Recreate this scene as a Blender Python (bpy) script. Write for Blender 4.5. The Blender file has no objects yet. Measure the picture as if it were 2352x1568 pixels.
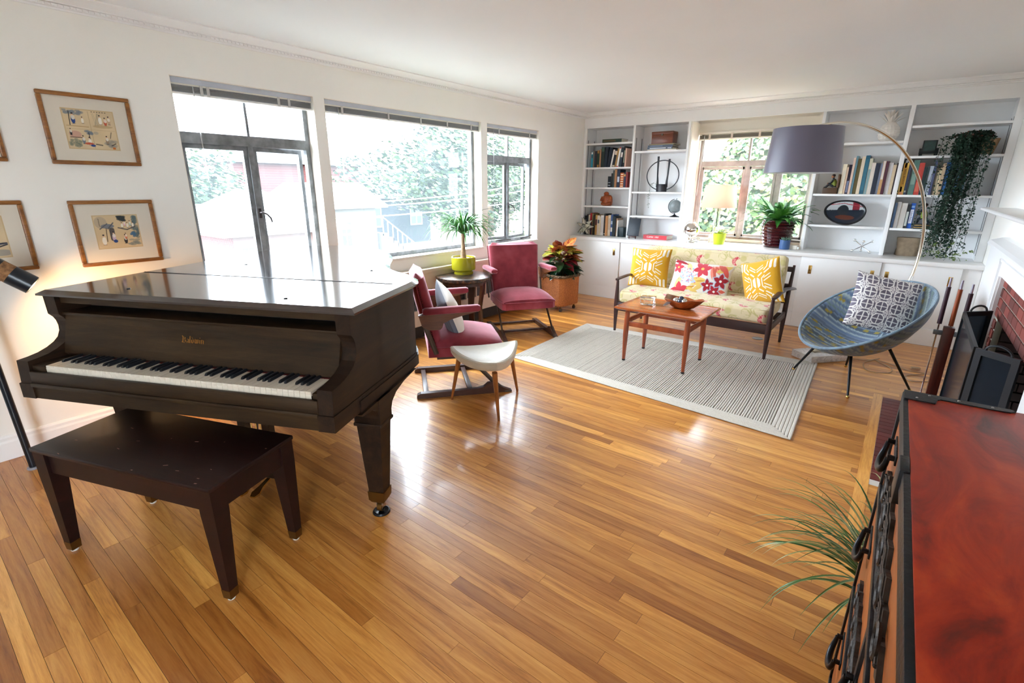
import bpy, bmesh, math, random
import numpy as np
from mathutils import Vector, Matrix

random.seed(7)
rng = np.random.default_rng(7)
scn = bpy.context.scene
COL = scn.collection
R = math.radians

# ------------------------------------------------------------------ camera, sky, exposure
CAM = Vector((3.777, -6.4705, 1.4905))
_yaw, _pitch, _roll = .6608, .3036, .0049
_fw = Vector((-math.sin(_yaw)*math.cos(_pitch), math.cos(_yaw)*math.cos(_pitch), -math.sin(_pitch)))
_rt = Vector((math.cos(_yaw), math.sin(_yaw), 0)); _up = _rt.cross(_fw)
_r2 = math.cos(_roll)*_rt + math.sin(_roll)*_up; _u2 = -math.sin(_roll)*_rt + math.cos(_roll)*_up
cd = bpy.data.cameras.new('camera'); cam = bpy.data.objects.new('camera', cd); COL.objects.link(cam)
cd.sensor_width = 36; cd.lens = 1139.33*36/2352; cd.clip_start = .02; cd.clip_end = 300
m3 = Matrix((_r2, _u2, -_fw)).transposed()
cam.matrix_world = Matrix.Translation(CAM) @ m3.to_4x4()
scn.camera = cam

w = bpy.data.worlds.new('overcast_sky'); scn.world = w; w.use_nodes = True
bg = w.node_tree.nodes['Background']
bg.inputs['Color'].default_value = (.78, .89, 1.0, 1); bg.inputs['Strength'].default_value = 6.0

scn.view_settings.view_transform = 'Standard'; scn.view_settings.look = 'None'
scn.view_settings.gamma = 1; scn.view_settings.exposure = 2.5
scn.view_settings.use_curve_mapping = False
scn.cycles.max_bounces = 10; scn.cycles.diffuse_bounces = 6; scn.cycles.glossy_bounces = 4
scn.cycles.transmission_bounces = 6; scn.cycles.transparent_max_bounces = 12
scn.cycles.caustics_reflective = False; scn.cycles.caustics_refractive = False
scn.cycles.sample_clamp_indirect = 8
scn.cycles.use_denoising = True

sun = bpy.data.lights.new('sun', 'SUN'); sun.energy = 3; sun.angle = R(3); sun.color = (1., .96, .9)
so_ = bpy.data.objects.new('sun', sun); COL.objects.link(so_); so_.rotation_euler = (R(38), 0, 0)      # high, from behind the house: lights the gardens, not the room

def portal(name, loc, sx, sy, rot):
    l = bpy.data.lights.new(name, 'AREA'); l.shape = 'RECTANGLE'; l.size = sx; l.size_y = sy
    l.cycles.is_portal = True
    o = bpy.data.objects.new(name, l); COL.objects.link(o); o.location = loc; o.rotation_euler = rot
portal('window_portal', (-.24, -4.595, 1.485), 1.3, 1.0, (0, R(-90), 0))
portal('window_portal', (-.24, -3.09, 1.485), 1.3, 1.87, (0, R(-90), 0))
portal('window_portal', (-.24, -1.58, 1.485), 1.3, 1.0, (0, R(-90), 0))
portal('window_portal', (2.18, .5, 1.48), 1.35, 1.25, (R(90), 0, R(180)))
portal('window_portal', (4.65, -7.85, .95), 1.9, .7, (0, R(90), 0))  # sky sampling for the added fill opening behind the viewer

# ------------------------------------------------------------------ helpers
def C(r, g, b):
    f = lambda c: (c/255/12.92) if c/255 <= .04045 else ((c/255+.055)/1.055)**2.4
    return (f(r), f(g), f(b))

_m = {}
def nodes(name):
    m = bpy.data.materials.new(name); m.use_nodes = True; nt = m.node_tree
    b = nt.nodes['Principled BSDF']; return m, nt, b
def N(nt, t, **k):
    n = nt.nodes.new(t)
    for a, v in k.items(): setattr(n, a, v)
    return n
def setin(n, **k):
    for a, v in k.items(): n.inputs[a].default_value = v
def ramp(nt, stops):
    r = N(nt, 'ShaderNodeValToRGB'); e = r.color_ramp.elements
    e[0].position = stops[0][0]; e[0].color = (*stops[0][1], 1)
    e[1].position = stops[-1][0]; e[1].color = (*stops[-1][1], 1)
    for p, c in stops[1:-1]:
        x = e.new(p); x.color = (*c, 1)
    return r
def M(name, col, rough=.5, metal=0., var=.0, vs=8., bump=0., bs=60., spec=.5, coat=0., sheen=0., rnd=0., trans=0., ior=1.45, sub=0.):
    """plain surface with optional mottling (var, vs), fine relief (bump, bs) and per-object tone (rnd)"""
    if name in _m: return _m[name]
    m, nt, b = nodes(name); _m[name] = m; L = nt.links.new
    setin(b, Roughness=rough, Metallic=metal, IOR=ior)
    b.inputs['Specular IOR Level'].default_value = spec
    b.inputs['Coat Weight'].default_value = coat; b.inputs['Coat Roughness'].default_value = .08
    b.inputs['Sheen Weight'].default_value = sheen; b.inputs['Transmission Weight'].default_value = trans
    b.inputs['Base Color'].default_value = (*col, 1)
    tc = N(nt, 'ShaderNodeTexCoord')
    if var or rnd:
        hs = N(nt, 'ShaderNodeHueSaturation'); hs.inputs['Color'].default_value = (*col, 1)
        val = None
        if var:
            n = N(nt, 'ShaderNodeTexNoise'); setin(n, Scale=vs, Detail=4.); L(tc.outputs['Object'], n.inputs['Vector'])
            mr = N(nt, 'ShaderNodeMapRange'); setin(mr, **{'From Min': .3, 'From Max': .7, 'To Min': 1-var, 'To Max': 1+var}); L(n.outputs['Fac'], mr.inputs['Value']); val = mr.outputs['Result']
        if rnd:
            oi = N(nt, 'ShaderNodeObjectInfo'); mr2 = N(nt, 'ShaderNodeMapRange'); setin(mr2, **{'To Min': 1-rnd, 'To Max': 1+rnd}); L(oi.outputs['Random'], mr2.inputs['Value'])
            if val is not None:
                mm = N(nt, 'ShaderNodeMath', operation='MULTIPLY'); L(val, mm.inputs[0]); L(mr2.outputs['Result'], mm.inputs[1]); val = mm.outputs[0]
            else: val = mr2.outputs['Result']
        L(val, hs.inputs['Value']); L(hs.outputs['Color'], b.inputs['Base Color'])
    if bump:
        n = N(nt, 'ShaderNodeTexNoise'); setin(n, Scale=bs, Detail=3.); L(tc.outputs['Object'], n.inputs['Vector'])
        bp = N(nt, 'ShaderNodeBump'); setin(bp, Strength=bump, Distance=.004); L(n.outputs['Fac'], bp.inputs['Height']); L(bp.outputs['Normal'], b.inputs['Normal'])
    return m
def MW(name, stops, axis=0, scale=14., stretch=12., rough=.35, coat=0., tone='none', bump=.05, world=False, spec=.5, fig=1.):
    """figured wood: noise drawn out along one axis, tone optionally differing per piece"""
    if name in _m: return _m[name]
    m, nt, b = nodes(name); _m[name] = m; L = nt.links.new
    tc = N(nt, 'ShaderNodeTexCoord'); mp = N(nt, 'ShaderNodeMapping')
    s = [scale]*3; s[axis] = scale/stretch; mp.inputs['Scale'].default_value = s
    src = N(nt, 'ShaderNodeNewGeometry').outputs['Position'] if world else tc.outputs['Object']
    tv = None
    if tone == 'object':
        oi = N(nt, 'ShaderNodeObjectInfo'); tv = oi.outputs['Random']
    elif tone == 'attr':
        at = N(nt, 'ShaderNodeAttribute', attribute_name='tone'); tv = at.outputs['Fac']
    if tv is not None:
        sc = N(nt, 'ShaderNodeMath', operation='MULTIPLY'); sc.inputs[1].default_value = 37.; L(tv, sc.inputs[0])
        ad = N(nt, 'ShaderNodeVectorMath', operation='ADD'); L(src, ad.inputs[0]); L(sc.outputs[0], ad.inputs[1]); src = ad.outputs[0]
    L(src, mp.inputs['Vector'])
    n1 = N(nt, 'ShaderNodeTexNoise'); setin(n1, Scale=1., Detail=5., Roughness=.6, Distortion=fig); L(mp.outputs[0], n1.inputs['Vector'])
    n2 = N(nt, 'ShaderNodeTexNoise'); setin(n2, Scale=9., Detail=3., Roughness=.7); L(mp.outputs[0], n2.inputs['Vector'])
    mx = N(nt, 'ShaderNodeMath', operation='MULTIPLY_ADD'); mx.inputs[1].default_value = .35; L(n2.outputs['Fac'], mx.inputs[0]); L(n1.outputs['Fac'], mx.inputs[2])
    sb = N(nt, 'ShaderNodeMath', operation='SUBTRACT'); sb.inputs[1].default_value = .175; L(mx.outputs[0], sb.inputs[0])
    rp = ramp(nt, stops); L(sb.outputs[0], rp.inputs['Fac']); out = rp.outputs['Color']
    if tv is not None:
        rt = ramp(nt, [(0., (.62, .50, .40)), (.12, (.80, .70, .60)), (.5, (1., .95, .88)), (.82, (1.08, 1.06, 1.0)), (.93, (1.22, 1.25, 1.2)), (1., (1.45, 1.55, 1.5))])
        mc = N(nt, 'ShaderNodeMix', data_type='RGBA', blend_type='MULTIPLY'); mc.inputs['Factor'].default_value = 1.
        L(tv, rt.inputs['Fac']); L(out, mc.inputs['A']); L(rt.outputs['Color'], mc.inputs['B']); out = mc.outputs['Result']
    L(out, b.inputs['Base Color']); setin(b, Roughness=rough)
    b.inputs['Specular IOR Level'].default_value = spec
    b.inputs['Coat Weight'].default_value = coat; b.inputs['Coat Roughness'].default_value = .12
    if bump:
        bp = N(nt, 'ShaderNodeBump'); setin(bp, Strength=bump, Distance=.003); L(n2.outputs['Fac'], bp.inputs['Height']); L(bp.outputs['Normal'], b.inputs['Normal'])
    return m
def MC(name, rough=.8, sheen=0., bump=.15, bs=500., coat=0., spec=.3):
    """colour carried by the mesh (printed or woven pattern)"""
    if name in _m: return _m[name]
    m, nt, b = nodes(name); _m[name] = m
    at = N(nt, 'ShaderNodeAttribute', attribute_name='Col'); nt.links.new(at.outputs['Color'], b.inputs['Base Color'])
    setin(b, Roughness=rough); b.inputs['Sheen Weight'].default_value = sheen; b.inputs['Coat Weight'].default_value = coat
    b.inputs['Specular IOR Level'].default_value = spec
    if bump:
        tc = N(nt, 'ShaderNodeTexCoord'); n = N(nt, 'ShaderNodeTexNoise'); setin(n, Scale=bs, Detail=2.); nt.links.new(tc.outputs['Object'], n.inputs['Vector'])
        bp = N(nt, 'ShaderNodeBump'); setin(bp, Strength=bump, Distance=.002); nt.links.new(n.outputs['Fac'], bp.inputs['Height']); nt.links.new(bp.outputs['Normal'], b.inputs['Normal'])
    return m
def glass_mat(name, milk, tint):
    """old window glass: clear, with a dusty film that scatters daylight"""
    if name in _m: return _m[name]
    m, nt, b = nodes(name); _m[name] = m; L = nt.links.new
    nt.nodes.remove(b); out = nt.nodes['Material Output']
    t = N(nt, 'ShaderNodeBsdfTransparent'); tl = N(nt, 'ShaderNodeBsdfTranslucent'); tl.inputs['Color'].default_value = (*tint, 1)
    gl = N(nt, 'ShaderNodeBsdfGlossy'); gl.inputs['Roughness'].default_value = .02
    mx = N(nt, 'ShaderNodeMixShader'); tc = N(nt, 'ShaderNodeTexCoord'); ns = N(nt, 'ShaderNodeTexNoise'); setin(ns, Scale=2.2, Detail=6.)
    mr = N(nt, 'ShaderNodeMapRange'); setin(mr, **{'From Min': .3, 'From Max': .75, 'To Min': milk*.75, 'To Max': milk*1.25})
    L(tc.outputs['Object'], ns.inputs['Vector']); L(ns.outputs['Fac'], mr.inputs['Value']); L(mr.outputs['Result'], mx.inputs['Fac'])
    L(t.outputs[0], mx.inputs[1]); L(tl.outputs[0], mx.inputs[2])
    fr = N(nt, 'ShaderNodeFresnel'); fr.inputs['IOR'].default_value = 1.3; m2 = N(nt, 'ShaderNodeMixShader')
    ge = N(nt, 'ShaderNodeNewGeometry'); iv_ = N(nt, 'ShaderNodeMath', operation='SUBTRACT'); iv_.inputs[0].default_value = 1.; L(ge.outputs['Backfacing'], iv_.inputs[1]); mu = N(nt, 'ShaderNodeMath', operation='MULTIPLY'); L(fr.outputs[0], mu.inputs[0]); L(iv_.outputs[0], mu.inputs[1])
    L(mu.outputs[0], m2.inputs['Fac']); L(mx.outputs[0], m2.inputs[1]); L(gl.outputs[0], m2.inputs[2]); L(m2.outputs[0], out.inputs['Surface'])
    return m
def emit_mat(name, col, s):
    if name in _m: return _m[name]
    m, nt, b = nodes(name); _m[name] = m
    b.inputs['Base Color'].default_value = (*col, 1); b.inputs['Emission Color'].default_value = (*col, 1); b.inputs['Emission Strength'].default_value = s
    return m

def tag(o, label=None, cat=None, group=None, kind=None):
    if label: o['label'] = label
    if cat: o['category'] = cat
    if group: o['group'] = group
    if kind: o['kind'] = kind
    return o
def empty(name, loc=(0, 0, 0), rz=0., label=None, cat=None, group=None, kind=None):
    o = bpy.data.objects.new(name, None); o.empty_display_size = .05; COL.objects.link(o)
    o.location = loc; o.rotation_euler = (0, 0, rz); return tag(o, label, cat, group, kind)
_boxc = {}
def rbox(sx, sy, sz, bev, seg=2):
    k = (round(sx, 5), round(sy, 5), round(sz, 5), round(bev, 5), seg)
    if k not in _boxc:
        bm = bmesh.new(); bmesh.ops.create_cube(bm, size=1.); bmesh.ops.scale(bm, vec=(sx, sy, sz), verts=bm.verts)
        bmesh.ops.bevel(bm, geom=bm.edges[:], offset=min(bev, .49*min(sx, sy, sz)), segments=seg, profile=.5, affect='EDGES')
        bm.verts.index_update()
        _boxc[k] = ([tuple(v.co) for v in bm.verts], [tuple(v.index for v in f.verts) for f in bm.faces]); bm.free()
    return _boxc[k]
class MB:
    def __init__(s): s.v = []; s.f = []; s.s = []
    def add(s, vs, fs, T=None, smooth=False):
        o = len(s.v)
        s.v += [tuple(T @ Vector(v)) for v in vs] if T is not None else [tuple(v) for v in vs]
        s.f += [tuple(i+o for i in f) for f in fs]; s.s += [smooth]*len(fs); return s
    def box(s, c, d, T=None, bev=0., rot=None, seg=2):
        t = Matrix.Translation(c)
        if rot is not None: t = t @ rot.to_4x4()
        if T is not None: t = T @ t
        if bev: vs, fs = rbox(*d, bev, seg); return s.add(vs, fs, t, True)
        x, y, z = (k/2 for k in d)
        vs = [(-x, -y, -z), (x, -y, -z), (x, y, -z), (-x, y, -z), (-x, -y, z), (x, -y, z), (x, y, z), (-x, y, z)]
        return s.add(vs, [(0, 3, 2, 1), (4, 5, 6, 7), (0, 1, 5, 4), (1, 2, 6, 5), (2, 3, 7, 6), (3, 0, 4, 7)], t)
    def b2(s, x0, x1, y0, y1, z0, z1, T=None, bev=0.):
        return s.box(((x0+x1)/2, (y0+y1)/2, (z0+z1)/2), (abs(x1-x0), abs(y1-y0), abs(z1-z0)), T, bev)
    def tube(s, pts, r, seg=8, closed=False, T=None, cap=True, flat=None, up=None):
        pts = [Vector(p) for p in pts]; n = len(pts); rs = r if isinstance(r, (list, tuple)) else [r]*n
        tans = []
        for i in range(n):
            a = pts[(i-1) % n] if (closed or i > 0) else pts[0]; b = pts[(i+1) % n] if (closed or i < n-1) else pts[-1]
            t = (b-a); tans.append(t.normalized() if t.length > 1e-9 else Vector((0, 0, 1)))
        u = Vector(up) if up else (Vector((0, 0, 1)) if abs(tans[0].z) < .9 else Vector((1, 0, 0)))
        vs = []; fs = []
        for i in range(n):
            t = tans[i]; u = (u - t*u.dot(t)); u = u.normalized() if u.length > 1e-6 else t.orthogonal().normalized(); w_ = t.cross(u)
            fa, fb = flat if flat else (1, 1)
            for k in range(seg):
                a = 2*math.pi*(k+.5)/seg; vs.append(pts[i]+u*(math.cos(a)*rs[i]*fa)+w_*(math.sin(a)*rs[i]*fb))
        for i in range(n if closed else n-1):
            j = (i+1) % n
            for k in range(seg):
                l = (k+1) % seg; fs.append((i*seg+k, i*seg+l, j*seg+l, j*seg+k))
        if cap and not closed:
            fs.append(tuple(range(seg))[::-1]); fs.append(tuple((n-1)*seg+k for k in range(seg)))
        return s.add(vs, fs, T, True)
    def cyl(s, p0, p1, r0, r1=None, seg=16, T=None):
        return s.tube([p0, p1], [r0, r1 if r1 is not None else r0], seg, T=T)
    def lathe(s, prof, seg=24, c=(0, 0, 0), T=None, sx=1., sy=1.):
        vs = []; fs = []; n = len(prof)
        for r, z in prof:
            for k in range(seg):
                a = 2*math.pi*k/seg; vs.append((c[0]+max(r, 1e-5)*math.cos(a)*sx, c[1]+max(r, 1e-5)*math.sin(a)*sy, c[2]+z))
        for i in range(n-1):
            for k in range(seg):
                l = (k+1) % seg; fs.append((i*seg+k, i*seg+l, (i+1)*seg+l, (i+1)*seg+k))
        fs.append(tuple(range(seg))[::-1]); fs.append(tuple((n-1)*seg+k for k in range(seg)))
        return s.add(vs, fs, T, True)
    def prism(s, poly, a0, a1, ax='xy', T=None, smooth=False):
        g = {'xy': lambda p, h: (p[0], p[1], h), 'xz': lambda p, h: (p[0], h, p[1]), 'yz': lambda p, h: (h, p[0], p[1])}[ax]
        n = len(poly); vs = [g(p, a0) for p in poly]+[g(p, a1) for p in poly]
        fs = [tuple(range(n))[::-1], tuple(range(n, 2*n))]+[(i, (i+1) % n, n+(i+1) % n, n+i) for i in range(n)]
        ar = sum(poly[i][0]*poly[(i+1) % n][1]-poly[(i+1) % n][0]*poly[i][1] for i in range(n))
        flip = (ar < 0) != (ax == 'xz') != (a1 < a0)
        if flip: fs = [f[::-1] for f in fs]
        return s.add(vs, fs, T, smooth)
    def sph(s, c, r, seg=16, rings=10, sc=(1, 1, 1), T=None):
        prof = [(math.sin(math.pi*i/rings), -math.cos(math.pi*i/rings)) for i in range(rings+1)]
        vs = []; fs = []
        for rr, z in prof:
            for k in range(seg):
                a = 2*math.pi*k/seg; vs.append((c[0]+r*sc[0]*max(rr, 1e-4)*math.cos(a), c[1]+r*sc[1]*max(rr, 1e-4)*math.sin(a), c[2]+r*sc[2]*z))
        for i in range(rings):
            for k in range(seg):
                l = (k+1) % seg; fs.append((i*seg+k, i*seg+l, (i+1)*seg+l, (i+1)*seg+k))
        return s.add(vs, fs, T, True)
    def loft(s, rings, closed=True, cap=True, T=None):
        n = len(rings[0]); vs = [p for r_ in rings for p in r_]; fs = []
        for i in range(len(rings)-1):
            for k in range(n if closed else n-1):
                l = (k+1) % n; fs.append((i*n+k, i*n+l, (i+1)*n+l, (i+1)*n+k))
        if cap and closed:
            fs.append(tuple(range(n))[::-1]); fs.append(tuple((len(rings)-1)*n+k for k in range(n)))
        return s.add(vs, fs, T, True)
    def mesh(s, name='m'):
        me = bpy.data.meshes.new(name); me.from_pydata(s.v, [], s.f)
        me.polygons.foreach_set('use_smooth', s.s); me.update()
        if any(s.s): me.set_sharp_from_angle(angle=R(38))
        return me
    def build(s, name, mat, parent=None, loc=(0, 0, 0), rot=(0, 0, 0), label=None, cat=None, group=None, kind=None, recalc=False):
        me = s.mesh(name)
        if recalc:
            bm = bmesh.new(); bm.from_mesh(me); bmesh.ops.recalc_face_normals(bm, faces=bm.faces); bm.to_mesh(me); bm.free()
        return link(name, me, mat, parent, loc, rot, label, cat, group, kind)
def link(name, me, mat, parent=None, loc=(0, 0, 0), rot=(0, 0, 0), label=None, cat=None, group=None, kind=None):
    if mat is not None and not me.materials: me.materials.append(mat)
    o = bpy.data.objects.new(name, me); COL.objects.link(o); o.parent = parent; o.location = loc; o.rotation_euler = rot
    return tag(o, label, cat, group, kind)
def copy_tree(o, parent=None):
    c = o.copy(); COL.objects.link(c); c.parent = parent
    for ch in o.children: copy_tree(ch, c)
    return c
def grid_mesh(name, P, Cc=None, both=None):
    """P: (ny, nx, 3) points; Cc: (ny, nx, 3) linear colours"""
    ny, nx = P.shape[:2]; idx = np.arange(ny*nx).reshape(ny, nx)
    q = np.stack([idx[:-1, :-1], idx[:-1, 1:], idx[1:, 1:], idx[1:, :-1]], -1).reshape(-1, 4)
    me = bpy.data.meshes.new(name); me.from_pydata(P.reshape(-1, 3).tolist(), [], q.tolist())
    me.polygons.foreach_set('use_smooth', [True]*len(me.polygons))
    if Cc is not None:
        at = me.color_attributes.new('Col', 'FLOAT_COLOR', 'POINT')
        cc = np.concatenate([Cc.reshape(-1, 3), np.ones((ny*nx, 1))], 1).astype(np.float32); at.data.foreach_set('color', cc.ravel())
    me.update(); return me
def lerp(a, b, t): return a+(b-a)*t
def text_mesh(txt, size, depth=.0006):
    cu = bpy.data.curves.new('lettering', 'FONT'); cu.body = txt; cu.size = size; cu.extrude = depth; cu.align_x = 'CENTER'; cu.align_y = 'CENTER'
    o = bpy.data.objects.new('lettering', cu); COL.objects.link(o)
    dg = bpy.context.evaluated_depsgraph_get(); me = bpy.data.meshes.new_from_object(o.evaluated_get(dg))
    bpy.data.objects.remove(o); me.materials.clear(); return me

# ------------------------------------------------------------------ shared materials
WALL = M('cream_wall_paint', (.865, .85, .805), .6, var=.02, vs=1.5, bump=.03, bs=90)
WHITE = M('white_gloss_paint', (.86, .86, .86), .32, var=.015, vs=3)
CEIL = M('ceiling_paint', (.85, .86, .87), .8, var=.02, vs=.9, bump=.08, bs=40)
BLACK = M('black_metal', (.012, .013, .016), .35, metal=.3)
CHROME = M('chrome', (.8, .8, .79), .08, metal=1.)
BRASS = M('brass', (.62, .40, .13), .25, metal=1.)
STEELF = M('weathered_window_steel', (.20, .21, .22), .5, metal=.35, var=.35, vs=14, bump=.1, bs=80)
# ================================================================== ROOM
XR, YF, H = 4.40, -8.4, 2.44
def struct(mb, name, mat, parent=None, **k):
    return mb.build(name, mat, parent, kind='structure' if parent is None else None, **k)
# ---- floor with oak strips
OAK = [(.25, C(148, 92, 38)), (.42, C(188, 126, 58)), (.58, C(205, 146, 74)), (.8, C(220, 166, 92))]
FLOOR_O = MW('oak_strip', OAK, axis=0, scale=22., stretch=14., rough=.34, coat=.3, tone='object', world=True, bump=.04, fig=1.6)
FLOOR_A = MW('oak_strip_far', OAK, axis=0, scale=22., stretch=14., rough=.34, coat=.3, tone='attr', world=True, bump=.04, fig=1.6)
fl = struct(MB().b2(-.2, XR+.2, YF, .5, -.12, -.012), 'floor', M('dark_subfloor', (.05, .028, .014), .8))
PW = .0555
planks = []
y = -.27+.0; row = 0
rr = random.Random(3)
while y > -7.2:
    x = -rr.random()*1.2
    while x < XR:
        L_ = rr.choice([.35, .5, .62, .75, .9, 1.05, 1.3, 1.6, 1.9])
        x0, x1 = max(x, 0.), min(x+L_, XR)
        if x1-x0 > .03:
            vis = y > -6.9 and x1 > .0
            planks.append((x0, x1, y-PW, y, vis))
        x += L_
    y -= PW
pu = MB().box((0, 0, 0), (1, 1, 1)); pum = bpy.data.meshes.new('plank')
bm = bmesh.new(); bmesh.ops.create_cube(bm, size=1.); bm.to_mesh(pum); bm.free(); pum.materials.append(FLOOR_O)
def pdist(p):
    cx = (p[0]+p[1])/2; cy = (p[2]+p[3])/2; d = Vector((cx, cy, 0))-CAM
    q = (d.dot(_r2)/max(d.dot(_fw), .05), d.dot(_u2)/max(d.dot(_fw), .05))
    inside = d.dot(_fw) > .2 and abs(q[0]) < 1.15 and q[1] > -.80 and cx < 3.95
    hidden = (cy > -3.2 and cy < -1.55 and cx > 1.2 and cx < 3.3)
    return (0 if inside and not hidden else 1, -(p[1]-p[0])*(p[3]-p[2])/max(d.length, .1)**2.2)
planks.sort(key=pdist)
for (x0, x1, y0, y1, v) in planks[:299]:
    o = link('plank', pum, None, fl, loc=((x0+x1)/2, (y0+y1)/2, -.006)); o.scale = (x1-x0-.0011, y1-y0-.0011, .012)
mb = MB(); tones = []
for (x0, x1, y0, y1, v) in planks[299:]:
    mb.box(((x0+x1)/2, (y0+y1)/2, -.006), (x1-x0-.0011, y1-y0-.0011, .012)); tones += [rr.random()]*8
o = mb.build('distant_plank', FLOOR_A, fl, kind='stuff')
o.data.attributes.new('tone', 'FLOAT', 'POINT').data.foreach_set('value', tones)
# oak border beside the hearth
BORD = MW('oak_border', OAK, axis=1, scale=22., stretch=14., rough=.28, coat=.25, tone='object', world=True, fig=1.6)
for (x0, x1, y0, y1) in [(3.812, 3.868, -4.0, -2.03)]:
    MB().b2(x0, x1, y0, y1, -.004, .0018).build('plank', BORD, fl)
MB().b2(3.868, 4.31, -2.085, -2.03, -.004, .0018).build('plank', MW('oak_border_cross', OAK, axis=0, scale=22., stretch=14., rough=.28, tone='object', world=True), fl)

# ---- ceiling
struct(MB().b2(-.2, XR+.2, YF, .5, H, H+.1), 'ceiling', CEIL)
# ---- left wall with three window openings
W1, W2, W3 = (-5.083, -4.107), (-4.02, -2.165), (-2.072, -1.091)
ZS, ZH = .83, 2.14
mb = MB(); ys = [YF, W1[0], W1[1], W2[0], W2[1], W3[0], W3[1], .3]
for a, b_ in [(YF, W1[0]), (W1[1], W2[0]), (W2[1], W3[0]), (W3[1], .3)]: mb.b2(-.2, 0, a, b_, 0, H)
for a, b_ in (W1, W2, W3): mb.b2(-.2, 0, a, b_, 0, ZS); mb.b2(-.2, 0, a, b_, ZH, H)
wl = struct(mb, 'wall_left', WALL)
# ---- back wall with window opening behind the bookcases
BW = (1.515, 2.845, .86, 2.135)
mb = MB()
mb.b2(-.2, BW[0], .30, .45, 0, H); mb.b2(BW[1], XR+.2, .30, .45, 0, H)
mb.b2(BW[0], BW[1], .30, .45, 0, BW[2]); mb.b2(BW[0], BW[1], .30, .45, BW[3], H)
struct(mb, 'wall_back', M('pale_peach_reveal_paint', (.80, .745, .66), .5))
# ---- right wall and front wall (an unseen opening is added behind the viewer for fill light)
mb = MB(); mb.b2(XR, XR+.2, YF, -8.2, 0, H); mb.b2(XR, XR+.2, -7.5, -3.52, 0, H); mb.b2(XR, XR+.2, -8.2, -7.5, 1.9, H); mb.b2(XR, XR+.2, -2.06, .45, 0, H); mb.b2(XR, XR+.2, -3.52, -2.06, .71, H)
struct(mb, 'wall_right', WALL)
mb = MB(); mb.b2(-.2, XR+.2, YF-.1, YF, 0, H)
struct(mb, 'wall_front', WALL)
# ---- crown mouldings with dentil band
def crown(name, p0, p1, inward):
    p0 = Vector(p0); p1 = Vector(p1); d = (p1-p0); L_ = d.length; d.normalize(); n = Vector(inward)
    T = Matrix(((d.x, n.x, 0, p0.x), (d.y, n.y, 0, p0.y), (0, 0, 1, 0), (0, 0, 0, 1)))
    prof = [(0, H), (.075, H), (.075, H-.008), (.068, H-.012), (.055, H-.02), (.040, H-.032), (.033, H-.038), (.033, H-.043), (.016, H-.045), (.016, H-.058), (.009, H-.061), (.006, H-.07), (0, H-.07)]
    mb = MB().prism(prof, 0, L_, 'yz', T)
    o = struct(mb, name, WHITE, recalc=True)
    me = MB(); k = int(L_/.026)
    for i in range(k): me.b2((i+.2)*.026, (i+.75)*.026, .015, .024, H-.056, H-.046, T)
    me.build('dentil_band', WHITE, o, kind='stuff'); return o
crown('trim_1', (0, YF, 0), (0, 0, 0), (1, 0, 0))
crown('trim_2', (0, 0, 0), (XR, 0, 0), (0, -1, 0))
crown('trim_3', (XR, YF, 0), (XR, 0, 0), (-1, 0, 0))
# ---- baseboard on the left wall
mb = MB().prism([(0, 0), (.018, 0), (.018, .10), (.013, .112), (.013, .128), (.006, .14), (0, .14)], YF, -.26, 'xz')
struct(mb, 'baseboard_left', WHITE, recalc=True)
MB().b2(XR-.016, XR, -1.17, -.26, 0, .14).build('baseboard_right', WHITE, kind='structure')

# ---- windows of the left wall
XG = -.135
GL = glass_mat('hazy_window_glass', .016, (.86, .97, 1.0)); GLC = glass_mat('clearer_window_glass', .008, (.9, 1., .98)); GLT = glass_mat('transom_glass', .012, (.93, .98, 1.))
SILL = M('sill_paint', (.78, .75, .69), .4)
REV = M('window_reveal_paint', (.84, .79, .70), .5)
SLAT = M('grey_blind_slats', (.33, .335, .33), .45, metal=.2)
RAIL = M('blind_headrail', (.50, .54, .62), .4, var=.1, vs=6)
BRAIL = M('blind_bottom_rail', (.75, .73, .70), .4)
def frame(mb, y0, y1, z0, z1, x=XG, t=.035, d=.045):
    mb.b2(x-d/2, x+d/2, y0, y0+t, z0, z1); mb.b2(x-d/2, x+d/2, y1-t, y1, z0, z1)
    mb.b2(x-d/2, x+d/2, y0+t, y1-t, z0, z0+t); mb.b2(x-d/2, x+d/2, y0+t, y1-t, z1-t, z1)
def leaf(parent, hinge_y, other_y, z0, z1, ang, mat, xh=XG-.012):
    """a casement leaf swung outward about hinge_y"""
    wd = abs(other_y-hinge_y); sg = 1 if other_y > hinge_y else -1
    p = MB(); t = .030
    for a, b_, c_, d_ in [(0, t, z0, z1), (wd-t, wd, z0, z1), (t, wd-t, z0, z0+t), (t, wd-t, z1-t, z1)]: p.b2(-.016, .016, sg*a, sg*b_, c_, d_)
    o = p.build('casement', STEELF, parent, loc=(xh, hinge_y, 0), rot=(0, 0, sg*ang))
    MB().b2(-.002, .002, sg*t, sg*(wd-t), z0+t, z1-t).build('pane', mat, o)
    return o
def handle(parent, y, z, x=XG+.02):
    p = MB(); p.b2(x, x+.014, y-.010, y+.010, z-.04, z+.03)
    p.tube([(x+.012, y, z), (x+.04, y+.005, z+.003), (x+.055, y+.03, z-.012), (x+.058, y+.052, z-.04), (x+.058, y+.06, z-.07)], [.007, .007, .006, .006, .005], 8)
    p.build('latch_handle', M('bronze_latch', (.05, .04, .04), .35, metal=.7), parent)
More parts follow.
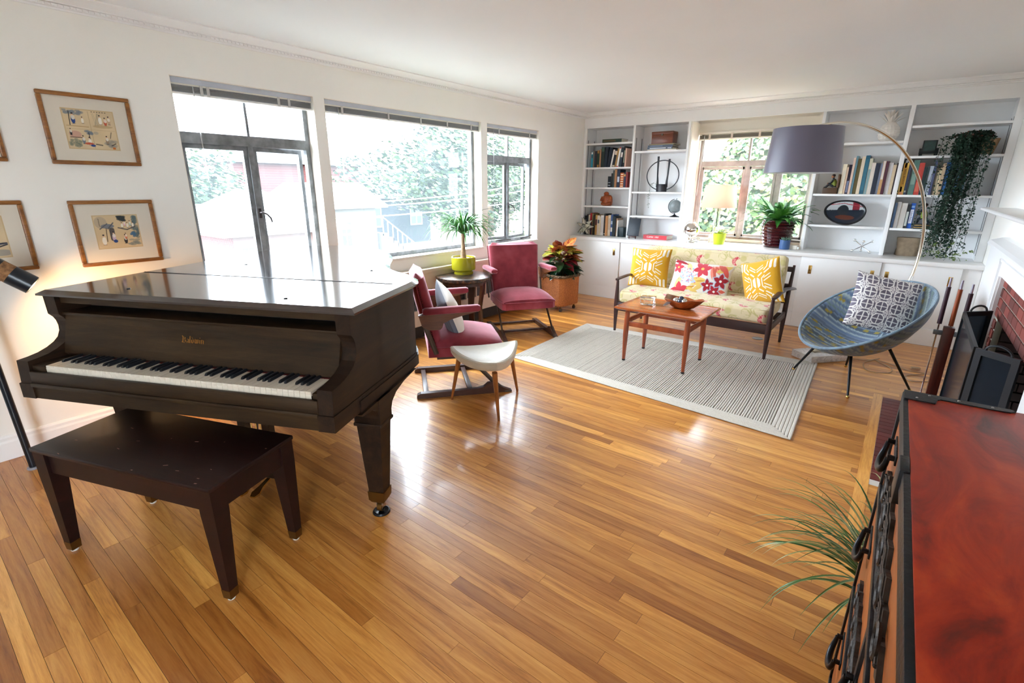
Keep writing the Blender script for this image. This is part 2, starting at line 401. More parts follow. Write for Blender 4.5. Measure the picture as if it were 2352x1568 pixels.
def blind(y0, y1, label, tapes):
    """raised venetian blind: headrail, gathered slats, bottom rail"""
    e = empty('venetian_blind', (-.055, (y0+y1)/2, ZH), label=label, cat='blind', group='raised blinds over the left wall windows'); hw = (y1-y0)/2-.006
    MB().box((0, 0, -.02), (.055, 2*hw, .034), bev=.003).build('headrail', RAIL, e)
    MB().box((.02, 0, -.041), (.010, 2*hw, .010)).build('valance_edge', M('pale_valance', (.7, .68, .6), .4), e)
    mb = MB()
    for i in range(9): mb.box((0, 0, -.050-i*.0042), (.05, 2*hw-.004, .0018))
    mb.build('slat_stack', SLAT, e, kind='stuff')
    MB().box((0, 0, -.094), (.05, 2*hw, .012), bev=.003).build('bottom_rail', BRAIL, e)
    for t in tapes:
        MB().b2(.026, .030, t-.009, t+.009, -.10, -.038).build('ladder_clip', M('clip_plastic', (.55, .54, .52), .5), e)
    MB().cyl((.034, -hw+.13, -.05), (.036, -hw+.13, -.62), .0035, seg=8).build('tilt_wand', M('clear_wand', (.8, .82, .84), .15, trans=.6), e)
    return e
def window(n, Y, lights):
    e = empty('window_%d' % n, (0, 0, 0), kind='structure')
    mb = MB(); y0, y1 = Y
    mb.b2(-.20, -.001, y0-.0005, y0+.004, ZS, ZH); mb.b2(-.20, -.001, y1-.004, y1+.0005, ZS, ZH); mb.b2(-.20, -.001, y0, y1, ZH-.004, ZH+.0005)
    mb.build('window_reveal', REV, e)
    MB().b2(-.20, .022, y0-.0, y1+.0, ZS-.022, ZS+.002, bev=.003).build('window_sill', SILL, e)
    mb = MB(); frame(mb, y0+.006, y1-.006, ZS+.004, ZH-.006)
    if lights:
        ym = lights; mb.b2(XG-.022, XG+.022, ym-.018, ym+.018, ZS+.02, 1.78); mb.b2(XG-.02, XG+.02, ym-.009, ym+.009, 1.80, ZH-.03)
        mb.b2(XG-.03, XG+.026, y0+.03, y1-.03, 1.755, 1.825)
    mb.build('window_frame', STEELF, e)
    return e
w1 = window(1, W1, -4.588); w2 = window(2, W2, None); w3 = window(3, W3, -1.56)
for e, (a, b_) in ((w1, W1), (w3, W3)):
    ym = -4.588 if e is w1 else -1.56
    MB().b2(XG-.002, XG+.002, a+.04, ym-.009, 1.825, ZH-.04).build('pane', GLT, e)
    MB().b2(XG-.002, XG+.002, ym+.009, b_-.04, 1.825, ZH-.04).build('pane', GLT, e)
MB().b2(XG-.002, XG+.002, W2[0]+.04, W2[1]-.04, ZS+.04, ZH-.04).build('pane', GL, w2)
leaf(w1, -5.045, -4.606, ZS+.04, 1.755, R(0), GL)
leaf(w1, -4.57, -4.14, ZS+.04, 1.755, R(9), GL)
leaf(w3, -1.575, -1.98, ZS+.04, 1.755, R(10), GLC)
leaf(w3, -1.545, -1.13, ZS+.04, 1.755, R(8), GLC)
handle(w1, -4.588, 1.29); handle(w3, -1.56, 1.27)
p = MB(); p.tube([(XG+.01, -1.86, ZS+.02), (XG+.03, -1.70, ZS+.03), (XG+.02, -1.5, ZS+.025)], .006, 6); p.tube([(XG+.02, -1.3, ZS+.02), (XG+.05, -1.2, ZS+.035), (XG+.04, -1.1, ZS+.05), (XG+.09, -1.05, ZS+.06)], .007, 6)
p.build('stay_arm', M('bronze_latch', (.05, .04, .04), .35, metal=.7), w3)
blind(*W1, 'raised grey blind over the casement window beside the piano', (-.30, -.26, .22, .30))
blind(*W2, 'long raised grey blind over the wide picture window', (-.75, -.28, .1, .45, .8))
blind(*W3, 'short raised grey blind over the window behind the pink armchair', (-.25, .33))

# ---- window of the back wall
YB = .36
e = empty('window_4', (0, 0, 0), kind='structure'); w4 = e
PEACH = M('peach_window_frame', (.36, .32, .30), .45, var=.2, vs=12, bump=.08)
mb = MB(); mb.b2(1.480, 1.50, .0, .30, .82, 2.245); mb.b2(2.850, 2.862, .0, .30, .82, 2.245)
mb.b2(1.50, 2.85, .27, .30, 2.135, 2.245)
mb.build('window_reveal', REV, e)
mb = MB()
def fr4(x0, x1, z0, z1, t=.03, d=.05): mb.b2(x0, x1, YB-d/2, YB+d/2, z0, z1)
fr4(BW[0], BW[0]+.04, BW[2], BW[3]); fr4(BW[1]-.035, BW[1], BW[2], BW[3]); fr4(BW[0], BW[1], BW[2], BW[2]+.03); fr4(BW[0], BW[1], BW[3]-.03, BW[3])
fr4(BW[0], BW[1], 1.735, 1.80, d=.06); fr4(2.085, 2.125, BW[2], 1.735, d=.06); fr4(2.095, 2.115, 1.80, BW[3]); fr4(2.435, 2.475, BW[2], 1.735); fr4(2.445, 2.465, 1.80, BW[3])
mb.build('window_frame', PEACH, e)
for x0, x1 in ((1.57, 2.075), (2.135, 2.425), (2.485, 2.80)):
    p = MB(); t = .028
    for q in ((x0-.012, x0+t-.012, .895, 1.73), (x1-t+.008, x1+.008, .895, 1.73), (x0, x1, .895, .925), (x0, x1, 1.70, 1.73)): p.b2(q[0], q[1], YB-.03, YB+.0, q[2], q[3])
    o = p.build('casement', PEACH, e); MB().b2(x0+.012, x1-.018, YB-.014, YB-.010, .925, 1.70).build('pane', GLC, o)
for x0, x1 in ((1.555, 2.095), (2.115, 2.445), (2.465, 2.81)): MB().b2(x0, x1, YB-.002, YB+.002, 1.80, 2.105).build('pane', GLC, e)
MB().b2(1.50, 2.85, .27, .39, .84, .862).build('window_sill', M('pale_wood_sill', (.62, .47, .34), .45), e)
b4 = empty('venetian_blind', (2.17, .24, 2.135), label='raised blind with taupe slats over the window between the bookcases', cat='blind')
MB().box((0, 0, -.012), (1.30, .05, .03), bev=.003).build('headrail', M('cream_headrail', (.72, .67, .58), .4), b4)
mb = MB()
for i in range(9): mb.box((0, 0, -.038-i*.0042), (1.29, .05, .0018))
mb.build('slat_stack', M('taupe_slats', (.30, .27, .22), .5), b4, kind='stuff')
MB().box((0, 0, -.083), (1.30, .05, .014), bev=.003).build('bottom_rail', M('cream_headrail', (.72, .67, .58), .4), b4)
for t in (-.52, -.26, .05, .35, .6): MB().b2(t-.012, t+.012, -.031, -.027, -.09, -.02).build('ladder_clip', M('clip_peach', (.62, .52, .44), .5), b4)
MB().cyl((-.58, -.035, -.04), (-.60, -.04, -.75), .004, seg=8).build('tilt_wand', M('clear_wand', (.8, .82, .84), .15, trans=.6), b4)

# ---- convector cover under the picture window
e = empty('radiator_cover', (.02, -2.55, 0), label='cream metal radiator cover with dark grille under the picture window', cat='radiator')
CRM = M('cream_radiator_paint', (.66, .55, .45), .5)
mb = MB(); mb.b2(.0, .085, -1.55, 1.25, .66, .70, bev=.004); mb.b2(0, .08, -1.55, 1.25, .50, .66); mb.b2(0, .08, -1.55, 1.25, .14, .30); mb.b2(0, .08, -1.55, -1.45, .14, .6); mb.b2(0, .08, 1.15, 1.25, .14, .6)
mb.build('cover_panel', CRM, e)
for k in range(17): MB().b2(.055, .08, -1.45+k*.16, -1.438+k*.16, .30, .50).build('grille_bar', CRM, e)
mb = MB(); mb.b2(.04, .05, -1.45, 1.15, .30, .50)
for k in range(14): mb.b2(.05, .056, -1.45, 1.15, .305+k*.014, .308+k*.014)
mb.build('grille_mesh', M('dark_grille', (.09, .09, .09), .6), e, kind='stuff')
MB().b2(.001, .06, -1.5, 1.2, .02, .14).build('plinth', M('painted_under_shade', (.03, .025, .02), .8), e)  # near-black panel stands in for the shade in the gap below the cover

# ================================================================== BUILT-IN BOOKCASES
BAYS = {'l1': (.0414, .7298), 'l2': (.76, 1.4476), 'r1': (2.8903, 3.5906), 'r2': (3.6276, 4.3398)}
ZC, ZT, YBK = .82, 2.247, .285
WB = M('bookcase_white', (.85, .855, .86), .35, var=.012, vs=4)
STD = M('shelf_standard_metal', (.22, .22, .23), .4, metal=.8)
def bookcase(name, x0, x1, bays, shelves, label):
    e = empty(name, ((x0+x1)/2, 0, ZC), label=label, cat='bookcase'); ox = -(x0+x1)/2
    def P(n, mb, mat=WB): return mb.build(n, mat, e, loc=(ox, 0, -ZC))
    P('header_rail', MB().b2(x0, x1, 0, .02, ZT, H-.071))
    P('back_panel', MB().b2(x0, x1, YBK, YBK+.013, ZC, H-.08))
    P('top_panel', MB().b2(x0, x1, .02, YBK, ZT+.002, ZT+.02))
    edges = [x0]+[v for b_ in bays for v in BAYS[b_]]+[x1]
    for k in range(0, len(edges), 2):
        a, b_ = edges[k], edges[k+1]
        P('stile', MB().b2(a, b_, 0, .02, ZC, ZT, bev=.0015)); P('side_panel', MB().b2((a+.004) if k else a+.001, b_-.004, .02, YBK, ZC, ZT))
    for b_ in bays:
        a, c_ = BAYS[b_]
        for z in shelves[b_]: P('shelf', MB().b2(a+.004 if a > .1 else a-.03, c_-.003 if c_ < 4.3 else c_+.02, .004, YBK-.002, z-.022, z, bev=.0015))
        for yy in (.055, .225):
            if b_ != 'r1': P('shelf_standard', MB().b2(a-.003 if b_ != 'r2' else c_, a+.001 if b_ != 'r2' else c_+.004, yy-.006, yy+.006, ZC+.05, 2.10), STD)
    return e
SH = {'l1': (2.055, 1.743, 1.478, 1.230), 'l2': (1.933, 1.426, 1.115), 'r1': (1.933, 1.426, 1.10), 'r2': (2.066, 1.788, 1.425, 1.10)}
bookcase('built_in_bookcase', .001, 1.4776, ('l1', 'l2'), SH, 'white built-in bookcase in the corner left of the window')
bookcase('built_in_bookcase', 2.8623, 4.399, ('r1', 'r2'), SH, 'white built-in bookcase behind the arc lamp, right of the window')
tag(MB().b2(1.4778, 2.862, .0, .02, ZT, H-.071).build('header_board', WB), 'white header board above the window between the bookcases', 'board')
# worktop and cabinets
tag(MB().b2(.0005, 4.399, -.287, .284, ZC-.042, ZC-.0005, bev=.003).build('worktop', WHITE), 'long white worktop running under both bookcases', 'worktop')
def cabinet(x0, x1, doors, pulls, label):
    e = empty('base_cabinet', ((x0+x1)/2, 0, 0), label=label, cat='cabinet'); ox = -(x0+x1)/2
    def P(n, mb, mat=WB, par=e): return mb.build(n, mat, par, loc=(ox, 0, 0) if par is e else (0, 0, 0))
    P('carcass', MB().b2(x0, x1, -.225, .28, .14, ZC-.043)); P('plinth', MB().b2(x0, x1, -.262, .28, 0, .13)); P('bottom_rail', MB().b2(x0, x1, -.27, -.225, .13, .165))
    ds = []
    for (a, b_, yy) in doors: ds.append(P('sliding_door', MB().b2(a+.001, b_-.001, yy, yy+.016, .166, ZC-.044, bev=.001)))
    for (x, k) in pulls:
        d = ds[k]; yy = doors[k][2]
        MB().b2(x-.016, x+.016, yy-.002, yy+.004, .60, .69, bev=.001).build('recessed_pull', BRASS, d)
        MB().lathe([(.011, -.001), (.011, .004), (.006, -.0)], 14, T=Matrix.Translation((x, yy-.003, .632)) @ Matrix.Rotation(R(90), 4, 'X')).build('pull_cup', M('dark_brass', (.30, .15, .05), .3, metal=1.), d)
    return e
cabinet(.001, 1.45, [(.001, .78, -.272), (.78, 1.45, -.256)], [(.70, 0)], 'white sliding-door cabinet at the left end, beside the wicker planter')
cabinet(1.451, 2.93, [(1.451, 2.19, -.272), (2.19, 2.93, -.256)], [], 'white sliding-door cabinet hidden behind the patterned sofa')
cabinet(2.931, 4.398, [(2.931, 3.645, -.272), (3.645, 4.26, -.256)], [(3.03, 0), (3.58, 0), (3.70, 1), (4.19, 1)], 'white sliding-door cabinet behind the blue tub chair')

# ================================================================== FIREPLACE
FP = M('fireplace_white_paint', (.76, .76, .765), .3)
e = empty('fireplace', (4.40, -2.8, 0), label='white panelled fireplace surround with brick lining and mantel shelf', cat='fireplace')
def P(n, mb, mat=FP, **k): return mb.build(n, mat, e, loc=(-4.40, 2.8, 0), **k)
XF = 4.31; y0, y1, zb = -2.06, -3.52, .95
P('surround_panel', MB().b2(XF, 4.399, -1.17, y0, 0, 1.085)); P('surround_panel', MB().b2(XF, 4.399, y1, -4.43, 0, 1.085)); P('surround_panel', MB().b2(XF, 4.399, y1, y0, zb, 1.085))
P('top_moulding', MB().prism([(4.399, 1.085), (4.285, 1.085), (4.285, 1.10), (4.30, 1.115), (4.36, 1.135), (4.399, 1.14)], -1.15, -4.45, 'xz'), recalc=True)
mb = MB()
for a, b_, z0, z1 in ((y0+.15, y0+.165, 0, zb+.10), (y0+.01, y0+.03, 0, zb+.0)): mb.b2(XF-.012, XF+.001, a, b_, z0, z1)
mb.b2(XF-.012, XF+.001, y1, y0+.165, zb+.085, zb+.10)
P('panel_moulding', mb)
mb = MB().prism([(4.40, 1.295), (4.335, 1.295), (4.32, 1.305), (4.30, 1.308), (4.28, 1.325), (4.205, 1.328), (4.20, 1.333), (4.20, 1.345), (4.205, 1.35), (4.40, 1.35)], -1.06, -4.5, 'xz')
P('mantel_shelf', mb, recalc=True)
BRK = M('fired_red_brick', C(112, 48, 40), .75, var=.25, vs=30, bump=.4, bs=70, rnd=.5)
BRD = M('dark_firebox_brick', C(62, 34, 34), .7, var=.25, vs=30, bump=.4, bs=70, rnd=.35)  # darker brick tone for the firebox
MORT = M('grey_mortar', C(176, 170, 156), .9, bump=.3)
# facing bricks above and beside the opening (plane x = 4.33)
P('mortar_bed', MB().b2(4.338, 4.399, y1, y0, .70, zb), MORT); P('mortar_bed', MB().b2(4.338, 4.399, y0-.11, y0, 0, .70), MORT)
bu = bpy.data.meshes.new('brick'); vs, fs = rbox(1, 1, 1, .03, 1); bu.from_pydata(vs, [], fs); bu.materials.append(BRK)
bud = bu.copy(); bud.materials.clear(); bud.materials.append(BRD)
def brick(x, y, z, d, me=bu):
    o = link('brick', me, None, e, loc=(x-4.40, y+2.8, z)); o.scale = d
for r_ in range(4):
    z = .70+.031+r_*.0625; off = 0 if r_ % 2 else .075
    k = 0; yy = y0+off
    while yy > y1:
        a, b_ = min(yy, y0), max(yy-.143, y1)
        if a-b_ > .02: brick(4.345, (a+b_)/2, z, (.03, a-b_, .052))
        yy -= .152
for r_ in range(11): brick(4.345, y0-.055, .031+r_*.0625, (.03, .10, .052))
# firebox: far cheek and back wall bricks
mb = MB(); mb.b2(4.37, 4.95, y0-.112, y0-.10, 0, .72); mb.b2(4.93, 4.95, y1+.1, y0-.1, 0, .72)
mb.b2(4.37, 4.95, y1+.1, y1+.112, 0, .72); mb.b2(4.37, 4.95, y1, y0-.1, .72, .74); P('firebox_lining', mb, M('dark_mortar', C(84, 78, 74), .9))
for r_ in range(11):
    z = .031+r_*.0625
    for k in range(4):
        a = 4.372+k*.15-(.075 if r_ % 2 else 0); b_ = a+.142; a = max(a, 4.372); b_ = min(b_, 4.93)
        brick((a+b_)/2, y0-.116, z, (b_-a, .03, .052), bud)
    for k in range(9):
        a = y0-.13-k*.15+(.07 if r_ % 2 else 0); b_ = max(a-.142, y1+.13); a = min(a, y0-.13)
        if a-b_ > .02: brick(4.922, (a+b_)/2, z, (.03, a-b_, .052), bud)
# hearth laid with bricks, flush with the boards
hb = tag(MB().b2(3.868, 4.31, -3.52, -2.085, -.011, .001).build('hearth', M('hearth_joint', C(186, 178, 168), .8)), 'dark red brick hearth set into the floor before the fireplace', 'hearth')
HBR = M('glazed_hearth_brick', C(98, 36, 32), .35, var=.2, vs=20, rnd=.25)
hu = bpy.data.meshes.new('hearth_brick'); hu.from_pydata(vs, [], fs); hu.materials.append(HBR)
for i in range(23):
    for j in range(3):
        yy = -2.087-i*.0625; a = 3.870+j*.147
        if yy-.0585 < -3.52: continue
        o = link('brick', hu, None, hb, loc=(a+.0715, yy-.0295, .001)); o.scale = (.1425, .0585, .008)
# picture leaning on the mantel (only its edge is seen)
e2 = empty('picture_frame', (4.37, -2.62, 1.35), label='dark framed picture standing on the mantel shelf', cat='picture')
MB().b2(-.012, .012, -.2, .22, .001, .5, bev=.003).build('frame', M('taupe_frame', C(120, 92, 78), .4), e2)
# ================================================================== GRAND PIANO
MAH = MW('dark_walnut_case', [(.3, C(26, 16, 10)), (.5, C(38, 25, 16)), (.75, C(54, 36, 22))], axis=1, scale=16., stretch=10., rough=.5, coat=.0, spec=.22, bump=.02)
MAHX = MW('dark_walnut_front', [(.3, C(30, 20, 11)), (.5, C(46, 32, 18)), (.75, C(64, 46, 26))], axis=0, scale=16., stretch=10., rough=.5, coat=.0, spec=.22, bump=.02)
LIDM = MW('polished_dark_lid', [(.3, C(34, 24, 22)), (.5, C(44, 32, 29)), (.8, C(56, 42, 37))], axis=0, scale=10., stretch=10., rough=.09, coat=.8, bump=.0)
DKV = M('painted_gap_shade', (.012, .010, .009), .6)  # near-black colour carries the shade of the front recess and lid gap
pn = empty('grand_piano', (.88, -6.183, 0), R(25.6), 'dark brown wooden grand piano with closed lid beside the windows', 'piano')
def P(n, mb, mat=MAH, par=pn, **k): return mb.build(n, mat, par, **k)
PWD = 1.49
OUT = [(0, .17), (0, 1.70), (.03, 1.82), (.10, 1.92), (.21, 1.985), (.34, 2.02), (.48, 2.015), (.62, 1.965), (.75, 1.87), (.86, 1.75), (.95, 1.61), (1.02, 1.46), (1.08, 1.30), (1.14, 1.17), (1.21, 1.07), (1.30, .985), (1.39, .92), (1.45, .85), (1.485, .77), (PWD, .68), (PWD, .17)]
def smoothpoly(p, it=2, keep=()):
    for _ in range(it):
        q = []
        n = len(p)
        for i in range(n):
            a = Vector(p[i]); b_ = Vector(p[(i+1) % n])
            if (b_-a).length > .35 or i in (0, n-2, n-1): q.append(tuple(a)); 
            else: q += [tuple(a), tuple((a+b_)/2)]
        p = q
    return p
def offset(poly, d):
    n = len(poly); o = []
    for i in range(n):
        a, b_, c_ = Vector(poly[i-1]), Vector(poly[i]), Vector(poly[(i+1) % n])
        e1 = (b_-a).normalized(); e2 = (c_-b_).normalized(); n1 = Vector((-e1.y, e1.x)); n2 = Vector((-e2.y, e2.x))
        m = (n1+n2); m = m/max(m.length, 1e-6); k = 1/max(.5, m.dot(n1)); o.append(tuple(b_+m*d*k))
    return o
# body behind the fallboard
P('rim', MB().prism([(x, max(y, .36)) for x, y in OUT], .62, 1.018, smooth=True))
P('base_moulding', MB().prism(offset([(x, max(y, .17)) for x, y in OUT], .010), .604, .655, smooth=True))
P('base_moulding', MB().prism(offset([(x, max(y, .19)) for x, y in OUT], .005), .655, .668, smooth=True))
# cheeks
CHK = [(-.02, .672), (-.014, .771), (.03, .774), (.071, .780), (.11, .792), (.143, .808), (.165, .826), (.178, .852), (.180, .876), (.176, .900), (.168, .918), (.152, .936), (.150, 1.018), (.40, 1.018), (.40, .672)]
for u0, u1 in ((.0, .062), (PWD-.062, PWD)):
    P('cheek', MB().prism(CHK, u0, u1, 'yz'), MAH, recalc=True)
    P('cheek_block', MB().b2(u0-.004, u1+.004, -.026, .4, .606, .672), MAH)
# keybed, key slip, fallboard
P('keybed', MB().b2(.062, PWD-.062, -.02, .36, .606, .672), MAHX)
P('key_slip', MB().b2(.062, PWD-.062, -.022, -.006, .672, .728, bev=.004), MAHX)
P('key_slip', MB().b2(.062, PWD-.062, -.03, -.018, .660, .678, bev=.004), MAHX)
for u0, u1 in ((.062, .132), (1.398, PWD-.062)): P('key_block', MB().b2(u0, u1, -.004, .15, .672, .750, bev=.004), MAHX)
FB = MB().prism([(.150, .748), (.134, .762), (.142, .80), (.158, .85), (.172, .90), (.178, .932), (.36, .932), (.36, .74)], .062, PWD-.062, 'yz')
fb = P('fallboard', FB, MAHX, recalc=True)
P('music_shelf', MB().b2(.062, PWD-.062, .165, .36, .932, .944, bev=.002), MAHX)
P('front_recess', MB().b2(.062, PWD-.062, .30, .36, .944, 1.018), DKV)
P('front_rail', MB().b2(.055, PWD-.055, .172, .19, .985, 1.018), MAHX)
# maker's name in gilt blackletter strokes on the fallboard
def letters():
    mb = MB(); x = 0.
    def st(x0, y0, x1, y1, w_=.22):
        mb.add([(x0-w_/2, y0, 0), (x0+w_/2, y0-.12, 0), (x1+w_/2, y1-.12, 0), (x1-w_/2, y1, 0)], [(0, 1, 2, 3)])
    def dia(cx, cy, r_=.2): mb.add([(cx-r_, cy, 0), (cx, cy-r_, 0), (cx+r_, cy, 0), (cx, cy+r_, 0)], [(0, 1, 2, 3)])
    # B
    st(.25, 1.6, .25, .15, .28); dia(.05, 1.6, .18); st(.45, 1.62, .85, 1.35, .2); st(.85, 1.4, .75, .95, .26); st(.5, .95, .95, .75, .18); st(.95, .8, .95, .3, .28); st(.2, .16, .85, .12, .2); dia(.1, .2)
    x = 1.35; st(x+.1, 1., x+.45, .95, .18); st(x+.5, 1., x+.5, .15, .26); st(x+.1, .5, x+.1, .2, .24); dia(x+.12, .15, .15); dia(x+.62, .12, .13)   # a
    x = 2.25; st(x, 1.6, x, .15, .26); dia(x, 1.65, .14); dia(x+.08, .12, .14)                                                    # l
    x = 2.75; st(x, .9, x, .2, .26); st(x-.05, 1.6, x+.5, .9, .2); st(x+.5, .95, x+.5, .25, .26); dia(x+.25, .12, .18)               # d
    x = 3.75; st(x, 1.15, x, .2, .24); st(x+.42, 1.05, x+.42, .2, .24); st(x+.84, 1.1, x+.84, .25, .24); dia(x+.2, .12, .16); dia(x+.62, .12, .16)  # w
    x = 5.1; st(x, 1., x, .15, .25); dia(x, 1.4, .13)                                                                           # i
    x = 5.6; st(x, 1., x, .15, .25); st(x+.1, 1., x+.5, .9, .16); st(x+.55, .95, x+.55, .15, .25); dia(x, .1, .14); dia(x+.58, .1, .14)  # n
    return mb
tl = Matrix.Translation((.700, .1455, .853)) @ Matrix.Rotation(R(90-17.5), 4, 'X') @ Matrix.Scale(.0172, 4)
mbl = letters(); mbl.v = [tuple(tl @ Vector(v)) for v in mbl.v]
mbl.build('gilt_lettering', M('worn_gilt', C(150, 100, 40), .4, metal=.6), fb)
# keys
IVO = M('ivory_key', C(206, 198, 184), .3, rnd=.03); EBO = M('ebony_key', (.010, .012, .016), .3)
K0, K1 = .136, 1.394; kw = (K1-K0)/52
wk = bpy.data.meshes.new('white_key'); vs, fs = rbox(kw-.0009, .150, .019, .0012, 1); wk.from_pydata(vs, [], fs); wk.materials.append(IVO)
lip = bpy.data.meshes.new('key_front'); vs, fs = rbox(kw-.0009, .003, .020, .0006, 1); lip.from_pydata(vs, [], fs); lip.materials.append(IVO)
bkm = MB().loft([[(-.0055, 0, 0), (.0055, 0, 0), (.0055, .098, 0), (-.0055, .098, 0)], [(-.0048, .004, .008), (.0048, .004, .008), (.0048, .098, .0105), (-.0048, .098, .0105)], [(-.004, .009, .0115), (.004, .009, .0115), (.004, .098, .0125), (-.004, .098, .0125)]]).mesh('black_key'); bkm.materials.append(EBO)
for i in range(52):
    k = link('white_key', wk, None, pn, loc=(K0+(i+.5)*kw, .073, .745))
    link('key_front', lip, None, k, loc=(0, -.0745, -.010))
    if (i % 7) in (0, 2, 3, 5, 6) and i < 51:      # A C D F G: sharp to the right
        link('black_key', bkm, None, pn, loc=(K0+(i+1)*kw, .048, .7535))
P('key_felt', MB().b2(K0, K1, .128, .150, .748, .756), M('red_felt', C(90, 24, 26), .9))
# lid with bevelled edge, front flap hinge and rubber buttons
LO = offset([(x, max(y, .125)) for x, y in OUT], .028); LI = offset([(x, max(y, .125)) for x, y in OUT], .006)
mb = MB(); mb.prism(LO, 1.019, 1.027, smooth=True); n = len(LO)
mb.loft([[(*p, 1.027) for p in LO], [(*p, 1.042) for p in LI], [(*p, 1.0425) for p in offset(OUT, -.004)]])
mb2 = MB(); mb2.prism(LO, 1.019, 1.027, smooth=False)
LL = offset([(x, max(y, .125)) for x, y in OUT], .003)
mb2.loft([[(*p, 1.027) for p in LO], [(*p, 1.0415) for p in LL]], cap=False); mb2.add([(*p, 1.0415) for p in LL], [tuple(range(n))])
lid = P('lid', mb2, LIDM, recalc=True)
MB().b2(-.0, 1.432, .648, .660, 1.0405, 1.0422).build('hinge_gap', DKV, lid)
MB().tube([(.0, .657, 1.042), (1.432, .657, 1.042)], .0025, 6).build('piano_hinge', M('dark_hinge', (.05, .04, .03), .3, metal=.8), lid)
for u, v in ((.335, .27), (.335, 1.01), (1.15, .99), (1.145, .255)):
    MB().lathe([(.008, 0), (.008, .003), (.004, .0045), (0, .0045)], 12, c=(u, v, 1.0412)).build('rubber_button', BLACK, lid)
# legs, ferrules, casters
def pleg(u, v, sgn):
    lg = P('leg', MB().loft([[(u+a*.062, v+b_*.056, .606) for a, b_ in ((-1, -1), (1, -1), (1, 1), (-1, 1))], [(u+a*.062, v+b_*.056, .49) for a, b_ in ((-1, -1), (1, -1), (1, 1), (-1, 1))]]+
        [[(u+a*.057, v+b_*.052, .488) for a, b_ in ((-1, -1), (1, -1), (1, 1), (-1, 1))], [(u+a*.036, v+b_*.034, .125) for a, b_ in ((-1, -1), (1, -1), (1, 1), (-1, 1))]]), MAH)
    for f in lg.data.polygons: f.use_smooth = False
    MB().box((u, v, .484), (.134, .122, .016), bev=.004).build('leg_collar', MAH, lg)
    MB().loft([[(u+a*.041, v+b_*.039, .13) for a, b_ in ((-1, -1), (1, -1), (1, 1), (-1, 1))], [(u+a*.039, v+b_*.037, .085) for a, b_ in ((-1, -1), (1, -1), (1, 1), (-1, 1))], [(u+a*.030, v+b_*.028, .068) for a, b_ in ((-1, -1), (1, -1), (1, 1), (-1, 1))]]).build('brass_ferrule', M('aged_brass', C(110, 78, 36), .4, metal=.8), lg)
    for f in lg.children[-1].data.polygons: f.use_smooth = False
    m_ = MB(); m_.cyl((u, v, .07), (u, v, .055), .012); m_.b2(u-.016, u-.012, v-.016, v+.016, .02, .062, bev=.002); m_.b2(u+.012, u+.016, v-.016, v+.016, .02, .062, bev=.002)
    m_.build('caster_fork', M('nickel', (.45, .43, .40), .2, metal=1.), lg)
    MB().cyl((u-.011, v, .030), (u+.011, v, .030), .022, seg=18).build('caster_wheel', M('aged_brass', C(110, 78, 36), .4, metal=.8), lg)
    MB().lathe([(.001, .006), (.026, .006), (.034, .011), (.038, .010), (.041, .004), (.041, .0), (.0, .0)], 24, c=(u, v, 0)).build('caster_cup', BLACK, lg)
    # bracket sweeping from the case into the leg
    BR = [(v-.056, .606), (v-.056, .49), (v+.056, .49), (v+.06, .52), (v+.075, .55), (v+.12, .578), (v+.21, .597), (v+.36, .606)]
    if sgn: MB().prism(BR, u-.055, u+.06, 'yz').build('leg_bracket', MAH, lg, recalc=True)
    BF = [(v-.056, .606), (v-.20, .606), (v-.19, .596), (v-.10, .585), (v-.07, .565), (v-.058, .535), (v-.056, .52)]
    if sgn: MB().prism(BF, u-.02, u+.06, 'yz').build('leg_bracket', MAH, lg, recalc=True)
pleg(1.452, .335, 1); pleg(.068, .36, 0); pleg(.52, 1.62, 0)
# pedal lyre
LY = M('black_lyre_wood', (.016, .010, .008), .35)
ly = P('pedal_lyre', MB().b2(.63, .87, .36, .50, .56, .606).b2(.66, .70, .40, .44, .20, .57).b2(.80, .84, .40, .44, .20, .57).b2(.62, .88, .36, .49, .075, .20, bev=.01), LY)
mb = MB()
for k in (-.025, 0, .025): mb.cyl((.75+k, .42, .2), (.75+k, .42, .56), .0035, seg=6)
mb.build('lyre_rod', BRASS, ly); 
mb = MB(); mb.tube([(.64, .48, .60), (.60, .62, .40), (.68, .48, .12)], .008, 6); mb.build('lyre_brace', LY, ly)
for k in (-.07, .0, .07):
    MB().loft([[(.75+k-.009, .37, .06), (.75+k+.009, .37, .06), (.75+k+.009, .37, .072), (.75+k-.009, .37, .072)], [(.75+k-.012, .31, .052), (.75+k+.012, .31, .052), (.75+k+.012, .31, .062), (.75+k-.012, .31, .062)], [(.75+k-.022, .27, .04), (.75+k+.022, .27, .04), (.75+k+.022, .27, .052), (.75+k-.022, .27, .052)], [(.75+k-.012, .245, .038), (.75+k+.012, .245, .038), (.75+k+.012, .245, .046), (.75+k-.012, .245, .046)]]).build('pedal', BRASS, ly)

# ================================================================== PIANO BENCH
BEN = MW('dark_bench_wood', [(.3, C(22, 9, 8)), (.55, C(31, 13, 11)), (.8, C(44, 20, 15))], axis=0, scale=14., stretch=10., rough=.45, coat=.05, spec=.25, bump=.02)
bn = empty('piano_bench', (1.566, -5.918, 0), R(20.3), 'dark mahogany piano bench with tapered legs before the keyboard', 'bench')
def P(n, mb, mat=BEN, par=bn, **k): return mb.build(n, mat, par, **k)
HX, HY, BH = .432, .176, .50
top = P('top', MB().box((0, 0, BH-.011), (2*HX+.05, 2*HY+.06, .020), bev=.006, seg=2))
mbs = MB(); rs = random.Random(5)
for k in range(16):
    x, y_ = rs.uniform(-.4, .45), rs.uniform(-.2, .12); mbs.box((x, y_, BH-.0005), (rs.uniform(.003, .018), rs.uniform(.0015, .004), .0004), rot=Matrix.Rotation(rs.uniform(-.5, .5), 3, 'Z'))
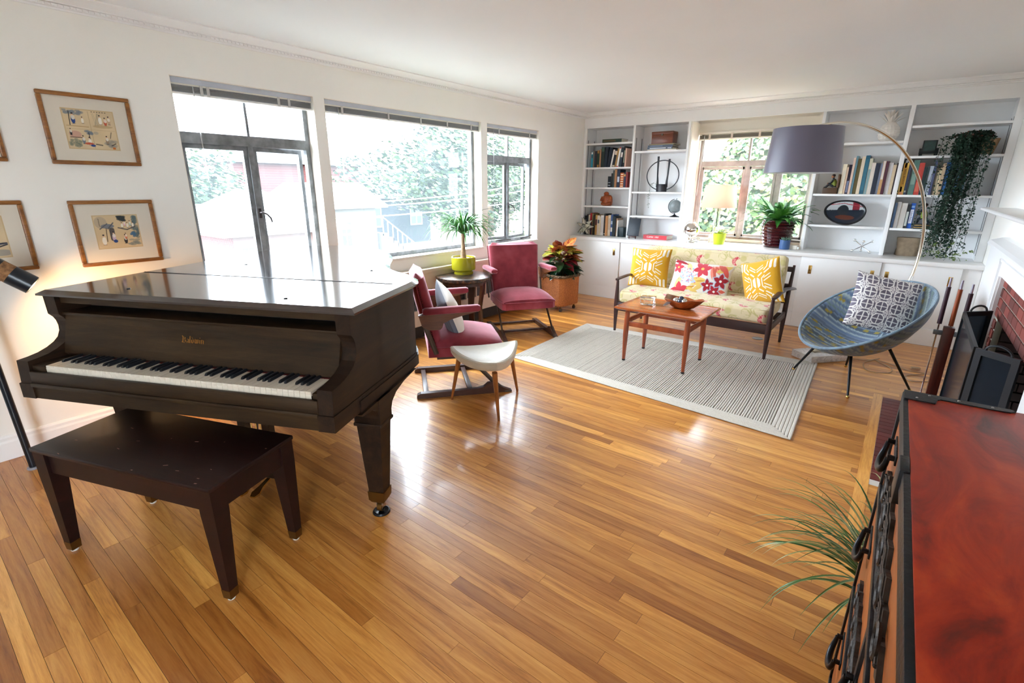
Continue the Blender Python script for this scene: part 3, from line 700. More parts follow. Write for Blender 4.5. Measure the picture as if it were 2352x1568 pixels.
mbs.build('scratch', M('scratch_wear', C(150, 110, 100), .6), top)
for s_ in (-1, 1):
    P('apron', MB().b2(-HX, HX, s_*HY-.011, s_*HY+.011, BH-.112, BH-.02)); P('apron', MB().b2(s_*HX-.011, s_*HX+.011, -HY, HY, BH-.112, BH-.02))
    for t_ in (-1, 1):
        a = .032; b_ = .019; cx, cy = s_*(HX-.012), t_*(HY-.008); dx, dy = s_*.004, t_*.006
        q = lambda r_, z, ox=0, oy=0: [(cx+ox+i*r_, cy+oy+j*r_, z) for i, j in ((-1, -1), (1, -1), (1, 1), (-1, 1))]
        lg = P('leg', MB().loft([q(a, BH-.021), q(a, BH-.12), q(b_, .045, dx, dy)]))
        for f in lg.data.polygons: f.use_smooth = False
        fr_ = MB().loft([q(b_+.0012, .05, dx, dy), q(b_-.001, .012, dx, dy)]).build('brass_cap', M('aged_brass', C(110, 78, 36), .4, metal=.8), lg)
        for f in fr_.data.polygons: f.use_smooth = False
        MB().lathe([(.013, 0), (.015, .006), (.013, .013)], 14, c=(cx+dx, cy+dy, 0)).build('glide', M('pale_glide', C(210, 208, 200), .4), lg)

# ================================================================== BLACK FLOOR LAMP WITH CORK BAND
fp = empty('floor_lamp', (.24, -6.42, 0), 0, 'black floor lamp with cork-banded spot head beside the piano', 'lamp')
LB = M('black_lamp_enamel', (.008, .012, .018), .28)
def ray_at(u, v, x=None, y=None, z=None):
    d = _fw + _r2*((u-1176)/1139.33) - _u2*((v-784)/1139.33)
    if x is not None: t = (x-CAM.x)/d.x
    elif y is not None: t = (y-CAM.y)/d.y
    else: t = (z-CAM.z)/d.z
    return CAM+d*t
b0 = ray_at(78, 1075, z=.0); fp.location = (b0.x, b0.y, 0)
def wp(u, v, x): return ray_at(u, v, x=x)-Vector((b0.x, b0.y, 0))
MB().lathe([(.0, .0), (.026, 0), (.028, .006), (.026, .012), (.0, .014)], 20, c=(0, 0, 0)).build('base', M('grey_foot', C(150, 150, 158), .4), fp)
tp = wp(-60, 700, b0.x-.02)
MB().tube([(0, 0, .012), (tp.x, tp.y, tp.z)], .017, 12).build('pole', LB, fp)
h0 = wp(-14, 612, b0.x+.06); h1 = wp(75, 655, b0.x+.10)
ax = (h1-h0); Lh = ax.length; axn = ax.normalized(); q = axn.to_track_quat('Z', 'Y').to_matrix().to_4x4()
T = Matrix.Translation(h0) @ q
rad = .048
hd = MB().lathe([(rad-.004, .066), (rad, .066), (rad, Lh), (rad-.003, Lh+.002), (rad-.005, Lh), (rad-.005, .07)], 28, T=T).build('spot_head', LB, fp)
MB().lathe([(rad-.003, .016), (rad-.001, .016), (rad-.001, .066), (rad-.003, .066)], 28, T=T).build('cork_band', M('cork', C(138, 100, 66), .85, var=.45, vs=60, bump=.4, bs=120), hd)
MB().lathe([(.0, -.02), (rad*.55, -.02), (rad*.9, -.012), (rad, 0), (rad, .016), (.0, .016)], 28, T=T).build('end_cap', LB, hd)
MB().tube([tuple(tp), tuple(T @ Vector((0, -rad*.2, .05)))], .007, 8).build('pivot_arm', LB, fp)
bulb = T @ Vector((0, 0, Lh*.7))
MB().sph(tuple(bulb), .022, 14, 8).build('bulb', emit_mat('warm_bulb', (1., .62, .28), 30.), fp)
ls = bpy.data.lights.new('floor_lamp_light', 'SPOT'); ls.energy = 9; ls.color = (1., .56, .22); ls.spot_size = R(125); ls.spot_blend = .9; ls.shadow_soft_size = .03
lo = bpy.data.objects.new('floor_lamp_light', ls); COL.objects.link(lo); lo.parent = fp; lo.location = T @ Vector((0, 0, Lh*.9))
lo.rotation_euler = (axn+Vector((-1.1, .1, -.15))).to_track_quat('-Z', 'Y').to_euler()

# ================================================================== FRAMED PRINTS
GILT = MW('gilt_wood_frame', [(.3, C(104, 62, 26)), (.55, C(150, 98, 44)), (.8, C(178, 126, 66))], axis=1, scale=20., stretch=6., rough=.38, bump=.05)
MATB = M('cream_mount_board', C(214, 206, 192), .8)
PGL = M('picture_glass', (.9, .9, .9), .05, trans=1.)
def print_mesh(w_, h_, seed, kind):
    """an ink and colour drawing of figures, trees and a house, as printed colour on the sheet"""
    nx, ny = 150, int(150*h_/w_); X, Y = np.meshgrid(np.linspace(0, 1, nx), np.linspace(0, 1, ny)); g = np.random.default_rng(seed)
    col = np.ones((ny, nx, 3))*np.array(C(208, 186, 150)); n1 = np.sin(X*9+seed)*np.cos(Y*7+seed*2)*.06; col *= (1+n1[..., None])
    def blob(cx, cy, rx, ry, c_, a=1., p=2.):
        d = (np.abs((X-cx)/rx)**p+np.abs((Y-cy)/ry)**p); m = np.clip((1.15-d)*5, 0, 1)*a; col[:] = col*(1-m[..., None])+np.array(c_)*m[..., None]
    def line(x0, y0, x1, y1, t, c_, a=1.):
        dx, dy = x1-x0, y1-y0; l2 = dx*dx+dy*dy; k = np.clip(((X-x0)*dx+(Y-y0)*dy)/l2, 0, 1); d = np.hypot(X-x0-k*dx, (Y-y0-k*dy)*h_/w_); m = np.clip((t-d)/t*2, 0, 1)*a
        col[:] = col*(1-m[..., None])+np.array(c_)*m[..., None]
    ink = C(50, 48, 52); blu = C(48, 74, 132); red = C(188, 92, 66); wht = C(228, 222, 210); grn = C(98, 116, 104); slate = C(116, 126, 134)
    def fig(x, y_, s, robe):
        blob(x, y_, .035*s, .09*s, robe); blob(x+.005, y_+.05*s, .03*s, .05*s, wht, .8); blob(x, y_+.115*s, .016*s, .026*s, C(214, 178, 150)); blob(x, y_+.14*s, .018*s, .018*s, ink); line(x-.03*s, y_-.09*s, x+.03*s, y_-.09*s, .006, ink)
    if kind == 0:
        line(.5, .02, .5, .98, .006, C(178, 156, 122)); line(.02, .5, .98, .5, .006, C(178, 156, 122))
        for k in range(14): blob(g.uniform(.03, .4), g.uniform(.88, .98), .05, .035, slate, .7)
        line(.1, .6, .12, .95, .012, ink); fig(.18, .74, 1.15, blu); fig(.36, .72, .7, wht); line(.03, .58, .46, .57, .01, C(170, 140, 96)); 
        for k in range(8): line(.58+g.uniform(0, .1), .6, .55+g.uniform(0, .2), .94, .006, C(150, 140, 120), .6)
        fig(.72, .75, 1., wht); fig(.82, .71, .9, red); fig(.9, .75, .9, C(190, 160, 130)); blob(.75, .6, .2, .04, C(176, 150, 112), .7)
        for k in range(10): blob(g.uniform(.36, .5), g.uniform(.38, .48), .04, .03, slate, .8)
        line(.44, .2, .43, .42, .01, ink); blob(.16, .36, .12, .09, C(190, 140, 130), .7); line(.05, .28, .3, .28, .012, C(90, 70, 60)); fig(.08, .4, .7, ink)
        fig(.3, .2, .9, slate); fig(.42, .17, .9, wht); blob(.4, .13, .09, .03, red); blob(.47, .08, .05, .03, blu)
        for k in range(24): blob(g.uniform(.02, .24), g.uniform(.03, .24), .035, .03, grn, .5)
        for k in range(14): blob(g.uniform(.72, .97), g.uniform(.06, .24), .06, .04, C(140, 136, 128), .45)
        line(.86, .3, .9, .46, .012, C(120, 104, 88)); fig(.78, .22, .9, C(150, 130, 110)); line(.54, .12, .66, .1, .02, ink, .8); line(.86, .1, .95, .16, .016, ink, .8); blob(.58, .42, .05, .04, slate, .4)
        for k in range(6): blob(.58+k*.055, .975, .016, .012, ink, .8)
        blob(.9, .03, .03, .03, C(196, 110, 50), 1., 8)
    elif kind == 1:
        blob(.5, .5, .5, .5, C(204, 178, 138), .6, 8); blob(.14, .8, .14, .18, C(160, 148, 132), .6)
        for k in range(34): blob(g.uniform(.55, .72), g.uniform(.84, .98), .04, .035, C(52, 58, 60), .7)
        for k in range(40): blob(g.uniform(.86, .99), g.uniform(.3, .98), .045, .05, C(86, 104, 108), .6)
        for k in range(5): fig(.62+k*.065, .68+(k % 2)*.05, .7, (wht, C(220, 180, 190), wht, C(170, 190, 180), wht)[k])
        line(.52, .62, .72, .55, .02, C(86, 84, 84)); line(.72, .55, .92, .64, .02, C(86, 84, 84)); blob(.28, .68, .15, .07, C(120, 124, 130)); line(.1, .6, .28, .76, .018, C(96, 96, 100)); line(.28, .6, .42, .78, .02, C(96, 96, 100))
        line(.21, .2, .24, .62, .012, C(80, 60, 48)); blob(.36, .42, .06, .2, C(60, 62, 70), .9, 6); fig(.14, .22, 1.35, wht); fig(.38, .32, 1.2, C(196, 170, 190)); blob(.4, .2, .05, .05, blu); fig(.64, .22, 1.2, C(60, 58, 60)); fig(.66, .32, .8, C(200, 120, 90))
        for k in range(10): blob(g.uniform(.8, .92), g.uniform(.32, .46), .035, .035, C(70, 104, 132), .8)
        for k in range(12): blob(g.uniform(.74, .98), g.uniform(.05, .22), .07, .03, C(120, 128, 122), .6)
        for k in range(5): line(.1, .92-k*.05, .11, .89-k*.05, .008, ink)
    else:
        for k in range(12): blob(g.uniform(.5, .98), g.uniform(.3, .36), .1, .02, C(70, 84, 110), .6)
        for k in range(3): fig(.8, .62+.02*k, 1.1, blu)
        line(.6, .32, .98, .34, .016, ink); line(.7, .2, .98, .3, .02, C(60, 60, 64)); blob(.85, .1, .2, .08, slate, .6); line(.8, .86, .95, .9, .012, ink)
    P_ = np.stack([np.zeros_like(X), (X-.5)*w_, (Y-.5)*h_], -1); return grid_mesh('print', P_, col)
def picture(y0, y1, z0, z1, label, kind, seed, pw, ph, tilt=0., po=(0, 0)):
    e = empty('framed_print', (.003, (y0+y1)/2, (z0+z1)/2), label=label, cat='picture', group='framed prints on the left wall'); e.rotation_euler = (tilt, 0, 0)
    w_, h_ = y1-y0, z1-z0; t = .021
    for (a, b_, c_, d_) in ((-w_/2, w_/2, h_/2-t, h_/2), (-w_/2, w_/2, -h_/2, -h_/2+t), (-w_/2, -w_/2+t, -h_/2+t, h_/2-t), (w_/2-t, w_/2, -h_/2+t, h_/2-t)):
        MB().b2(.0, .022, a, b_, c_, d_, bev=.005).build('frame_bar', GILT, e)
    MB().b2(.001, .009, -w_/2+t-.003, w_/2-t+.003, -h_/2+t-.003, h_/2-t+.003).build('mount_board', MATB, e)
    MB().b2(.009, .0095, po[0]-pw/2-.006, po[0]+pw/2+.006, po[1]-ph/2-.006, po[1]+ph/2+.006).build('mount_bevel', M('mount_bevel_tan', C(196, 172, 134), .8), e)
    link('print', print_mesh(pw, ph, seed, kind), MC('printed_paper', .8, bump=0), e, loc=(.0098, *po))
    return e
picture(-5.7425, -5.329, 1.595, 1.9685, 'gilt framed print of four small scenes, upper picture nearest the window', 0, 3, .225, .20, po=(-.0, .002))
picture(-5.724, -5.314, 1.024, 1.399, 'gilt framed print of figures by a house, lower picture above the piano', 1, 5, .212, .185, po=(.0, .005))
picture(-6.33, -5.918, 1.60, 1.972, 'gilt framed print cut by the left photo edge, upper row', 2, 8, .22, .20)
picture(-6.326, -5.913, 1.039, 1.405, 'gilt framed print cut by the left photo edge, behind the floor lamp', 2, 11, .22, .205)
# ================================================================== PINK VELVET ARMCHAIRS
VEL = None
def velvet():
    m, nt, b = nodes('rose_velvet'); L = nt.links.new
    tc = N(nt, 'ShaderNodeTexCoord'); n = N(nt, 'ShaderNodeTexNoise'); setin(n, Scale=7., Detail=4.); L(tc.outputs['Object'], n.inputs['Vector'])
    rp = ramp(nt, [(.3, C(118, 42, 52)), (.5, C(136, 52, 62)), (.72, C(150, 66, 76))]); L(n.outputs['Fac'], rp.inputs['Fac'])
    lw = N(nt, 'ShaderNodeLayerWeight'); lw.inputs['Blend'].default_value = .32
    L(rp.outputs['Color'], b.inputs['Base Color']); setin(b, Roughness=.75); b.inputs['Specular IOR Level'].default_value = .2
    b.inputs['Sheen Weight'].default_value = .9; b.inputs['Sheen Roughness'].default_value = .35; b.inputs['Sheen Tint'].default_value = (.85, .55, .62, 1)
    return m
VEL = velvet()
CHW = MW('chair_stained_oak', [(.3, C(72, 38, 22)), (.55, C(104, 60, 34)), (.8, C(132, 84, 48))], axis=0, scale=18., stretch=8., rough=.4)
CHD = MW('chair_runner_walnut', [(.3, C(52, 32, 26)), (.55, C(74, 46, 36)), (.8, C(94, 62, 48))], axis=0, scale=18., stretch=8., rough=.38)
CHM = M('bronze_chair_leg', C(82, 70, 62), .38, metal=.6)
def superring(cx, cz, hw, hh, y_, n=28, p=3.2):
    out = []
    for k in range(n):
        a = 2*math.pi*k/n; c_, s_ = math.cos(a), math.sin(a); out.append((y_, cx+hw*math.copysign(abs(c_)**(2/p), c_), cz+hh*math.copysign(abs(s_)**(2/p), s_)))
    return out
def armchair(loc, rz, label):
    """x forward, y to the left; origin on the floor between the runner backs"""
    e = empty('rocking_armchair', loc, rz, label, 'armchair', 'rose velvet platform armchairs')
    def P(n, mb, mat=VEL, par=e, **k): return mb.build(n, mat, par, **k)
    # seat: domed cushion over a welted band
    xs = np.linspace(0, 1, 15); rings = []
    for t in xs:
        x = .10+t*.54; b_ = math.sin(math.pi*min(1, max(0, t*.94+.03)))**.35
        hw = .285*(.93+.07*b_)-.012*(1-t); top = .395+.070*math.sin(math.pi*(t*.86+.12))**.75; bot = .372; rg = []
        for k in range(24):
            a = 2*math.pi*k/24; c_, s_ = math.cos(a), math.sin(a)
            yy = hw*math.copysign(abs(c_)**.55, c_); zz = (bot+(top-bot)*abs(s_)**.6*(1-.18*abs(yy/hw)**3) if s_ > 0 else bot)
            rg.append((x, yy, zz))
        rings.append(rg)
    st = P('seat', MB().loft(rings))
    MB().prism([(.10, -.27), (.10, .27), (.55, .288), (.615, .28), (.642, .25), (.65, 0), (.642, -.25), (.615, -.28), (.55, -.288)][::-1], .305, .376, 'xy', smooth=True).build('seat_band', VEL, st)
    MB().tube([(.10, -.272, .375), (.55, -.290, .375), (.617, -.282, .375), (.645, -.25, .375), (.653, 0, .375), (.645, .25, .375), (.617, .282, .375), (.55, .290, .375), (.10, .272, .375)], .006, 6).build('welt', VEL, st)
    # back: tall reclined pad with rolled top
    def bp(t, s, d):   # t up, s side, d depth toward the front
        ang = R(13.5); x0 = .185; z0 = .30
        x = x0-math.sin(ang)*t*.63+math.cos(ang)*d-.012*math.sin(math.pi*t); z = z0+math.cos(ang)*t*.63+math.sin(ang)*d
        return (x, s, z)
    rings = []
    for i in range(17):
        t = i/16; hw = .245+.035*t-(.05*max(0, (t-.93)/.07)**2); th = .052*(1 if t < .9 else math.sqrt(max(0, 1-((t-.9)/.1)**2))*.9+.1); rg = []
        cr = .012*math.sin(math.pi*t)
        for k in range(28):
            a = 2*math.pi*k/28; c_, s_ = math.cos(a), math.sin(a); yy = hw*math.copysign(abs(c_)**.4, c_); dd = th*math.copysign(abs(s_)**.6, s_)+(cr if s_ > 0 else 0)
            rise = .0 if t < .95 else -.016*(1-abs(yy/hw)**2)
            q = bp(t, yy, dd); rg.append((q[0], q[1], q[2]+rise))
        rings.append(rg)
    bk = P('backrest', MB().loft(rings))
    for s_ in (-1, 1): MB().tube([bp(t, s_*(.249+.035*t), -.018) for t in np.linspace(.02, .95, 14)], .005, 6).build('welt', VEL, bk)
    mb = MB()
    for s_ in (-1, 1):
        for t in np.linspace(.05, .93, 34): mb.sph(bp(t, s_*(.252+.035*t), -.004), .0042, 6, 4)
    mb.build('nail_trim', M('dark_nailheads', C(60, 34, 30), .4, metal=.6), bk, kind='stuff')
    for s_ in (-.09, .09): MB().sph(bp(.72, s_, .052), .009, 10, 6, (.6, 1, 1)).build('button', VEL, bk)
    for s_ in (-1, 1):
        # padded arm on a shaped wooden bracket
        ap = MB().loft([superring(s_*.318, .66+.012*t, .035-.004*abs(t-.5), .024*(1 if .03 < t < .97 else .6), .07+t*.40, 18) for t in (0, .04, .2, .5, .8, .96, 1.)])
        a_ = P('arm_pad', ap)
        MB().prism([(.04, .636), (.44, .655), (.44, .645), (.36, .628), (.26, .60), (.21, .575), (.20, .545), (.185, .53), (.11, .53), (.06, .56)], s_*.318-.020, s_*.318+.020, 'xz').build('arm_bracket', CHW, a_, recalc=True)
        P('rear_upright', MB().tube([(.155, s_*.300, .34), (.10, s_*.305, .50), (.055, s_*.308, .64)], .013, 8, flat=(1.4, .6)), CHM)
        # forward leg down to the runner hump
        P('leg', MB().tube([(.33, s_*.262, .325), (.44, s_*.266, .235), (.56, s_*.270, .10), (.64, s_*.272, .022)], .013, 8, flat=(1.3, .7)), CHM)
        P('runner', MB().prism([(0, .006), (.012, 0), (.70, 0), (.705, .012), (.66, .03), (.60, .062), (.565, .085), (.53, .08), (.50, .055), (.45, .042), (.03, .040), (.006, .03)], s_*.270-.021, s_*.270+.021, 'xz'), CHD, recalc=True)
        P('runner_foot', MB().b2(.655, .71, s_*.270-.023, s_*.270+.023, .0, .014, bev=.004), M('foot_pad_metal', C(96, 88, 80), .5, metal=.4))
    for x in (.07, .40): P('cross_bar', MB().b2(x-.018, x+.018, -.25, .25, .010, .030, bev=.003), CHD)
    P('seat_rail', MB().b2(.16, .42, -.262, .262, .285, .306), CHM)
    return e
armchair((.961, -4.078, 0), R(50.4), 'rose velvet armchair nearest the piano, holding the striped cushion')
armchair((.40, -2.14, 0), R(-35.3), 'rose velvet armchair under the windows, empty seat, facing the viewer')
# striped cushion leaning on the first chair's back
def pillow_points(w_, h_, th, nx, ny, side=1, puff=.5, ear=.06):
    X, Y = np.meshgrid(np.linspace(-1, 1, nx), np.linspace(-1, 1, ny)); q = (np.clip(1-np.abs(X)**2.4, 0, 1)*np.clip(1-np.abs(Y)**2.4, 0, 1))**puff
    px = X*w_/2*(1-ear*(1-Y**2)); py = Y*h_/2*(1-ear*(1-X**2)); return X, Y, np.stack([px, py, side*th/2*q], -1)
def pillow(name, w_, h_, th, colf, colb, M4, label, nx=90, ny=90, group=None, mat=None, wr=.004):
    e = empty(name, (0, 0, 0), label=label, cat='cushion', group=group); e.matrix_world = M4
    X, Y, Pf = pillow_points(w_, h_, th, nx, ny); Pf[..., 2] += wr*np.sin(X*5+Y*3)*np.cos(Y*6-X*2)*(1-X**2)*(1-Y**2)
    link('front_cover', grid_mesh('front', Pf, colf(X, Y)), mat or MC('cushion_cotton', .85, .25), e)
    X, Y, Pb = pillow_points(w_, h_, th, 40, 40, -1); link('back_cover', grid_mesh('back', Pb[:, ::-1], colb(X, Y)), mat or MC('cushion_cotton', .85, .25), e)
    return e
def flat(c_): return lambda X, Y: np.ones(X.shape+(3,))*np.array(c_)
def frameM(o, xax, yax):
    x = Vector(xax).normalized(); z = x.cross(Vector(yax)).normalized(); y_ = z.cross(x); return Matrix.Translation(o) @ Matrix((x, y_, z)).transposed().to_4x4()
def stripe_col(X, Y):
    c = np.ones(X.shape+(3,))*np.array(C(222, 216, 206)); c[Y > .97] = C(170, 168, 170); return c
def stripe_back(X, Y):
    c = np.ones(X.shape+(3,))*np.array(C(98, 104, 118)); k = (np.sin(X*60) > .2); c[k] = C(120, 126, 140); return c
ca, sa = math.cos(R(50.4)), math.sin(R(50.4))
def ch1(x, y_, z): return Vector((.961+ca*x-sa*y_, -4.078+sa*x+ca*y_, z))
o0 = ch1(.285, -.02, .575); fwd = Vector((ca, sa, 0)); lat = Vector((-sa, ca, 0)); 
upv = Vector((0, 0, 1))*math.cos(R(20))-fwd*math.sin(R(20))
pillow('striped_cushion', .40, .40, .15, stripe_col, stripe_back, frameM(o0, lat+upv*.28, upv-lat*.28), 'white cushion with blue-grey ticking back on the armchair nearest the piano', 50, 50)

# ================================================================== TRIANGULAR STOOL
STQ = M('quilted_ivory_silk', C(190, 180, 160), .5, var=.06, vs=12, bump=.5, bs=55, sheen=.3)
so = Vector((1.70, -4.06, 0)); stl = empty('stool', so, 0, 'three-legged stool with curved ivory quilted seat beside the pink armchair', 'stool')
cor = [Vector((1.448, -4.18, 0))-so, Vector((1.972, -4.295, 0))-so, Vector((1.735, -3.775, 0))-so]
def tri_ring(s, z, lift):
    pts = []
    for i in range(3):
        a, b_, c_ = cor[i-1], cor[i], cor[(i+1) % 3]
        for t in np.linspace(0, 1, 14, endpoint=False):
            p0 = b_*1.0; m_ = (b_+c_)/2; q = p0.lerp(c_, t); bulge = (m_/m_.length)*.028*math.sin(math.pi*t); q = q+bulge
            cn = min(t, 1-t); rd = .965+.035*min(1, cn/.08); q = q*rd*s; r_ = q.length/.33
            pts.append((q.x, q.y, z+lift*(r_**2)))
    return pts
mb = MB().loft([tri_ring(.0, .345, 0), tri_ring(.5, .345, .03), tri_ring(.93, .345, .06), tri_ring(.985, .358, .06), tri_ring(1., .382, .058), tri_ring(.985, .404, .056), tri_ring(.93, .412, .055), tri_ring(.7, .408, .045), tri_ring(.4, .402, .03), tri_ring(.0, .40, 0)], cap=False)
sm = mb.build('seat', STQ, stl)
MB().tube(tri_ring(.992, .395, .056), .005, 6, closed=True).build('welt', STQ, sm)
LW = MW('beech_leg', [(.3, C(110, 62, 30)), (.55, C(146, 90, 46)), (.8, C(168, 110, 62))], axis=2, scale=20., stretch=8., rough=.35)
for c_, f in zip(cor, ((1.385, -4.105), (1.872, -4.160), (1.668, -3.690))):
    ft = Vector((f[0], f[1], 0))-so; tp = c_*.74; 
    MB().tube([(tp.x, tp.y, .37), (ft.x, ft.y, .012), (ft.x, ft.y, 0)], [.018, .009, .008], 12).build('leg', LW, stl)

# ================================================================== ROUND SIDE TABLE, PONYTAIL PALM
sc_ = Vector((.30, -2.80, 0))
st = empty('side_table', sc_, 0, 'round dark side table with copper-flecked top between the pink armchairs', 'table')
def hammered():
    m, nt, b = nodes('hammered_dark_copper'); L = nt.links.new; tc = N(nt, 'ShaderNodeTexCoord'); n = N(nt, 'ShaderNodeTexNoise'); setin(n, Scale=22., Detail=6., Roughness=.7); L(tc.outputs['Object'], n.inputs['Vector'])
    rp = ramp(nt, [(.35, C(26, 24, 26)), (.5, C(60, 50, 46)), (.62, C(120, 84, 60)), (.8, C(150, 120, 90))]); L(n.outputs['Fac'], rp.inputs['Fac']); L(rp.outputs['Color'], b.inputs['Base Color']); setin(b, Roughness=.3, Metallic=.55)
    bp = N(nt, 'ShaderNodeBump'); setin(bp, Strength=.5, Distance=.004); L(n.outputs['Fac'], bp.inputs['Height']); L(bp.outputs['Normal'], b.inputs['Normal']); return m
MB().lathe([(.0, .575), (.268, .575), (.285, .585), (.288, .60), (.283, .618), (.272, .622), (.0, .62)], 40).build('table_top', hammered(), st)
DW = MW('dark_stained_leg', [(.3, C(38, 20, 16)), (.55, C(66, 34, 24)), (.8, C(96, 54, 36))], axis=2, scale=18., stretch=7., rough=.35)
for k in range(4):
    a = R(20+90*k); d = Vector((math.cos(a), math.sin(a), 0)); s_ = Vector((-d.y, d.x, 0))
    def q(r_, z, w_, t): c0 = d*r_; return [tuple(c0+d*(i*t)+s_*(j*w_)+Vector((0, 0, z))) for i, j in ((-1, -1), (1, -1), (1, 1), (-1, 1))]
    MB().loft([q(.20, .578, .045, .014), q(.20, .5, .038, .013), q(.17, .3, .030, .012), q(.18, .12, .028, .012), q(.215, 0, .03, .013)]).build('leg', DW, st)
MB().lathe([(.0, .535), (.22, .535), (.22, .575), (.0, .575)], 32).build('apron', DW, st)
pc = Vector((.235, -2.735, .6225)); rad = .125
pot = empty('planter_pot', pc, 0, 'glossy chartreuse ceramic pot on the round side table', 'pot')
CHT = M('chartreuse_glaze', C(158, 152, 28), .12, coat=.4)
MB().lathe([(.0, .0), (rad*.80, 0), (rad*.80, .028), (rad*.84, .034), (rad*.97, .045), (rad, .06), (rad, .17), (rad-.004, .174), (rad-.008, .172), (rad-.008, .15), (.0, .15)], 40).build('pot_body', CHT, pot)
mb = MB(); g_ = random.Random(2)
for k in range(150):
    a, r_ = g_.uniform(0, 6.3), (rad-.014)*math.sqrt(g_.random()); mb.sph((r_*math.cos(a), r_*math.sin(a), .152), g_.uniform(.006, .011), 6, 4, (1, 1, .6))
mb.build('pebbles', M('pale_pebbles', C(196, 176, 150), .7, var=.3, vs=60), pot, kind='stuff')
pp = empty('ponytail_palm', pc+Vector((0, 0, .15)), 0, 'ponytail palm with arching thin green leaves in chartreuse pot', 'plant')
MB().loft([[(r_*math.cos(a)*(1+.06*math.sin(5*a+z*40)), r_*math.sin(a), z) for a in np.linspace(0, 2*math.pi, 14, endpoint=False)] for z, r_ in ((0, .034), (.03, .029), (.08, .023), (.14, .019), (.20, .018), (.25, .02), (.265, .008))]).build('trunk', M('fibrous_trunk', C(138, 110, 84), .8, var=.3, vs=40, bump=.5, bs=90), pp)
def strap(mb, p0, d, L_, droop, w_, n=9, up=.9, tw=0.):
    """arching strap leaf as a tapered, keeled ribbon"""
    p = Vector(p0); d = Vector(d).normalized(); v = (d+Vector((0, 0, up))).normalized(); pts = []
    for i in range(n+1):
        pts.append(p.copy()); t = i/n; p = p+v*(L_/n); v = (v+Vector((0, 0, -droop))*(.35+t)/n*3).normalized()
    vs = []; s_ = d.cross(Vector((0, 0, 1))).normalized()
    for i, q in enumerate(pts):
        t = i/n; ww = w_*(.65+.35*min(1, t*5))*(1-t**2.2)+.0004; vs += [tuple(q-s_*ww/2), tuple(q-Vector((0, 0, ww*.25))), tuple(q+s_*ww/2)]
    fs = []
    for i in range(n): fs += [(3*i, 3*i+1, 3*i+4, 3*i+3), (3*i+1, 3*i+2, 3*i+5, 3*i+4)]
    mb.add(vs, fs, None, True)
LF = [M('palm_leaf_%d' % i, c_, .4, var=.2, vs=10) for i, c_ in enumerate((C(60, 120, 52), C(96, 150, 70), C(40, 92, 48)))]
g_ = random.Random(11)
for k in range(130):
    a = g_.uniform(0, 6.283); mb = MB(); L_ = g_.uniform(.30, .52); strap(mb, (.008*math.cos(a), .008*math.sin(a), .25+g_.uniform(0, .03)), (math.cos(a), math.sin(a), 0), L_, g_.uniform(.9, 1.5), g_.uniform(.014, .022), up=g_.uniform(.3, 1.9))
    mb.build('leaf', LF[k % 3], pp)

# ================================================================== WICKER PLANTER WITH CROTON
wp_ = Vector((.45, -1.22, 0)); pl = empty('wicker_planter', wp_, R(0), 'square woven wicker planter on casters in the corner', 'planter')
def wicker():
    m, nt, b = nodes('woven_wicker'); L = nt.links.new; tc = N(nt, 'ShaderNodeTexCoord'); mp = N(nt, 'ShaderNodeMapping'); mp.inputs['Scale'].default_value = (60, 60, 90); L(tc.outputs['Object'], mp.inputs['Vector'])
    ck = N(nt, 'ShaderNodeTexNoise'); setin(ck, Scale=1.2, Detail=2.); L(mp.outputs[0], ck.inputs['Vector'])
    w2_ = N(nt, 'ShaderNodeTexWave', bands_direction='Z'); setin(w2_, Scale=42., Distortion=1.); L(tc.outputs['Object'], w2_.inputs['Vector'])
    rp = ramp(nt, [(.25, C(150, 84, 36)), (.55, C(190, 116, 56)), (.8, C(206, 136, 72))]); L(ck.outputs['Fac'], rp.inputs['Fac']); L(rp.outputs['Color'], b.inputs['Base Color']); setin(b, Roughness=.6)
    ad = N(nt, 'ShaderNodeMath', operation='ADD'); L(ck.outputs['Fac'], ad.inputs[0]); L(w2_.outputs['Fac'], ad.inputs[1])
    bp = N(nt, 'ShaderNodeBump'); setin(bp, Strength=.7, Distance=.005); L(ad.outputs[0], bp.inputs['Height']); L(bp.outputs['Normal'], b.inputs['Normal']); return m
OC = [R(v) for v in (212, 228, 301, 317, 31, 47, 121, 137)]
WK = wicker()
r0 = .238
body = MB().loft([[(r_*math.cos(a), r_*math.sin(a), z) for a in OC] for r_, z in ((.0, .075), (r0*.97, .075), (r0, .10), (r0*1.01, .43), (r0*.9, .43), (r0*.88, .36), (0, .36))], cap=False).build('basket', WK, pl)
for f in body.data.polygons: f.use_smooth = False
mb = MB()
ring = [Vector((r0*1.0*math.cos(a), r0*1.0*math.sin(a), .437)) for a in OC]
for ph in (0, 2.09, 4.19):
    pts = []
    for i in range(8):
        for t in np.linspace(0, 1, 12, endpoint=False):
            p = ring[i].lerp(ring[(i+1) % 8], t); a = (i*12+t*12)*1.05+ph; n_ = Vector((p.x, p.y, 0)).normalized(); pts.append(p+n_*.011*math.cos(a)+Vector((0, 0, .011*math.sin(a))))
    mb.tube(pts, .0105, 6, closed=True)
mb.build('braided_rim', M('dark_braid', C(96, 72, 46), .6, var=.2, vs=40), pl)
mb = MB()
for x in np.linspace(-.22, .22, 23): pass
for k in range(8):
    a0, a1 = OC[k], OC[(k+1) % 8]; p0 = Vector((r0*1.004*math.cos(a0), r0*1.004*math.sin(a0), 0)); p1 = Vector((r0*1.004*math.cos(a1), r0*1.004*math.sin(a1), 0))
    for t in (np.linspace(.04, .96, 13) if (p1-p0).length > .15 else (.5,)):
        p = p0.lerp(p1, t); mb.tube([(p.x, p.y, .085), (p.x*1.006, p.y*1.006, .425)], .0035, 5)
mb.build('wicker_stake', WK, pl, kind='stuff')
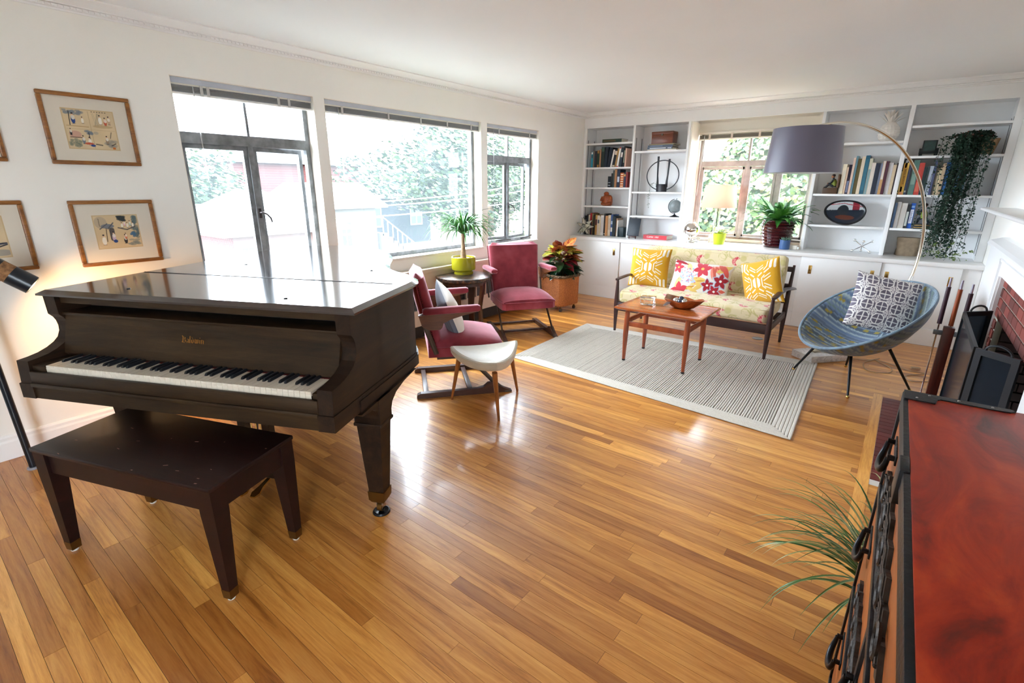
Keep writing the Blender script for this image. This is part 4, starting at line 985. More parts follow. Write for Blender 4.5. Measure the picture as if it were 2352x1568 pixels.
for k in range(4):
    a = R(39+90*k); x, y_ = r0*.80*math.cos(a), r0*.80*math.sin(a)
    c_ = MB().cyl((x, y_, .075), (x, y_, .045), .008).b2(x-.012, x+.012, y_-.006, y_+.006, .03, .05).build('caster', M('aged_brass', C(110, 78, 36), .4, metal=.8), pl)
    MB().cyl((x-.012, y_, .0205), (x+.012, y_, .0205), .0205, seg=16).build('wheel', M('caster_rubber', C(70, 58, 50), .5), c_)
MB().lathe([(0, .34), (r0*.68, .34), (r0*.68, .385), (0, .40)], 24).build('soil', M('dark_soil', (.02, .015, .012), .95, bump=.6), pl)
cr = empty('croton', wp_+Vector((0, 0, .40)), 0, 'croton with red, yellow and dark green veined leaves in wicker planter', 'plant')
CRC = [(C(44, 70, 36), C(24, 46, 28)), (C(196, 176, 60), C(70, 96, 34)), (C(206, 84, 58), C(60, 30, 26)), (C(150, 40, 48), C(70, 20, 26)), (C(30, 54, 34), C(16, 34, 24)), (C(214, 150, 70), C(150, 60, 40))]
def croton_leaf(L_, w_, ci, seed):
    nx, ny = 9, 21; T_, S_ = np.meshgrid(np.linspace(-1, 1, nx), np.linspace(0, 1, ny)); wd = w_/2*np.sin(np.pi*np.clip(S_, 0, 1)**.8)**.75*(1-.15*S_)+.0006
    x = S_*L_; y_ = T_*wd; z = -.35*L_*S_**2*.6+np.abs(T_)*wd*.28+.004*np.sin(S_*14+seed)
    vein = (np.abs(((S_*9-np.abs(T_)*1.6) % 1)-.5) > .30) | (np.abs(T_) < .14); a, b_ = np.array(CRC[ci][0]), np.array(CRC[ci][1]); col = np.where(vein[..., None], a, b_)*1.; return grid_mesh('leaf', np.stack([x, y_, z], -1), col)
lib = [croton_leaf(1., .52, i, i) for i in range(6)]
CM = MC('croton_leaf_surface', .28, 0, bump=0., coat=.2, spec=.5)
for l_ in lib: l_.materials.append(CM)
g_ = random.Random(21)
mb = MB()
for k in range(7):
    a = g_.uniform(0, 6.28); r_ = g_.uniform(.0, .09); mb.tube([(r_*.4*math.cos(a), r_*.4*math.sin(a), -.02), (r_*math.cos(a), r_*math.sin(a), .16), (r_*1.3*math.cos(a), r_*1.3*math.sin(a), g_.uniform(.24, .34))], [.009, .007, .005], 7)
mb.build('stem', M('croton_stem', C(70, 66, 44), .7), cr)
for k in range(104):
    a = g_.uniform(0, 6.283); h_ = g_.uniform(.06, .36); ci = (g_.choice([0, 4, 4, 0]) if h_ < .2 else g_.choice([1, 2, 3, 5, 0, 2, 1, 3])); el = g_.uniform(-.55, .45)+(h_-.14)*2.2
    r_ = g_.uniform(.02, .09); o = link('leaf', lib[ci], None, cr, loc=(r_*math.cos(a), r_*math.sin(a), h_)); L_ = g_.uniform(.15, .24); o.scale = (L_, L_, L_); o.rotation_euler = (g_.uniform(-.6, .6), -el, a)
# ================================================================== BRAIDED RUG
RUGM = M('undyed_braided_wool', C(206, 200, 190), .95, var=.10, vs=160, bump=.5, bs=220)
rg = empty('braided_rug', (2.27, -2.4, 0), 0, 'pale grey ribbed braided rug under the coffee table', 'rug')
RC = [Vector((1.15, -3.10)), Vector((1.11, -1.66)), Vector((3.375, -1.535)), Vector((3.455, -3.255))]   # NW.. order: near-left, far-left, far-right, near-right
def rq(u, v):   # u left->right, v near->far
    a = RC[0].lerp(RC[3], u); b_ = RC[1].lerp(RC[2], u); q = a.lerp(b_, v); return q-Vector((2.27, -2.4))
mb = MB(); nr = 126; g_ = random.Random(4); bu_, bv_ = .052, .075
for i in range(nr):
    u = lerp(bu_, 1-bu_, (i+.5)/nr); ph = g_.uniform(-.0006, .0006); pts = []
    for j in range(25):
        v = lerp(bv_-.01, 1-bv_+.01, j/24); q = rq(u+ph+.0016*math.sin(v*9+i*.05)*math.sin(v*5+1.3)*(1 if .3 < u < .8 else .3), v)
        pts.append((q.x, q.y, .0045+.0006*math.sin(j*2.1+i)))
    mb.tube(pts, .0066, 6, flat=(.72, 1.0), cap=False, up=(0, 0, 1))
mb.build('rib_field', RUGM, rg, kind='stuff')
for k in range(6):
    d = .0105+k*.0212; du, dv = d/2.28, d/1.55; cs = [(du, dv), (du, 1-dv), (1-du, 1-dv), (1-du, dv)]; pts = []
    for i in range(4):
        a, b_ = cs[i], cs[(i+1) % 4]; n_ = 60 if i % 2 else 40
        for t in np.linspace(0, 1, n_, endpoint=False):
            q = rq(lerp(a[0], b_[0], t), lerp(a[1], b_[1], t)); pts.append((q.x, q.y, .0055+.0006*math.sin(len(pts)*1.3)))
    MB().tube(pts, .0112, 6, closed=True, flat=(.52, 1.0), up=(0, 0, 1)).build('border_braid', RUGM, rg)
q4 = [rq(.003, .004), rq(.997, .004), rq(.997, .996), rq(.003, .996)]
MB().prism([tuple(q) for q in q4], .0003, .0028).build('backing', M('rug_backing', C(112, 104, 94), .95), rg)

# ================================================================== SOFA
SW = MW('dark_sofa_walnut', [(.3, C(40, 20, 20)), (.55, C(56, 28, 26)), (.8, C(74, 40, 34))], axis=0, scale=18., stretch=8., rough=.36)
sf = empty('sofa', (2.23, -1.36, 0), 0, 'mid-century sofa with cream patterned cushions and dark wooden frame', 'sofa')
SX, SYF, SYB = .742, -.362, .34
def P(n, mb, mat=SW, par=sf, **k): return mb.build(n, mat, par, **k)
P('front_rail', MB().b2(-SX, SX, SYF-.012, SYF+.012, .235, .322, bev=.004)); P('rear_rail', MB().b2(-SX, SX, SYB-.03, SYB-.006, .22, .30, bev=.004))
for s_ in (-1, 1):
    P('side_rail', MB().b2(s_*SX-.012, s_*SX+.012, SYF, SYB, .255, .318, bev=.008))
    P('front_leg', MB().tube([(s_*SX, SYF, .556), (s_*SX, SYF, .44), (s_*SX, SYF, .30), (s_*(SX+.0), SYF, .0)], [.013, .019, .026, .012], 14))
    P('rear_leg', MB().tube([(s_*SX, SYB-.02, 0), (s_*SX, SYB-.02, .28), (s_*SX, SYB+.02, .52), (s_*SX, SYB+.10, .76)], [.012, .024, .020, .012], 14, flat=(1., .8)))
    # paddle arm rest
    rings = []
    for t, hw, dz in ((0., .010, 0), (.03, .022, 0), (.12, .027, .004), (.35, .026, .010), (.6, .030, .006), (.8, .048, -.008), (.92, .052, -.016), (.985, .036, -.02), (1., .010, -.022)):
        y_ = lerp(SYF-.03, SYB+.05, t); cx = s_*(SX+.004+(.022 if t > .55 else .0)*(t-.55)*2); rings.append([(cx+hw*math.cos(a), y_, .566+dz+.011*math.sin(a)) for a in np.linspace(0, 2*math.pi, 14, endpoint=False)])
    P('arm_rest', MB().loft(rings))
for z, y_ in ((.42, SYB+.00), (.56, SYB+.04), (.72, SYB+.09)): P('back_slat', MB().b2(-SX, SX, y_-.009, y_+.009, z-.025, z+.025, bev=.004))
CRE = np.array(C(208, 192, 156)); OLV = np.array(C(180, 168, 108)); OL2 = np.array(C(192, 176, 126)); RED = np.array(C(184, 66, 76)); PNK = np.array(C(226, 176, 166))
def sofa_print(U, V, ou=0., ov=0.):
    """cream cloth with pale scrolls and red seeded crescents; U, V in metres"""
    U = U+ou; V = V+ov; col = np.ones(U.shape+(3,))*CRE
    def mix(m, c_, a): m = (np.clip(m, 0, 1)*a)[..., None]; col[:] = col*(1-m)+c_*m
    px, py = .36, .25
    for k, (fx, fy) in enumerate(((0, 0), (.5, .5))):
        a = ((U/px+fx) % 1-.5)*px; b_ = ((V/py+fy) % 1-.5)*py
        r = np.hypot(a-.075, b_+.03); mix((.034-r)/.008, OLV, .75)
        r = np.hypot(a+.10, (b_-.055)); mix((.04-r)/.012, OL2, .6)
        for (cx, cy, rr_, w_) in ((-.02, -.07, .05, .0045), (.13, .05, .045, .004), (-.13, -.03, .038, .004), (.06, .075, .035, .0035)):
            r = np.hypot(a-cx, b_-cy); an = np.arctan2(b_-cy, a-cx); mix((w_*(1.2+.8*np.sin(an+cx*30))-np.abs(r-rr_*(1+.12*np.sin(2*an))))/.002, OLV*.93, .8*1)
        # crescent
        ca_, sa_ = math.cos(.6+k*1.2), math.sin(.6+k*1.2); x = a*ca_+b_*sa_; y_ = -a*sa_+b_*ca_
        r = np.hypot(x, y_+.018); inn = np.hypot(x, y_+.042); m = np.clip((.046-r)/.002, 0, 1)*np.clip((inn-.032)/.002, 0, 1)*(y_ > -.035)
        seeds = (np.sin(x*420)*np.sin((r)*520) > .25); col[:] = np.where((m > .5)[..., None], np.where(seeds[..., None], PNK, RED), col)
    return col
def cushion_block(name, w_, h_, d, mapf, ou, ov, parent, fr=.045):
    """box cushion: one closed wrap of a rounded section, fine grid so the print can sit on it"""
    prof = []; n = 56
    per = []
    for k in range(n):
        a = 2*math.pi*k/n; c_, s_ = math.cos(a), math.sin(a); per.append((d/2*math.copysign(abs(c_)**.32, c_), h_/2*math.copysign(abs(s_)**.32, s_)))
    per = per+[per[0]]
    # resample perimeter evenly
    L_ = [0]
    for i in range(len(per)-1): L_.append(L_[-1]+math.dist(per[i], per[i+1]))
    tot = L_[-1]; m_ = int(tot/.0068); ts = np.linspace(0, tot, m_); px_ = np.interp(ts, L_, [p[0] for p in per]); pz_ = np.interp(ts, L_, [p[1] for p in per])
    nx = int(w_/.0068); xs = np.linspace(-w_/2, w_/2, nx); e_ = np.clip((w_/2-np.abs(xs))/fr, 0, 1); sc = np.sqrt(np.clip(1-(1-e_)**2, 0, 1))*.25+.75; sc[[0, -1]] = .55
    X = np.repeat(xs[None], m_, 0); Yd = px_[:, None]*sc[None]; Z = pz_[:, None]*sc[None]
    bulge = .010*np.cos(xs/w_*math.pi)[None]*(Z/(h_/2)); Z = Z+bulge*0+.004*np.sin(X*9+Yd*7)
    col = sofa_print(X, np.repeat(ts[:, None], nx, 1), ou, ov)
    P_ = np.stack([X, Yd, Z], -1); me = grid_mesh(name, P_, col)
    o = link(name, me, MC('printed_sofa_cotton', .9, .2), parent); o.matrix_local = mapf
    for s_ in (0, -1):
        ring = [tuple(P_[j, s_]) for j in range(0, m_-1, 2)]; mbe = MB(); mbe.add(ring, [tuple(range(len(ring)))[::(-1 if s_ else 1)]]); c_ = mbe.build('end_panel', M('cream_sofa_end', tuple(CRE), .9, var=.04, vs=20), o)
    mbw = MB(); k = [j for j in range(m_)]
    for sgn in (1, -1):
        pts = [(x, -d/2*.93*sc[i]*1.0, sgn*h_/2*.86*sc[i]) for i, x in enumerate(xs) if i % 6 == 0]; mbw = MB().tube(pts, .0035, 5); mbw.build('piping', M('cream_sofa_end', tuple(CRE), .9, var=.04, vs=20), o)
    return o
cushion_block('seat_cushion', 1.445, .135, .62, Matrix.Translation((0, SYF+.29, .40)) @ Matrix.Rotation(R(2), 4, 'X'), .05, .02, sf)
Mb = Matrix.Translation((-.02, SYB-.035, .645)) @ Matrix.Rotation(R(-13), 4, 'X') @ Matrix.Translation((0, 0, 0))
cushion_block('back_cushion', 1.44, .43, .13, Mb, .11, .09, sf)
# throw cushions
YEL = np.array(C(196, 144, 20)); YW = np.array(C(216, 208, 192))
def seg_mask(X, Y, pts, t):
    m = np.zeros(X.shape, bool)
    for (x0, y0), (x1, y1) in zip(pts[:-1], pts[1:]):
        dx, dy = x1-x0, y1-y0; k = np.clip(((X-x0)*dx+(Y-y0)*dy)/(dx*dx+dy*dy), 0, 1); m |= np.hypot(X-x0-k*dx, Y-y0-k*dy) < t
    return m
def yellow(X, Y):
    a, b_ = np.abs(X), np.abs(Y); m = (a > .05) & (a < .2) & (b_ < .24-1.0*np.clip(a-.1, 0, 1))
    for pts, t in (([(.42, .30), (.30, .18), (.30, -.01)], .022), ([(.12, .31), (.29, .43)], .030), ([(.05, .50), (.36, .67)], .022), ([(.04, .60), (.33, .78)], .018), ([(.40, .20), (.68, .36)], .020), ([(.40, .06), (.70, .23)], .020), ([(.43, .44), (.63, .57)], .028), ([(.40, .57), (.53, .69), (.53, .90)], .022)): m |= seg_mask(a, b_, pts, t)
    m |= (a > .64) & (a < .74) & (b_ > .58+np.abs(a-.69)*.8) & (b_ < .95); m |= (a > .82) & (a < .92) & (b_ > .56+np.abs(a-.87)*.8) & (b_ < .95)
    return np.where(m[..., None], YW, YEL)
def floral(X, Y):
    x, y_ = X*1.9, Y; col = np.ones(X.shape+(3,))*np.array(C(210, 204, 198))
    def el(cx, cy, rx, ry, ang, c_):
        ca_, sa_ = math.cos(ang), math.sin(ang); u = ((x-cx)*ca_+(y_-cy)*sa_)/rx; v = (-(x-cx)*sa_+(y_-cy)*ca_)/ry; col[(u*u+v*v) < 1] = c_
    def leaf_(cx, cy, L_, w_, ang, c_):
        ca_, sa_ = math.cos(ang), math.sin(ang); u = ((x-cx)*ca_+(y_-cy)*sa_)/L_; v = (-(x-cx)*sa_+(y_-cy)*ca_)/w_; col[(u > 0) & (u < 1) & (np.abs(v) < np.sin(np.pi*np.clip(u, 0, 1)))] = c_
    def flower(cx, cy, r_, n, c_, ctr, ph=0., w_=.33):
        for k in range(n): leaf_(cx, cy, r_, r_*w_, ph+2*math.pi*k/n, c_)
        el(cx, cy, r_*.17, r_*.15, 0, ctr)
    pink = C(190, 56, 70); dpk = C(150, 22, 36); cor = C(196, 88, 72); yl = C(206, 174, 96); ylo = C(180, 134, 52); bl = C(158, 172, 194); wh = C(220, 216, 210)
    leaf_(-1.5, -.8, .9, .16, 1.2, C(212, 190, 126)); leaf_(-1.25, -.7, .7, .1, 1.5, C(212, 190, 126)); leaf_(-1., .9, .7, .16, -.9, C(214, 198, 136))
    for a in (2.9, 3.2, 3.5, 3.0): leaf_(.55, -.1-.3*(a-2.9), 1.1, .13, a+.25, yl); leaf_(.5, -.15, .7, .05, 3.3, ylo)
    leaf_(-.1, -.55, .9, .10, 3.5, ylo); leaf_(.1, -.9, .8, .10, 2.9, yl); leaf_(.3, -.98, .8, .08, .1, ylo)
    for k, (a, L_) in enumerate(((-1.25, .95), (-1.05, .9), (-.75, .85), (-.45, .9), (-.2, .9), (-1.5, .8), (.05, .8))): leaf_(.6+.06*k, .85, L_, .085, a, cor if k % 2 else C(224, 130, 110))
    leaf_(1.85, .95, 1.0, .2, -2.6, yl); leaf_(1.75, .5, .9, .16, 2.6, cor); leaf_(1.8, .2, .7, .14, 2.2, C(206, 84, 74)); leaf_(1.7, -.95, .8, .12, 2.7, cor); leaf_(1.8, -.6, .5, .1, 3.3, cor)
    g2 = random.Random(9)
    for k in range(34): el(g2.uniform(-1.35, -.15), g2.uniform(-.35, .55), .07, .06, g2.uniform(0, 3), bl)
    for k in range(26): el(g2.uniform(-1.35, -.1), g2.uniform(-.4, .55), .045, .022, g2.uniform(0, 3), C(196, 56, 96))
    flower(-1.55, .5, .42, 5, pink, yl, .2, .28); flower(.1, .58, .62, 6, pink, yl, .3, .26); flower(-1.15, -.95, .6, 5, pink, pink, .55, .30); leaf_(-1.9, 1., 1.1, .09, -.25, dpk); leaf_(-1.9, .85, .5, .08, .1, dpk)
    for (cx, cy, r_, p_) in ((.65, -.42, .42, .5), (1.12, -.72, .42, .9), (1.42, -.05, .48, .3)):
        for k in range(5): leaf_(cx, cy, r_*1.12, r_*.36, p_+1.2566*k, bl)
        flower(cx, cy, r_, 5, dpk, wh, p_, .28)
    return col
def lattice(X, Y):
    k = 2.15; a, b_ = X*k+.2, Y*k+.35; da, db = a-np.round(a), b_-np.round(b_); r = np.hypot(da, db); ca_, cb = np.abs(da)-.5, np.abs(db)-.5; ca_, cb = np.abs(ca_), np.abs(cb)
    w_ = .036; m = np.abs(r-.40) < w_; m |= ((np.abs(da) < w_) | (np.abs(db) < w_)) & (r < .40)
    m |= ((np.abs(ca_-.10) < w_*.9) & (cb > .10) & (cb < .5)) | ((np.abs(cb-.10) < w_*.9) & (ca_ > .10) & (ca_ < .5)); m |= (ca_ < w_*.8) & (cb < .30) | (cb < w_*.8) & (ca_ < .30)
    m &= ~((r > .44) & (np.maximum(ca_, cb) < .055) & (np.minimum(ca_, cb) > .0) & False)
    return np.where(m[..., None], np.array(C(236, 234, 232)), np.array(C(104, 98, 112)))
tilt = lambda a: Vector((0, math.sin(R(a)), math.cos(R(a))))
pillow('throw_cushion', .43, .42, .15, yellow, flat(tuple(YEL)), frameM((1.66, -1.33, .655), (1, .10, .02), tilt(16)), 'mustard cushion with white geometric lines at the left end of sofa', 130, 130, 'mustard geometric cushions')
pillow('floral_cushion', .60, .34, .14, floral, flat(C(226, 214, 196)), frameM((2.21, -1.33, .595), (1, .0, -.03), tilt(22)), 'long white cushion with pink and red flowers in the middle of sofa', 190, 110)
pillow('throw_cushion', .42, .42, .15, yellow, flat(tuple(C(222, 214, 200))), frameM((2.79, -1.36, .635), (.86, -.42, .30), Vector((-.38, .18, .90))), 'mustard cushion with white geometric lines tilted at the right end of sofa', 130, 130, 'mustard geometric cushions')

# ================================================================== COFFEE TABLE
TK = MW('oiled_teak', [(.3, C(134, 66, 26)), (.5, C(166, 86, 36)), (.75, C(190, 106, 50))], axis=0, scale=12., stretch=12., rough=.26, coat=.3, bump=.02)
TKL = MW('oiled_teak_leg', [(.3, C(112, 48, 22)), (.5, C(138, 62, 28)), (.75, C(160, 80, 40))], axis=2, scale=14., stretch=9., rough=.34)
ct = empty('coffee_table', (2.272, -2.350, .0), 0, 'small rectangular teak coffee table on the braided rug', 'table')
def P(n, mb, mat=TKL, par=ct, **k): return mb.build(n, mat, par, **k)
tw, td = .372, .262
rings = []
for (ix, z) in ((.030, .476), (.0, .490), (.0, .498), (.004, .504), (.012, .502), (.026, .4985)): rings.append([(i*(tw-ix), j*(td-ix*.7), z) for i, j in ((-1, -1), (1, -1), (1, 1), (-1, 1))])
tp = P('table_top', MB().loft(rings), TK)
for f in tp.data.polygons: f.use_smooth = False
LX = (-.275, .258); LYs = (-.207, .219)
for x in LX:
    for y_ in LYs:
        lg = P('leg', MB().tube([(x*.985, y_*.97, .477), (x*.99, y_*.98, .38), (x*.995, y_, .25), (x, y_, .028)], [.019, .023, .0225, .0135], 16))
        MB().cyl((x, y_, .016), (x, y_, .030), .0145, seg=14).build('foot_cap', BLACK, lg)
for y_ in LYs: P('long_stretcher', MB().b2(LX[0], LX[1], y_*.98-.009, y_*.98+.009, .335, .378, bev=.004))
for x in LX: P('short_stretcher', MB().b2(x*.99-.009, x*.99+.009, LYs[0], LYs[1], .355, .398, bev=.004))
ct.location.z = -.003
# glass box
gb = empty('glass_box', (2.085, -2.335, .497), R(12), 'small square pressed glass box on the coffee table', 'box')
CG = M('pressed_crystal', (.93, .95, .93), .06, trans=1., ior=1.5, bump=.5, bs=45)
MB().box((0, 0, .0235), (.115, .115, .045), bev=.006).build('box_base', CG, gb); MB().box((0, 0, .057), (.125, .125, .018), bev=.005).build('box_lid', CG, gb)
# carved wooden bowl with steel balls
bw = empty('wooden_bowl', (2.372, -2.285, .497), 0, 'rough carved wooden bowl with burled rim on the coffee table', 'bowl')
BWM = MW('burl_bowl', [(.25, C(92, 38, 16)), (.5, C(150, 74, 32)), (.75, C(186, 104, 52))], axis=0, scale=16., stretch=3., rough=.28, coat=.3, fig=3.)
g_ = random.Random(8); th = np.linspace(0, 2*math.pi, 26, endpoint=False); rimr = [1+.13*math.cos(2*a+.4)+.09*math.cos(5*a)+.05*math.sin(3*a+1) for a in th]; rimz = [.078+.010*math.cos(2*a+.5)+.006*math.sin(5*a) for a in th]
ring = lambda s, zf, base=0.: [(s*r_*.150*math.cos(a), s*r_*.118*math.sin(a), base+zf*z) for a, r_, z in zip(th, rimr, rimz)]
MB().loft([ring(.0, 0), ring(.42, 0, .0), ring(.55, .12), ring(.80, .55), ring(.99, .97), ring(.985, 1.02), ring(.95, 1.), ring(.74, .58, .004), ring(.5, .22, .006), ring(.25, .06, .009), ring(.0, 0, .012)], cap=False).build('bowl_body', BWM, bw)
MB().loft([[(-.100+.01*t+.03*s_*math.cos(a), -.075+.03*t+.022*s_*math.sin(a), .040+.022*t+.016*s_*math.sin(a+1)) for a in np.linspace(0, 2*math.pi, 10, endpoint=False)] for t, s_ in ((-.8, .1), (-.4, .9), (0, 1.1), (.5, .7), (.9, .1))]).build('bark_knot', M('dark_bark_knot', C(50, 22, 12), .6, bump=.6), bw)
for k, (x, y_, r_, c_) in enumerate(((-.045, -.02, .030, 0), (-.005, -.03, .026, 1), (.02, .0, .024, 0), (.03, -.04, .022, 0), (-.02, .03, .025, 1))):
    tag(MB().sph((0, 0, 0), r_, 18, 12).build('decorative_ball', CHROME if c_ == 0 else M('swirled_marble_ball', C(60, 66, 84), .1, var=.8, vs=40), loc=(2.372+x, -2.285+y_, .497+.028+r_+.004*k)), ('largest mirrored ball in the wooden bowl', 'dark swirled ball at the front of the wooden bowl', 'mirrored ball in the middle of the wooden bowl', 'smallest mirrored ball in the wooden bowl', 'dark swirled ball at the back of the wooden bowl')[k], 'ball', 'balls in the wooden bowl')

# ================================================================== BLUE TUB CHAIR
tc_ = empty('tub_chair', (3.617, -1.885, 0), 0, 'round blue striped tub chair with black metal legs by the fireplace', 'chair')
rc, Rr, tau, phi = Vector((0, 0, .591)), .452, .572, -2.508
nn = Vector((math.sin(tau)*math.cos(phi), math.sin(tau)*math.sin(phi), math.cos(tau))); aa = Vector((-math.sin(phi), math.cos(phi), 0)); bb = nn.cross(aa)
def shell(r, t, off=0.):
    k = r**.9; dep = .275*(1-r**2.3)+.02*(1-r); c_, s_ = math.cos(t), math.sin(t)
    roll = .03*max(0, (r-.92)/.08)**2
    p = rc+aa*(Rr*k*c_)+bb*(Rr*k*s_)+nn*(.013*math.cos(2*t)*r*r-dep-roll)
    return p
nr_, nt_ = 60, 220; TT = np.linspace(0, 2*math.pi, nt_); RRr = np.linspace(.01, 1, nr_)
Pt = np.array([[shell(r, t) for t in TT] for r in RRr])
def tub_col(Pp):
    lat = (Pp-np.array(rc)) @ np.array(aa); fw_ = (Pp-np.array(rc)) @ np.array(bb)
    side = lat+.04; q = np.where(side > 0, fw_*.55+side*.95, fw_*.95-side*.40)*1.0; g = np.random.default_rng(5); tab = g.random(400); i_ = np.floor((q+2)*92).astype(int) % 400; t = tab[i_]
    A = np.array([C(84, 100, 122), C(106, 122, 142), C(136, 152, 150), C(70, 84, 100), C(150, 164, 168), C(98, 118, 112), C(88, 108, 140)]); col = A[(t*7).astype(int)]
    along = np.where(side > 0, fw_*.95-side*.55, side); i2 = np.floor((q+2)*44).astype(int); dash = ((np.sin(i2*12.9898)*43758.5) % 1 < .16) & (((along*13+i2*.37) % 1) < .42)
    col[dash] = C(146, 128, 44); return col
TUB = MC('striped_bouclé', .9, .3, bump=.4, bs=300); 
link('inner_shell', grid_mesh('inner', Pt[:, ::-1], tub_col(Pt)[:, ::-1]), TUB, tc_)
Po = np.array([[shell(r, t)-nn*(.028 if r < .97 else .028*(1-(r-.97)/.03))+(aa*math.cos(t)+bb*math.sin(t))*.014*math.sin(math.pi*min(1, max(0, (r-.7)/.3))) for t in TT] for r in RRr])
link('outer_shell', grid_mesh('outer', Po, tub_col(Po)*.96), TUB, tc_)
MB().tube([shell(1, t)+nn*.002 for t in TT[:-1:2]], .011, 8, closed=True).build('rim_roll', M('blue_rim_fabric', C(104, 124, 140), .9, var=.25, vs=30, sheen=.3), tc_)
TOPS = []
for (tx, ty, tz), (fx, fy) in zip([(lambda q: (q.x+3.617, q.y-1.885, q.z))(shell(r_, R(t_))-nn*.034) for r_, t_ in ((.80, 250), (.55, 292), (.45, 352), (.35, 200))], ((3.236, -1.856), (3.662, -2.272), (4.023, -1.829), (3.579, -1.485))):
    f0 = Vector((fx-3.617, fy+1.885, .016)); t0 = Vector((tx-3.617, ty+1.885, tz)); TOPS.append(t0)
    lg = MB().tube([tuple(t0), tuple(f0)], [.0115, .008], 12).build('leg', BLACK, tc_)
    MB().sph(tuple(f0-Vector((0, 0, .003))), .013, 12, 8).build('brass_foot', BRASS, lg)
pillow('lattice_cushion', .43, .43, .15, lattice, flat(C(58, 58, 72)), frameM((3.735, -1.84, .648), (.88, .22, -.15), (.34, .42, .80)), 'white and grey lattice patterned cushion in the blue tub chair', 150, 150)

# ================================================================== ARC LAMP
al = empty('arc_lamp', (3.365, -1.35, 0), R(50), 'chrome arc lamp with grey drum shade and marble base behind the tub chair', 'lamp')
def marble():
    m, nt, b = nodes('veined_white_marble'); L = nt.links.new; tc = N(nt, 'ShaderNodeTexCoord'); n = N(nt, 'ShaderNodeTexNoise'); setin(n, Scale=7., Detail=8., Distortion=2.); L(tc.outputs['Object'], n.inputs['Vector'])
    rp = ramp(nt, [(.3, C(196, 192, 190)), (.46, C(228, 225, 222)), (.5, C(190, 186, 186)), (.54, C(230, 227, 224)), (.8, C(216, 212, 208))]); L(n.outputs['Fac'], rp.inputs['Fac']); L(rp.outputs['Color'], b.inputs['Base Color']); setin(b, Roughness=.22); return m
MB().box((.0, .0, .033), (.40, .24, .064), bev=.006).build('marble_base', marble(), al)
ROD = M('brushed_nickel_arc', (.72, .66, .56), .16, metal=1.)
cx, cz, rr_ = -.19, .95, 1.03; pts = [(-.06, 0, .072), (.10, 0, .072), (.25, 0, .074)]
for a in np.linspace(R(-57), R(108), 60): pts.append((cx+rr_*math.cos(a), 0, cz+rr_*math.sin(a)))
pts = [p for i, p in enumerate(pts) if i < 3 or p[2] > .078]
MB().tube(pts, .0145, 8, flat=(.75, 1.0), up=(0, 0, 1)).build('arc_arm', ROD, al)
MB().b2(-.09, .12, -.022, .022, .065, .080, bev=.002).build('base_bracket', M('pale_bracket', C(186, 176, 154), .4, metal=.5), al)
MB().tube([pts[18], pts[19]], .0165, 10, flat=(.8, 1.05)).build('arm_joint', CHROME, al)
end = pts[-1]; shx = -.53
SHG = M('grey_satin_shade', C(96, 94, 112), .38, sheen=.4, var=.03, vs=2., bump=.05, bs=300)
sh = MB().lathe([(.270, 1.600), (.272, 1.602), (.244, 1.930), (.242, 1.930), (.2405, 1.928), (.2675, 1.604)], 64, c=(shx, 0, 0)).build('drum_shade', SHG, al)
MB().lathe([(.2670, 1.606), (.2668, 1.606), (.2398, 1.926), (.2400, 1.926)], 64, c=(shx, 0, 0)).build('shade_lining', M('copper_lining', C(206, 140, 110), .4, metal=.4), sh)
mb = MB(); mb.tube([end, (shx+.0, 0, end[2]-.012), (shx, 0, end[2]-.05), (shx, 0, 1.83)], .008, 8)
for k in range(3):
    a = 2.09*k; mb.tube([(shx, 0, 1.90), (shx+.232*math.cos(a), .232*math.sin(a), 1.925)], .003, 6)
mb.build('shade_fitter', ROD, al)
al_l = bpy.data.lights.new('arc_lamp_light', 'POINT'); al_l.energy = 6; al_l.color = (1., .80, .62); al_l.shadow_soft_size = .06
alo = bpy.data.objects.new('arc_lamp_light', al_l); COL.objects.link(alo); alo.parent = al; alo.location = (shx, 0, 1.735)
MB().sph((shx, 0, 1.78), .035, 14, 10).build('bulb', emit_mat('soft_bulb', (1., .72, .48), 6.), al)
# loose flex on the floor behind the chair
mb = MB(); K_ = []
for (u, v) in [(1900, 815), (1985, 826), (2020, 823), (1985, 832), (1992, 850), (2040, 856), (2046, 845), (2010, 826), (2060, 840), (2085, 850), (2125, 858), (2082, 862), (2090, 874), (2130, 876), (2145, 870)]:
    p_ = ray_at(u, v, z=.006); K_.append(p_)
sm_ = []
for i in range(len(K_)-1):
    p0, p1, p2, p3 = K_[max(0, i-1)], K_[i], K_[i+1], K_[min(len(K_)-1, i+2)]
    for t in np.linspace(0, 1, 6, endpoint=False): sm_.append(.5*((2*p1)+(-p0+p2)*t+(2*p0-5*p1+4*p2-p3)*t*t+(-p0+3*p1-3*p2+p3)*t**3))
fx_ = empty('lamp_flex', (sm_[0].x, sm_[0].y, 0), 0, 'clear plastic lamp flex lying coiled on the floor behind tub chair', 'cable')
MB().tube([tuple(p_-Vector((sm_[0].x, sm_[0].y, 0))) for p_ in sm_], .004, 6).build('cable', M('clear_flex', C(206, 176, 140), .25, trans=.3), fx_)
q_ = ray_at(2102, 847, z=.008)-Vector((sm_[0].x, sm_[0].y, 0)); MB().box(tuple(q_+Vector((0, 0, .008))), (.07, .03, .018), bev=.006, rot=Matrix.Rotation(R(20), 3, 'Z')).build('inline_switch', M('clear_flex', C(206, 176, 140), .25, trans=.3), fx_)
